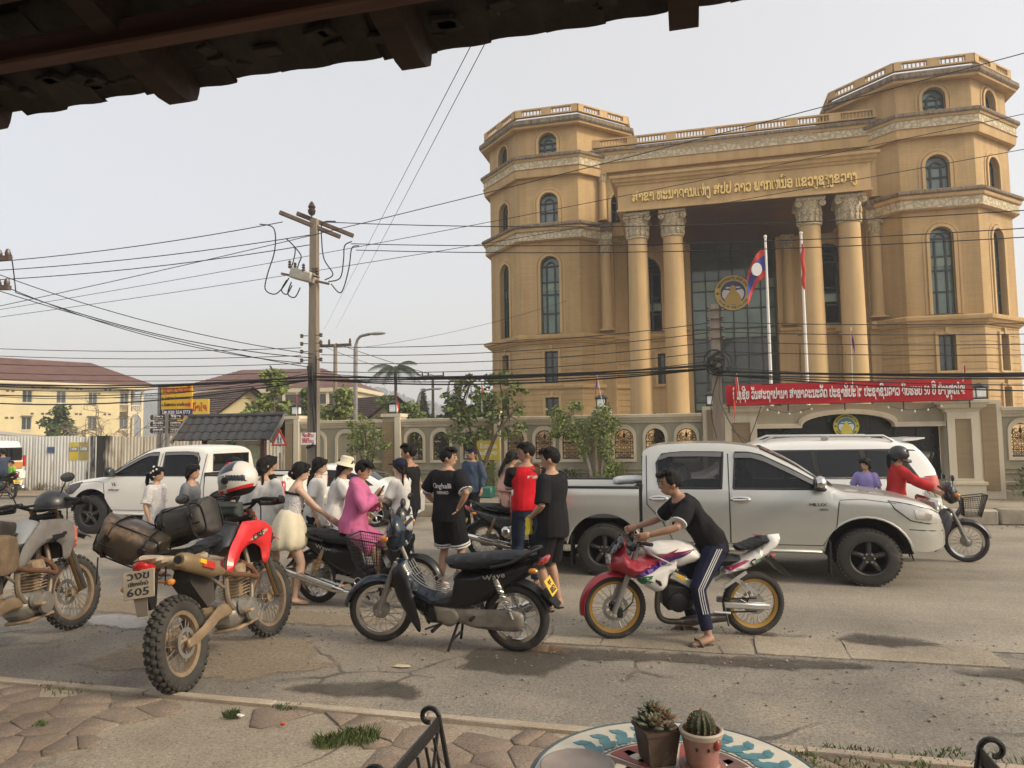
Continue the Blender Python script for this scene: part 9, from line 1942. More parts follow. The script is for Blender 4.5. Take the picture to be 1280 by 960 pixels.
def red_sleeves(t,J,fr):
 mb=MB()
 for k in 'RL':
  mb.tube([J['S'+k]+Vector((0,0,.045)),J['S'+k],J['S'+k].lerp(J['E'+k],.78)],[.05,.083,.064],12)
 me=blob(mb,.012,2,.005,4);me.materials.append(C_BLACK);o=obj('sleeves',me,t)
 for k in 'RL':q=MB();d=(J['E'+k]-J['S'+k]);q.tube([J['S'+k]+d*.74,J['S'+k]+d*.81],[.069,.07],14);q.build('sleeve_trim',C_WHITE,o)
 q=MB();c,x,y=fr(.36);text(q,'ສະໂມສອນ',.16,.03,.003,put=lambda X,yy,z:tuple(c+x*(X+.05)-y*(.135-yy-.02*abs(X)*4)+Vector((0,0,z))));q.build('print',C_WHITE,o)
person('man in black t-shirt and navy track trousers leaning on the white and red sport motorcycle',W(.15,6.94),radians(107),1.70,skin=0,lean=.66,head=(0,-.12),pel=(0,-.02,.86),R=(.27,.64,.97),L=(-.27,.64,.97),eR=(.8,0,-.6),eL=(-.8,0,-.6),fR=(.24,.12),fL=(-.30,.14),top=TEE(C_BLACK,trim=C_WHITE,sl=.8,hem=-.1),bot=dict(m=C_NAVY,len=1.88,stripe=C_WHITE,off=.022,cuff=.04),shoe=C_SOLE,vox=.011,seed=2,hold=1.1)
person('man in red shirt with black sleeves and jeans, elbow on the pickup bed',W(-1.98,8.62),radians(22),1.76,skin=0,head=(1.5,-.1),twist=.15,L=(.02,.2,1.22),R=(.45,.42,1.18),eL=(-1,-.3,-.2),eR=(1,-.3,-.3),top=dict(m=C_RED,sl=0,hem=-.02,off=.02),bot=dict(m=C_DENIM,len=1.98,off=.016,cuff=.06,waist=.1),seed=3,vox=.0115,extra=lambda t,J,HM,fr:red_sleeves(t,J,fr))
def yellow_bag(t,J,HM,fr):q=MB();q.inflate([(-.06,-.09),(.06,-.09),(.055,.09),(-.055,.09)],.03,.03,0,.03);q.v=[tuple(Vector(v)+J['WL']+Vector((0,.03,-.1)))for v in q.v];q.build('snack_packet',mat('packet_yellow',(.65,.52,.03),.4),t)
person('young man in black t-shirt and black shorts, hand on chin, beside the sport motorcycle',W(-1.47,7.62),radians(70),1.72,skin=1,head=(.25,-.15),R=(.06,.2,1.42),L=(-.16,.17,.98),eR=(.3,.2,-1),eL=(-.5,-.8,0),top=TEE(C_BLACK,sl=.95,hem=-.16,off=.03,flare=.02,cuff=.07),bot=dict(m=C_BLACK,len=.95,off=.03,name='shorts'),shoe=C_SOLE,seed=5,vox=.0115,extra=yellow_bag)
person('man seen from behind in black sports shirt with white back lettering and striped shorts',W(-2.88,8.25),radians(-12),1.72,skin=1,head=(-1.15,-.05),twist=-.1,R=(.17,-.06,.98),L=(-.2,.12,.98),eR=(1,-.5,0),eL=(-1,-.3,0),fR=(.13,0),fL=(-.13,.03),top=TEE(C_BLACK,sl=.85,hem=-.1,off=.03,trim=C_WHITE,cuff=.06,print=[('Cinghalli',.27,.055,.30),('INVERNO',.19,.035,.23)]),bot=dict(m=C_BLACK,len=.9,off=.035,trim=C_WHITE,name='shorts'),shoe=C_WHITE,seed=6,vox=.0115)
person('woman in navy cap and white t-shirt gesturing with both hands',W(-3.62,8.55),radians(80),1.58,True,2,head=(.1,-.05),R=(.1,.42,1.12),L=(-.12,.3,1.18),eR=(.6,-.3,-1),eL=(-.6,-.3,-1),top=TEE(C_WHITE,sl=.8),bot=dict(m=C_BLACK,len=1.9),hair='braids',seed=7,extra=cap_)
person('tall man in a black vest standing behind the woman in the navy cap',W(-3.85,9.4),radians(85),1.75,skin=0,head=(.1,0),top=dict(m=C_BLACK,sl=0,name='vest',neck=.47),bot=dict(m=C_DENIM,len=1.95),seed=8,face=True)
person('woman in a pink hooded jacket sitting on the black motorcycle, looking at a phone',W(-3.72,7.42),radians(-78),1.56,True,1,lean=.18,head=(-.1,-.35),pel=(0,0,.98),R=(.07,.3,1.33),L=(-.03,.3,1.2),eR=(.8,-.2,-1),eL=(-.8,-.2,-1),fR=(.24,.42,.22),fL=(-.24,.42,.22),kR=(.5,.6,.6),kL=(-.5,.6,.6),top=dict(m=C_PINK,sl=1.85,hem=-.1,off=.032,hood=1,name='hooded_jacket',fold=.012,cuff=.05,flare=.03),bot=dict(m=C_PINK,len=.98,off=.02),hair='short',seed=9,vox=.0115,extra=phone)
person('woman in a cream bucket hat and white blouse leaning over the motorcycle seat',W(-4.42,8.25),radians(-68),1.62,True,1,lean=.25,head=(0,-.25),R=(.17,.42,.93),L=(-.15,.42,.95),top=dict(m=C_WHITE,sl=.7,name='blouse',off=.028,fold=.012,cuff=.07),bot=dict(m=C_LDENIM,len=1.9),hair='braids',seed=10,extra=bucket)
person('dark haired woman in white t-shirt half hidden behind the woman in the strapless dress',W(-4.85,8.55),radians(-75),1.60,True,2,lean=.1,head=(0,-.15),top=TEE(C_WHITE,sl=.8),bot=dict(m=C_BLACK,len=1.0),hair='long',seed=11)
def dress(t,J,HM,fr):
 q=MB();rr=[]
 for z in(.06,.12,.2,.28,.34,.385):a=lerp_tab([(g[0],g[1])for g in RINGS[True]],z)+.012;b=lerp_tab([(g[0],g[2])for g in RINGS[True]],z)+.012;c,x,y=fr(z);rr.append([tuple(c+x*a*cos(2*pi*i/28)+y*b*sin(2*pi*i/28))for i in range(28)])
 q.loft(rr);o=q.build('bodice',C_LACE,t,70);q=MB();c,x,y=fr(.385);q.tube([tuple(c+x*.158*cos(i*.2094)+y*.122*sin(i*.2094)+Vector((0,0,.008*(i%2))))for i in range(30)],.014,6,closed=True);q.build('ruffle',C_BLACK,o)
 q=MB();q.M=HM
 for x,z in((.06,-.03),(-.05,-.02)):q.ell((x,-.1,z),(.014,.012,.014),6,4)
 q.build('hair_clip',C_PINK,t)
person('barefoot young woman in a strapless white dress with bubble skirt, leaning on the motorcycle',W(-4.42,7.33),radians(-48),1.60,True,2,lean=.2,head=(-.2,-.2),pel=(0,-.05,.93),R=(.2,.5,.92),L=(-.12,.46,.98),bot=dict(k='skirt',m=C_CREAM,len=.46,w=.265),hair='lowbun',seed=12,vox=.0115,extra=dress)
person('woman with her back turned in a loose sheer white long sleeved blouse',W(-4.95,7.55),radians(-5),1.64,True,1,head=(-.2,-.15),R=(.2,.18,1.0),L=(-.2,.15,1.0),top=dict(m=C_SHEER,sl=1.8,hem=-.2,off=.045,name='blouse',fold=.016,flare=.06,cuff=.055),bot=dict(m=C_LDENIM,len=.7,off=.03,name='shorts'),hair='braids',seed=13)
person('dark haired woman in a black top behind the off-road motorcycle helmet',W(-5.75,8.1),radians(-50),1.62,True,1,head=(-.1,-.1),top=dict(m=C_BLACK,sl=.8,name='blouse',off=.024,neck=.47),bot=dict(m=C_GREY,len=1.9),hair='long',seed=14)
person('woman with a high hair bun half hidden behind the helmet on the motorcycle',W(-5.75,8.9),radians(-40),1.62,True,1,top=TEE(C_BLACK),bot=dict(m=C_DENIM,len=1.9),hair='bun',seed=15)
person('girl with a dark braid in a grey top, looking right across the street',W(-6.55,8.3),radians(-78),1.53,True,1,head=(0,-.05),top=TEE(C_GREY,sl=.8,off=.02,neck=.46),bot=dict(m=C_WHITE,len=1.2,off=.03),hair='braid',seed=16)
person('girl with white flowers in her hair and a pale patterned blouse',W(-7.15,8.35),radians(-82),1.50,True,1,head=(.0,-.1),top=dict(m=C_LACE,sl=.9,off=.03,name='blouse',fold=.012),bot=dict(m=C_LDENIM,len=1.5),shoe=C_SOLE,hair='pony',seed=17,extra=flowers)
def shawl(t,J,HM,fr):
 q=MB();q.loft([[tuple(fr(z)[0]+fr(z)[1]*a*cos(i*pi/12)+fr(z)[2]*(b*sin(i*pi/12)+.02))for i in range(24)]for z,a,b in((.12,.23,.2),(.2,.24,.19),(.32,.235,.16),(.42,.19,.12),(.5,.08,.075))]);me=blob(q,.015,2,.014,3,14);me.materials.append(C_PEACH);obj('shawl',me,t)
person('woman in a peach shawl and dark skirt sitting on the motorcycle behind the pickup',W(-2.72,10.55),radians(-62),1.58,True,1,lean=.1,head=(-.1,-.35),pel=(0,0,.96),R=(.1,.28,1.1),L=(-.1,.28,1.1),fR=(.2,.35,.2),fL=(-.1,.4,.2),kR=(.3,.7,.5),kL=(-.1,.7,.5),top=TEE(C_PEACH),bot=dict(m=C_GREY,len=.8,off=.03,name='skirt'),hair='long',seed=18,extra=shawl)
person('man in dark slate blue shirt standing far back near the wall planter',W(-4.1,13.2),radians(165),1.60,skin=0,head=(0,0),top=dict(m=C_BLUE,sl=1.8,off=.024),bot=dict(m=C_BLACK,len=1.95),seed=19,extra=lambda t,J,HM,fr:cap_(t,J,HM,fr))
def helm(t,J,HM,fr):
 q=MB();q.M=HM;q.ell((0,-.01,.02),(.118,.145,.13),20,14,None,None,(0,.1,.99,-.085));q.tube(seg((-.1,.03,-.075),(-.085,.1,-.085),(0,.145,-.085),(.085,.1,-.085),(.1,.03,-.075)),.028,8);q.inflate(seg((-.09,.09),(-.06,.2),(0,.225),(.06,.2),(.09,.09),k=4),.01,.03,.085,.03,plane='xy');q.build('helmet',mat('matt_black_shell',(.02,.021,.024),.4,coat=.2),t)
 q=MB();q.M=HM;q.ell((0,.03,.0),(.1,.11,.055),16,10);q.build('visor_opening',M_CAV,t)
person('woman in a red jacket and black helmet riding the motorcycle at right',W(2.84,11.35),radians(-96),1.60,True,1,lean=.12,head=(0,-.05),pel=(0,0,.93),R=(.26,.55,1.03),L=(-.26,.55,1.03),eR=(.6,0,-1),eL=(-.6,0,-1),fR=(.17,.38,.2),fL=(-.17,.38,.2),top=dict(m=cloth('red_jacket',(.42,.03,.03)),sl=1.9,off=.03,name='jacket',fold=.01,cuff=.045),bot=dict(m=C_DENIM,len=1.9),hair='pony',seed=20,extra=helm,group='people on the motorcycle at right')
person('girl in a lilac t-shirt sitting behind the woman in the red jacket',W(2.48,11.4),radians(150),1.30,True,1,head=(-.35,-.05),pel=(0,0,1.12),R=(.2,.25,1.25),fR=(.25,.25,.4),fL=(-.25,.25,.4),kR=(.5,.6,.3),kL=(-.5,.6,.3),top=TEE(C_PURP,sl=.8),bot=dict(m=C_BLACK,len=1.5),hair='fringe',seed=21,group='people on the motorcycle at right')
person('adult in a blue shirt on the family motorbike at far left',W(-21.85,18.6),radians(75),1.6,skin=0,pel=(0,0,.92),head=(0,0),R=(.25,.5,1.05),L=(-.25,.5,1.05),fR=(.17,.35,.2),fL=(-.17,.35,.2),top=TEE(C_BLUE),bot=dict(m=C_GREY,len=1.3),seed=22,vox=.018,group='family on the motorbike')
person('small boy in a lime green t-shirt sitting sideways on the family motorbike',W(-21.3,18.45),radians(165),1.1,skin=0,pel=(0,0,1.1),fR=(.12,.35,.45),fL=(-.12,.35,.45),kR=(0,1,.5),kL=(0,1,.5),top=TEE(C_GREEN),bot=dict(m=C_BLACK,len=1.1),seed=23,vox=.018,group='family on the motorbike')
# ------------------------------------------------------------------ the cafe: roof, table, chairs, pots
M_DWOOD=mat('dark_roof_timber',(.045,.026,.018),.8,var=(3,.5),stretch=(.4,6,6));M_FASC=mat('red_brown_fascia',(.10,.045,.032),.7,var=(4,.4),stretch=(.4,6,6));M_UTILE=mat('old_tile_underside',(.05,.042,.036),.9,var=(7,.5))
cafe=thing('cafe_roof','dark timber eave of the cafe roof with rounded rafter ends across the top','roof',(0,2.2,3.235))
mb=MB();L0,L1=-6.5,1.1;X_=(L0+L1)/2
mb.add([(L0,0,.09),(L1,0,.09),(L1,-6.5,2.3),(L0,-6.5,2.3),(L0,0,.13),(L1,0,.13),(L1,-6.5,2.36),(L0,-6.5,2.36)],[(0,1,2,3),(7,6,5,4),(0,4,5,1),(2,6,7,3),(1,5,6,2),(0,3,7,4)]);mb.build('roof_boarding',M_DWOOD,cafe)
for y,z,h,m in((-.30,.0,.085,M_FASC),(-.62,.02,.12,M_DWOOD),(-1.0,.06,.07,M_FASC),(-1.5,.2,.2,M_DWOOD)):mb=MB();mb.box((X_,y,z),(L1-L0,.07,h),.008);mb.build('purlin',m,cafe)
rm=MB();rm.plate([(.06,-.03),(.05,-.06),(.01,-.085),(-.05,-.085),(-.2,-.05),(-2.6,.78),(-2.6,.86),(.07,.03)],-.045,.045,plane='yz');rm=rm.mesh('rafter',M_DWOOD,30)
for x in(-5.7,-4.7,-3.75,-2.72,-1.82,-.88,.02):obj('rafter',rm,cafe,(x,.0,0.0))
rg=random.Random(6);tiles=[]
for i in range(4):
 mb=MB();n=7;P=[(k*.0335,.004*sin(k*1.05))for k in range(n)]
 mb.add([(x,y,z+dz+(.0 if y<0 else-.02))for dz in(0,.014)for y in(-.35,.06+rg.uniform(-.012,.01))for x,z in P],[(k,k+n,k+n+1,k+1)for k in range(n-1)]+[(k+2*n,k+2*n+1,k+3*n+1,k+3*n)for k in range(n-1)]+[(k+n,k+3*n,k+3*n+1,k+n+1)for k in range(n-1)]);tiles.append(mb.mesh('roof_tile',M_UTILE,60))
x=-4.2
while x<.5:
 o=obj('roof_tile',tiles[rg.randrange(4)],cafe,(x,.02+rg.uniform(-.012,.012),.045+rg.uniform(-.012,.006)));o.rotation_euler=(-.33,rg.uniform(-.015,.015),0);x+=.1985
mb=MB()
for i in range(60):x=rg.uniform(-4,0);mb.box((x,-.06+rg.uniform(-.05,.1),.035),(rg.uniform(.03,.1),.05,.02),.004,Matrix.Rotation(rg.uniform(-.3,.3),3,'Z'))
mb.build('mortar_crumbs',M_UTILE,cafe,kind='stuff')
room=thing('unseen_cafe_room','unseen cafe room behind the viewer, added to darken the eave and foreground','building',(0,0,0));M_PLAST=mat('dim_plaster',(.12,.09,.07),.9,var=(2,.3))  # unseen rest of the cafe, added to darken the eave and foreground
for nm,c,d in(('back_wall',(0,-4.4,1.9),(13,.2,3.8)),('left_wall',(-5.6,-1.6,1.9),(.2,5.4,3.8)),('floor',(0,-1.7,.03),(11,5.4,.04))):mb=MB();mb.box(c,d);mb.build(nm,M_PLAST if nm!='floor' else mat('dark_floor_tile',(.06,.04,.03),.5),room)
for x,y in((-5.3,1.0),(.9,-1.4)):mb=MB();mb.box((x,y,1.7),(.16,.16,3.3),.01);mb.build('post',M_DWOOD,room)
M_IRONB=mat('black_wrought_iron',(.012,.012,.012),.4,bump=(90,.2));M_CERW=mat('mosaic_cream',(.60,.56,.47),.3,var=(14,.12));M_CERB=mat('mosaic_blue',(.075,.21,.25),.3,var=(12,.35));M_CERR=mat('mosaic_red',(.30,.055,.045),.35,var=(12,.3));M_CERM=mat('mosaic_mauve',(.16,.085,.075),.4,var=(12,.3));M_CERG=mat('mosaic_grey',(.22,.19,.17),.4,var=(10,.2))
tb=thing('mosaic_table','round mosaic cafe table with blue leaf wreath, holding two small plant pots','table',(-.075,2.41,.03));ZT_=.745
mb=MB();mb.lathe([(0,ZT_-.02),(.462,ZT_-.02),(.47,ZT_-.012),(.47,ZT_),(.455,ZT_+.004),(0,ZT_+.004)],(0,0,0),'z',64);mb.build('top',M_CERW,tb);mb=MB();mb.ring((0,0,ZT_-.01),.472,.014,'z',64,8);mb.build('rim',mat('rim_slate',(.06,.09,.095),.4),tb)
lf=[(0,0),(.018,-.014),(.05,-.022),(.085,-.012),(.105,.012),(.075,.018),(.06,.026),(.03,.018)];lm=MB();lm.plate(lf,0,.0025,plane='xy');lm=lm.mesh('leaf_tile',M_CERB);lm2=MB();lm2.plate([(x*.8,-y*.9)for x,y in lf],0,.0025,plane='xy');lm2=lm2.mesh('leaf_tile',M_CERB)
for i in range(30):
 a=i*2*pi/30
 for k,(r,da,m)in enumerate(((.385,.75,lm),(.375,-.55,lm2),(.33,.35,lm))):
  o=obj('leaf_tile',m,tb,(r*cos(a),r*sin(a),ZT_+.003+k*.0008));o.rotation_euler=(0,0,a+pi/2+da);o.scale=(.8,.95,1)
for i in range(12):
 a0,a1=i*pi/6+.03,(i+1)*pi/6-.03;mb=MB();P=[(.27*cos(a0+(a1-a0)*k/6),.27*sin(a0+(a1-a0)*k/6))for k in range(7)]+[(.12*cos(a1),.12*sin(a1)),(.12*cos(a0),.12*sin(a0))];mb.plate(P,ZT_+.002,ZT_+.006,plane='xy');o=mb.build('petal_tile',(M_CERR,M_CERM,M_CERR,M_CERG)[i%4],tb)
 am=(a0+a1)/2;mb=MB();mb.inflate([(-.05,-.012),(0,-.02),(.05,-.012),(.05,.012),(0,.02),(-.05,.012)],.003,.01,0,.02,plane='xy');q=mb.build('lace_tile',M_CERW,tb);q.location=(.2*cos(am),.2*sin(am),ZT_+.006);q.rotation_euler=(0,0,am)
mb=MB();mb.ring((0,0,ZT_+.003),.283,.004,'z',64,5)
for i in range(44):a=i*2*pi/44;mb.ring((.293*cos(a),.293*sin(a),ZT_+.003),.012,.0025,'z',8,4)
mb.build('lace_ring',mat('lace_line',(.12,.11,.1),.5),tb);mb=MB();mb.tube([(0,0,.02),(0,0,ZT_-.02)],.03,10)
for i in range(3):a=i*2.09;mb.tube(spline([(0,0,.3),(.2*cos(a),.2*sin(a),.2),(.3*cos(a),.3*sin(a),.0)],6),.012,6)
mb.build('pedestal',M_IRONB,tb)
mb=MB();mb.lathe([(0,.0),(.1,.002),(.125,.02),(.12,.022),(.1,.008),(0,.006)],(0,0,0),'z',28);o=mb.build('saucer',M_CERG);o.location=(-.395,2.4,.781);tag(o,'dull grey dish near the left edge of the mosaic table','dish')
sp_=thing('potted_succulent','succulent rosettes in a small square brown plastic pot on the table','potted plant',(-.142,2.53,.781),radians(28));mb=MB()
def sq(h,z):return[(-h,-h,z),(h,-h,z),(h,h,z),(-h,h,z)]
mb.loft([sq(.045,0),sq(.058,.1),sq(.058,.104),sq(.064,.105),sq(.065,.118),sq(.058,.118),sq(.056,.1)]);mb.build('pot',mat('brown_plastic_pot',(.075,.045,.03),.6,var=(14,.4),dirt=((.2,.15,.1),9,.55)),sp_);mb=MB();mb.box((0,0,.102),(.11,.11,.006));mb.build('soil',M_DIRT,sp_)
ll_=MB();ll_.inflate(seg((0,-.009),(.03,-.016),(.05,-.011),(.064,0),(.05,.011),(.03,.016),(0,.009),k=3),.0055,.012,0,.008,plane='xy');ll_.v=[(x,y,z+.35*x*x*10*.12)for x,y,z in ll_.v];SUC=[ll_.mesh('leaf',m,60)for m in(mat('succulent_green',(.12,.125,.075),.5,var=(16,.3)),mat('succulent_tip',(.2,.13,.075),.5,var=(16,.4)))]
for cx,cy,cz,s,k in((-.02,-.015,.118,1.05,20),(.03,.01,.124,.95,18),(0,.03,.145,.9,18),(-.035,.03,.12,.7,12),(.02,-.04,.115,.6,12)):
 for i in range(k):
  a=i*2.4;el=.1+1.15*i/k;o=obj('leaf',SUC[1 if(i%5==0 or cx>.02 and i%2)else 0],sp_,(cx,cy,cz+.012*i/k));o.rotation_euler=(0,-el,a);o.scale=(s*(1.05-.5*i/k),)*2+(1,)
ct=thing('potted_cactus','small round cactus in a worn pink pot with a red blotch, on the table','potted plant',(.005,2.50,.781));mb=MB();mb.lathe([(0,0),(.062,0),(.075,.012),(.076,.018),(.058,.014),(.05,.02),(.058,.07),(.068,.122),(.072,.126),(.068,.131),(.062,.128),(.052,.09),(0,.09)],(0,0,0),'z',36);mb.build('pot',mat('pink_ceramic',(.33,.17,.135),.5,var=(10,.3),dirt=((.16,.1,.08),7,.62)),ct)
mb=MB();mb.lathe([(.0675,.112),(.073,.1285),(.0675,.1335),(.061,.131)],(0,0,0),'z',36,cap=False);mb.build('lip',mat('pale_glaze',(.42,.36,.28),.4),ct);mb=MB();mb.ell((.047,-.042,.1),(.014,.014,.02),10,6);mb.build('red_blotch',M_CERR,ct);mb=MB()
for x in(-.015,.022):mb.ell((x,-.0625+abs(x)*.2,.085),(.005,.004,.006),8,5)
mb.build('dark_spots',M_INK,ct);mb=MB();n=14;rr=[]
for i in range(13):
 u=i/12;r=.042*(1-(max(0,u-.55)/.45)**2.4)**.5*(.9+.1*sin(u*3))+.0005;rr.append([(r*(1+.09*cos(n*j*2*pi/56))*cos(j*2*pi/56),r*(1+.09*cos(n*j*2*pi/56))*sin(j*2*pi/56),.085+.105*u)for j in range(56)])
mb.loft(rr);mb.build('cactus',mat('cactus_green',(.04,.05,.025),.7,var=(20,.3)),ct);mb=MB();rg=random.Random(3)
for j in range(n):
 for i in range(15):
  p=Vector(rr[min(12,i)][(j*4)%56])if i<13 else Vector(rr[12][0]);d=Vector((p.x,p.y,(p.z-.12)*.6)).normalized()
  for k in range(4):e=(d+Vector((rg.gauss(0,.6),rg.gauss(0,.6),rg.gauss(.1,.6)))).normalized()*.011;w_=Vector((.0005,.0004,0));mb.add([p-w_,p+w_,p+e],[(0,1,2)])
mb.build('spines',mat('spine_tan',(.42,.28,.16),.8),ct,kind='stuff')
def chair(lab,x,y,fl):
 t=thing('iron_chair',lab,'chair',(x,y,.03),0,'wrought iron chairs at the table');f=fl
 for yy in(.0,-.42):
  p=[(f*.26,yy,0),(f*.04,yy,.42),(-f*.02,yy,.75),(-f*.055,yy,.93)];sc_=[]
  for i in range(15):a=-.2+i*.36;r=.036*(1-i/26);sc_.append((-f*(.092-r*cos(a)*1.0-0),yy,.945+r*sin(a)))
  mb=MB();mb.tube([Vector(q)for q in spline(p,5)]+[Vector(q)for q in sc_[1:]],.0085,8);mb.build('back_leg',M_IRONB,t)
 mb=MB();mb.box((-f*.058,-.21,.93),(.009,.43,.042),.002);mb.build('top_rail',M_IRONB,t);mb=MB()
 for k in range(5):yy=-.07-k*.07;mb.tube(spline([(-f*.05,yy,.91),(-f*.03,yy+.02,.75),(f*.0,yy,.5)],5),.005,6)
 mb.tube(spline([(-f*.058,-.01,.92),(-f*.04,-.1,.84),(-f*.02,-.21,.8),(-f*.04,-.32,.84),(-f*.058,-.41,.92)],5),.006,6);mb.build('scroll_bars',M_IRONB,t);mb=MB();mb.plate([(f*.03,-.43),(f*.45,-.43),(f*.45,.01),(f*.03,.01)],.43,.45,plane='xy');mb.build('seat',M_IRONB,t)
 for yy in(.0,-.42):mb=MB();mb.tube([(f*.43,yy,.43),(f*.46,yy,0)],.009,8);mb.build('front_leg',M_IRONB,t)
chair('black wrought iron chair with a scrolled back, left of the mosaic table',-.765,2.25,1);chair('black wrought iron chair at the right edge, only its back scroll showing',.72,2.36,-1)
# ---------------- luggage and helmets on the off-road bikes
def soft_box(mb,c,d,rot=None,p=.5):
 k=MB();k.inflate([(-d[0]/2,-d[2]/2),(d[0]/2,-d[2]/2),(d[0]/2,d[2]/2),(-d[0]/2,d[2]/2)],d[1]/2,min(d)*.35,0,min(d)*.14,p=p);M_=Matrix.Translation(c)@(rot.to_4x4()if rot else Matrix());mb.add([tuple(M_@Vector(v))for v in k.v],k.f)
bag=thing('duffel_bag','muddy brown black duffel bag strapped across the tail of the red motorcycle','bag',(-3.93,4.86,1.0),radians(8));mb=MB();soft_box(mb,(-.3,-.12,.09),(.52,.38,.3),Matrix.Rotation(.42,3,'Y')@Matrix.Rotation(.2,3,'Z'));me=blob(mb,.018,3,.014,5,15);me.materials.append(mat('muddy_tarpaulin',(.042,.03,.02),.42,var=(5,.5),dirt=((.19,.12,.065),4,.5)));obj('main_sack',me,bag)
mb=MB();soft_box(mb,(.02,.1,.22),(.46,.36,.3),Matrix.Rotation(-.30,3,'Y'));me=blob(mb,.018,3,.012,8,15);me.materials.append(mat('charcoal_nylon',(.03,.026,.021),.6,var=(6,.4),dirt=((.14,.1,.065),5,.56)));obj('upper_sack',me,bag);mb=MB()
def sack_bits(mb,c,d,R_):
 M_=Matrix.Translation(c)@R_.to_4x4();rr=lambda a,b,n=24:[(a*abs(cos(t))**.45*(1 if cos(t)>=0 else-1),b*abs(sin(t))**.45*(1 if sin(t)>=0 else-1))for t in[2*pi*i/n for i in range(n)]]
 for x in(-.27,.25):mb.tube([M_@Vector((x*d[0],u,v))for u,v in rr(d[1]*.475,d[2]*.475)],.011,5,closed=True,flat=(1.7,.4));mb.box(M_@Vector((x*d[0],-d[1]*.49,d[2]*.1)),(.05,.02,.04),.004,R_)
 for y in(-.36,.36):mb.tube([M_@Vector((u,y*d[1],v))for u,v in rr(d[0]*.445,d[2]*.44)],.006,5,closed=True)
 mb.tube([M_@Vector((u*d[0],-d[1]*.485,-.1*d[2]))for u in(-.4,-.2,0,.2,.4)],.006,4)
sack_bits(mb,(-.3,-.12,.09),(.52,.38,.3),Matrix.Rotation(.42,3,'Y')@Matrix.Rotation(.2,3,'Z'));sack_bits(mb,(.02,.1,.22),(.46,.36,.3),Matrix.Rotation(-.30,3,'Y'))
for x in(-.5,-.1,.05):mb.tube([(x,-.26,.0),(x+.01,-.28,-.12),(x,-.27,-.2)],.006,5)
mb.build('strap',M_BLKP,bag)
pch=thing('handlebar_pouch','dark green grey pouch tied to the handlebar of the red motorcycle','bag',(-4.05,5.60,1.25),radians(8));mb=MB();soft_box(mb,(0,0,0),(.3,.14,.14));me=blob(mb,.012,2,.006,2,25);me.materials.append(mat('pouch_green',(.03,.04,.036),.7,var=(8,.3)));obj('body',me,pch);mb=MB();mb.tube([(-.1,-.08,0),(-.1,0,.09),(.1,0,.09),(.1,-.08,0)],.007,5);mb.tube([(-.14,-.075,.03),(.14,-.075,.03)],.005,4);mb.build('strap',M_BLKP,pch)
hl=thing('full_face_helmet','white, black and red full face helmet hung on the handlebar of the red motorcycle','helmet',(-4.02,5.72,1.51),radians(186));hl.scale=(1.22,)*3;hl.rotation_euler=(radians(4),radians(16),radians(190))
def hshell(mb,s=1.,x0=-9,x1=9,z0=-9,z1=9,keep=None):
 n,m=88,56;V=[];ok=[]
 for i in range(m+1):
  t=pi*i/m*.84
  for j in range(n):
   a=2*pi*j/n;d=Vector((sin(t)*cos(a),sin(t)*sin(a),cos(t)));x,y,z=d.x*.15,d.y*.122,d.z*.135
   if d.x>.2 and d.z<-.1:x*=1+.18*min(1,(d.x-.2)*1.6)*min(1,(-.1-d.z)*2.5)
   V.append(Vector((x,y,z))*s)
 F=[]
 for i in range(m):
  for j in range(n):
   q=(i*n+j,(i+1)*n+j,(i+1)*n+(j+1)%n,i*n+(j+1)%n);c=sum((V[k]for k in q),Vector())/4
   if keep is None or keep(c):F.append(q)
 mb.add(V,F);return mb
eye=lambda c:c.x>.045 and-.055<c.z<.045
hshell(MB(),1.,keep=lambda c:not eye(c)).build('shell',mat('helmet_white',(.60,.575,.52),.3,coat=.5,var=(6,.1)),hl,60);hshell(MB(),.985,keep=eye).build('visor',mat('clear_visor',(.25,.235,.21),.08,coat=.8),hl,180);hshell(MB(),.93).build('lining',M_CAV,hl,180)
hshell(MB(),1.012,keep=lambda c:c.z>.06 and abs(c.y)>.0 and c.x>-.06+abs(c.y)*.3).build('dark_crown',mat('helmet_navy',(.025,.03,.045),.3,coat=.5),hl,60);hshell(MB(),1.014,keep=lambda c:-.085<c.z+.25*c.x*0<-.068 and c.x<.06 and abs(c.y)>.03).build('red_band',M_SHRED,hl,60);hshell(MB(),1.014,keep=lambda c:c.z<-.086 and c.x<.1).build('lower_edge',M_BLKP,hl,60);hshell(MB(),1.016,keep=lambda c:abs(c.z-.3*c.x-.01)<.022+.15*c.x*0 and-.1<c.x<.03 and abs(c.y)>.05).build('side_graphic',MATS['helmet_navy'],hl,60)
hshell(MB(),1.016,keep=lambda c:c.x>.09 and-.085<c.z<-.06).build('red_chin',M_SHRED,hl,60);mb=MB()
for s in(-1,1):mb.lathe([(.026,s*.118),(.026,s*.132),(.012,s*.136),(0,s*.136)],(.04,0,.0),'y',18)
mb.build('visor_pivot',M_BLKP,hl);mb=MB();mb.plate([(.02,.115),(.05,.122),(.06,.13),(.025,.14)],-.03,.03);mb.build('red_vent',M_SHRED,hl)
hh=thing('half_helmet','matt black half helmet on the grey motorcycle handlebar','helmet',(-6.02,5.66,1.27));mb=MB();mb.ell((0,0,0),(.155,.16,.14),24,14,None,None,(0,0,1,-.03));mb.build('shell',mat('matt_black_shell',(.02,.021,.024),.4,coat=.2),hh);mb=MB();mb.ring((0,0,-.03),.157,.008,'z',32,6);mb.build('edge_trim',M_BLKP,hh)
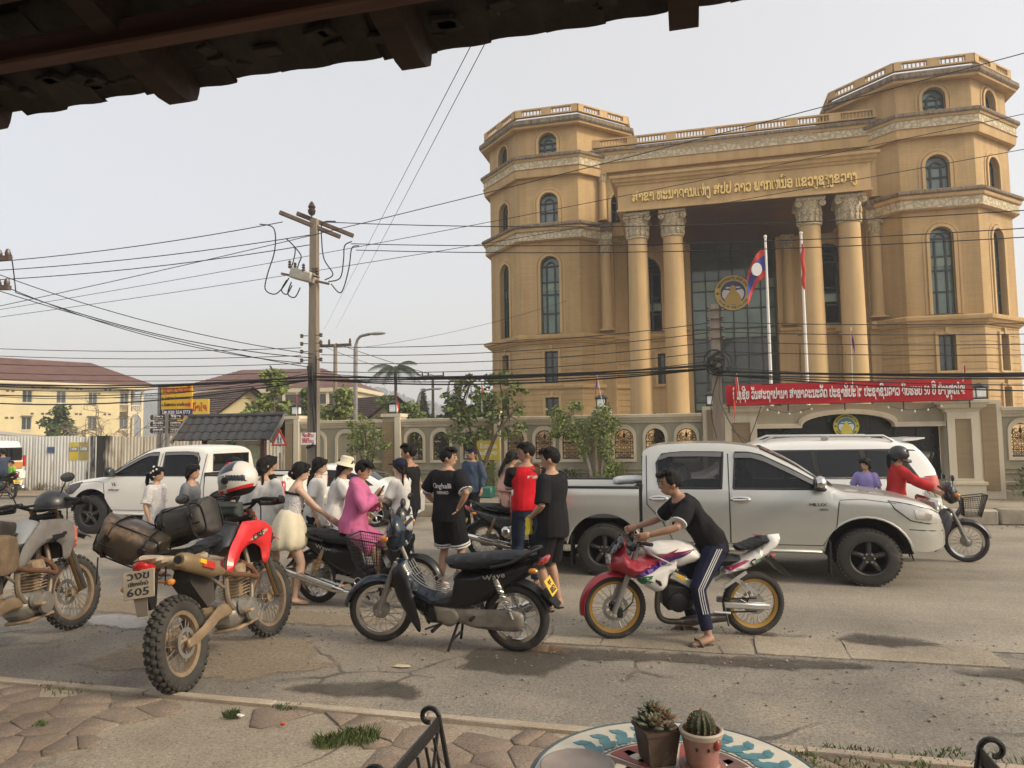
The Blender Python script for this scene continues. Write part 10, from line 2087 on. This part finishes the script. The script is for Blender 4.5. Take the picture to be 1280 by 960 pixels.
sb_=thing('saddle_bag','dusty brown saddle bag on the grey motorcycle at the left edge','bag',(-5.80,4.75,.93),radians(14));mb=MB();soft_box(mb,(.14,0,.0),(.2,.42,.34));me=blob(mb,.018,2,.012,3,18);me.materials.append(mat('dusty_canvas',(.16,.11,.065),.8,var=(6,.35),dirt=((.07,.055,.045),5,.55)));obj('body',me,sb_);mb=MB();soft_box(mb,(0,.05,.2),(.3,.5,.16));me=blob(mb,.018,2,.01,6,18);me.materials.append(MATS['charcoal_nylon']);obj('roll',me,sb_)
# ------------------------------------------------------------------ smoke haze over the whole valley
hz=MB();hz.box((-300,700,42.),(2600,1700,86.));hm=bpy.data.materials.new('smoke_haze');hm.use_nodes=True;nt=hm.node_tree;nt.nodes.remove(nt.nodes['Principled BSDF']);v=nt.nodes.new('ShaderNodeVolumePrincipled');v.inputs['Color'].default_value=(.9,.94,1,1);v.inputs['Density'].default_value=.0014;v.inputs['Anisotropy'].default_value=.35;nt.links.new(v.outputs[0],nt.nodes['Material Output'].inputs['Volume'])
o=hz.build('haze',hm,kind='stuff');o.location=(0,0,0)
# ------------------------------------------------------------------ loose pieces of one kind become parts of their own
def split_islands(o):
 me=o.data;n=len(me.vertices);par=list(range(n))
 def find(a):
  while par[a]!=a:par[a]=par[par[a]];a=par[a]
  return a
 for e in me.edges:
  a,b=find(e.vertices[0]),find(e.vertices[1])
  if a!=b:par[a]=b
 grp={}
 for p in me.polygons:grp.setdefault(find(p.vertices[0]),[]).append(p.index)
 if len(grp)<2:return
 base=o.name.split('.')[0];sm=me.polygons[0].use_smooth
 for ix in list(grp.values()):
  m=MB();vm={}
  for i in ix:
   p=me.polygons[i];f=[]
   for v in p.vertices:
    if v not in vm:vm[v]=len(m.v);m.v.append(tuple(me.vertices[v].co))
    f.append(vm[v])
   m.f.append(f);m.m.append(p.material_index)
  c=m.build(base,list(me.materials),o.parent,40);c.matrix_local=o.matrix_local.copy()
  if ix is list(grp.values())[0]:
   for ch in list(o.children):ch.parent=c
 bpy.data.objects.remove(o)
SPLIT={'pane','window_seal','rain_visor','arch_lip','headlight','tail_lamp','reverse_lamp','reflector','roof_rail','hand_guard','barge_board','mud_flap','wheel_nut','indicator','footrest','hair_clip','visor_pivot','door_gap','side_step','side_moulding','belt_moulding','handlebar','grip','fork_guard','hair_flower','side_stripe','purple_stripe','green_stripe','pink_stripe','purple_tank_stripe','tail_stripe','red_patch','sticker','subframe','insulator'}
for o in list(SC.objects):
 if o.type=='MESH' and o.name.split('.')[0]in SPLIT and o.data.users==1 and len(o.data.polygons)<4000:split_islands(o)
bpy.data.scenes.remove(TMP)
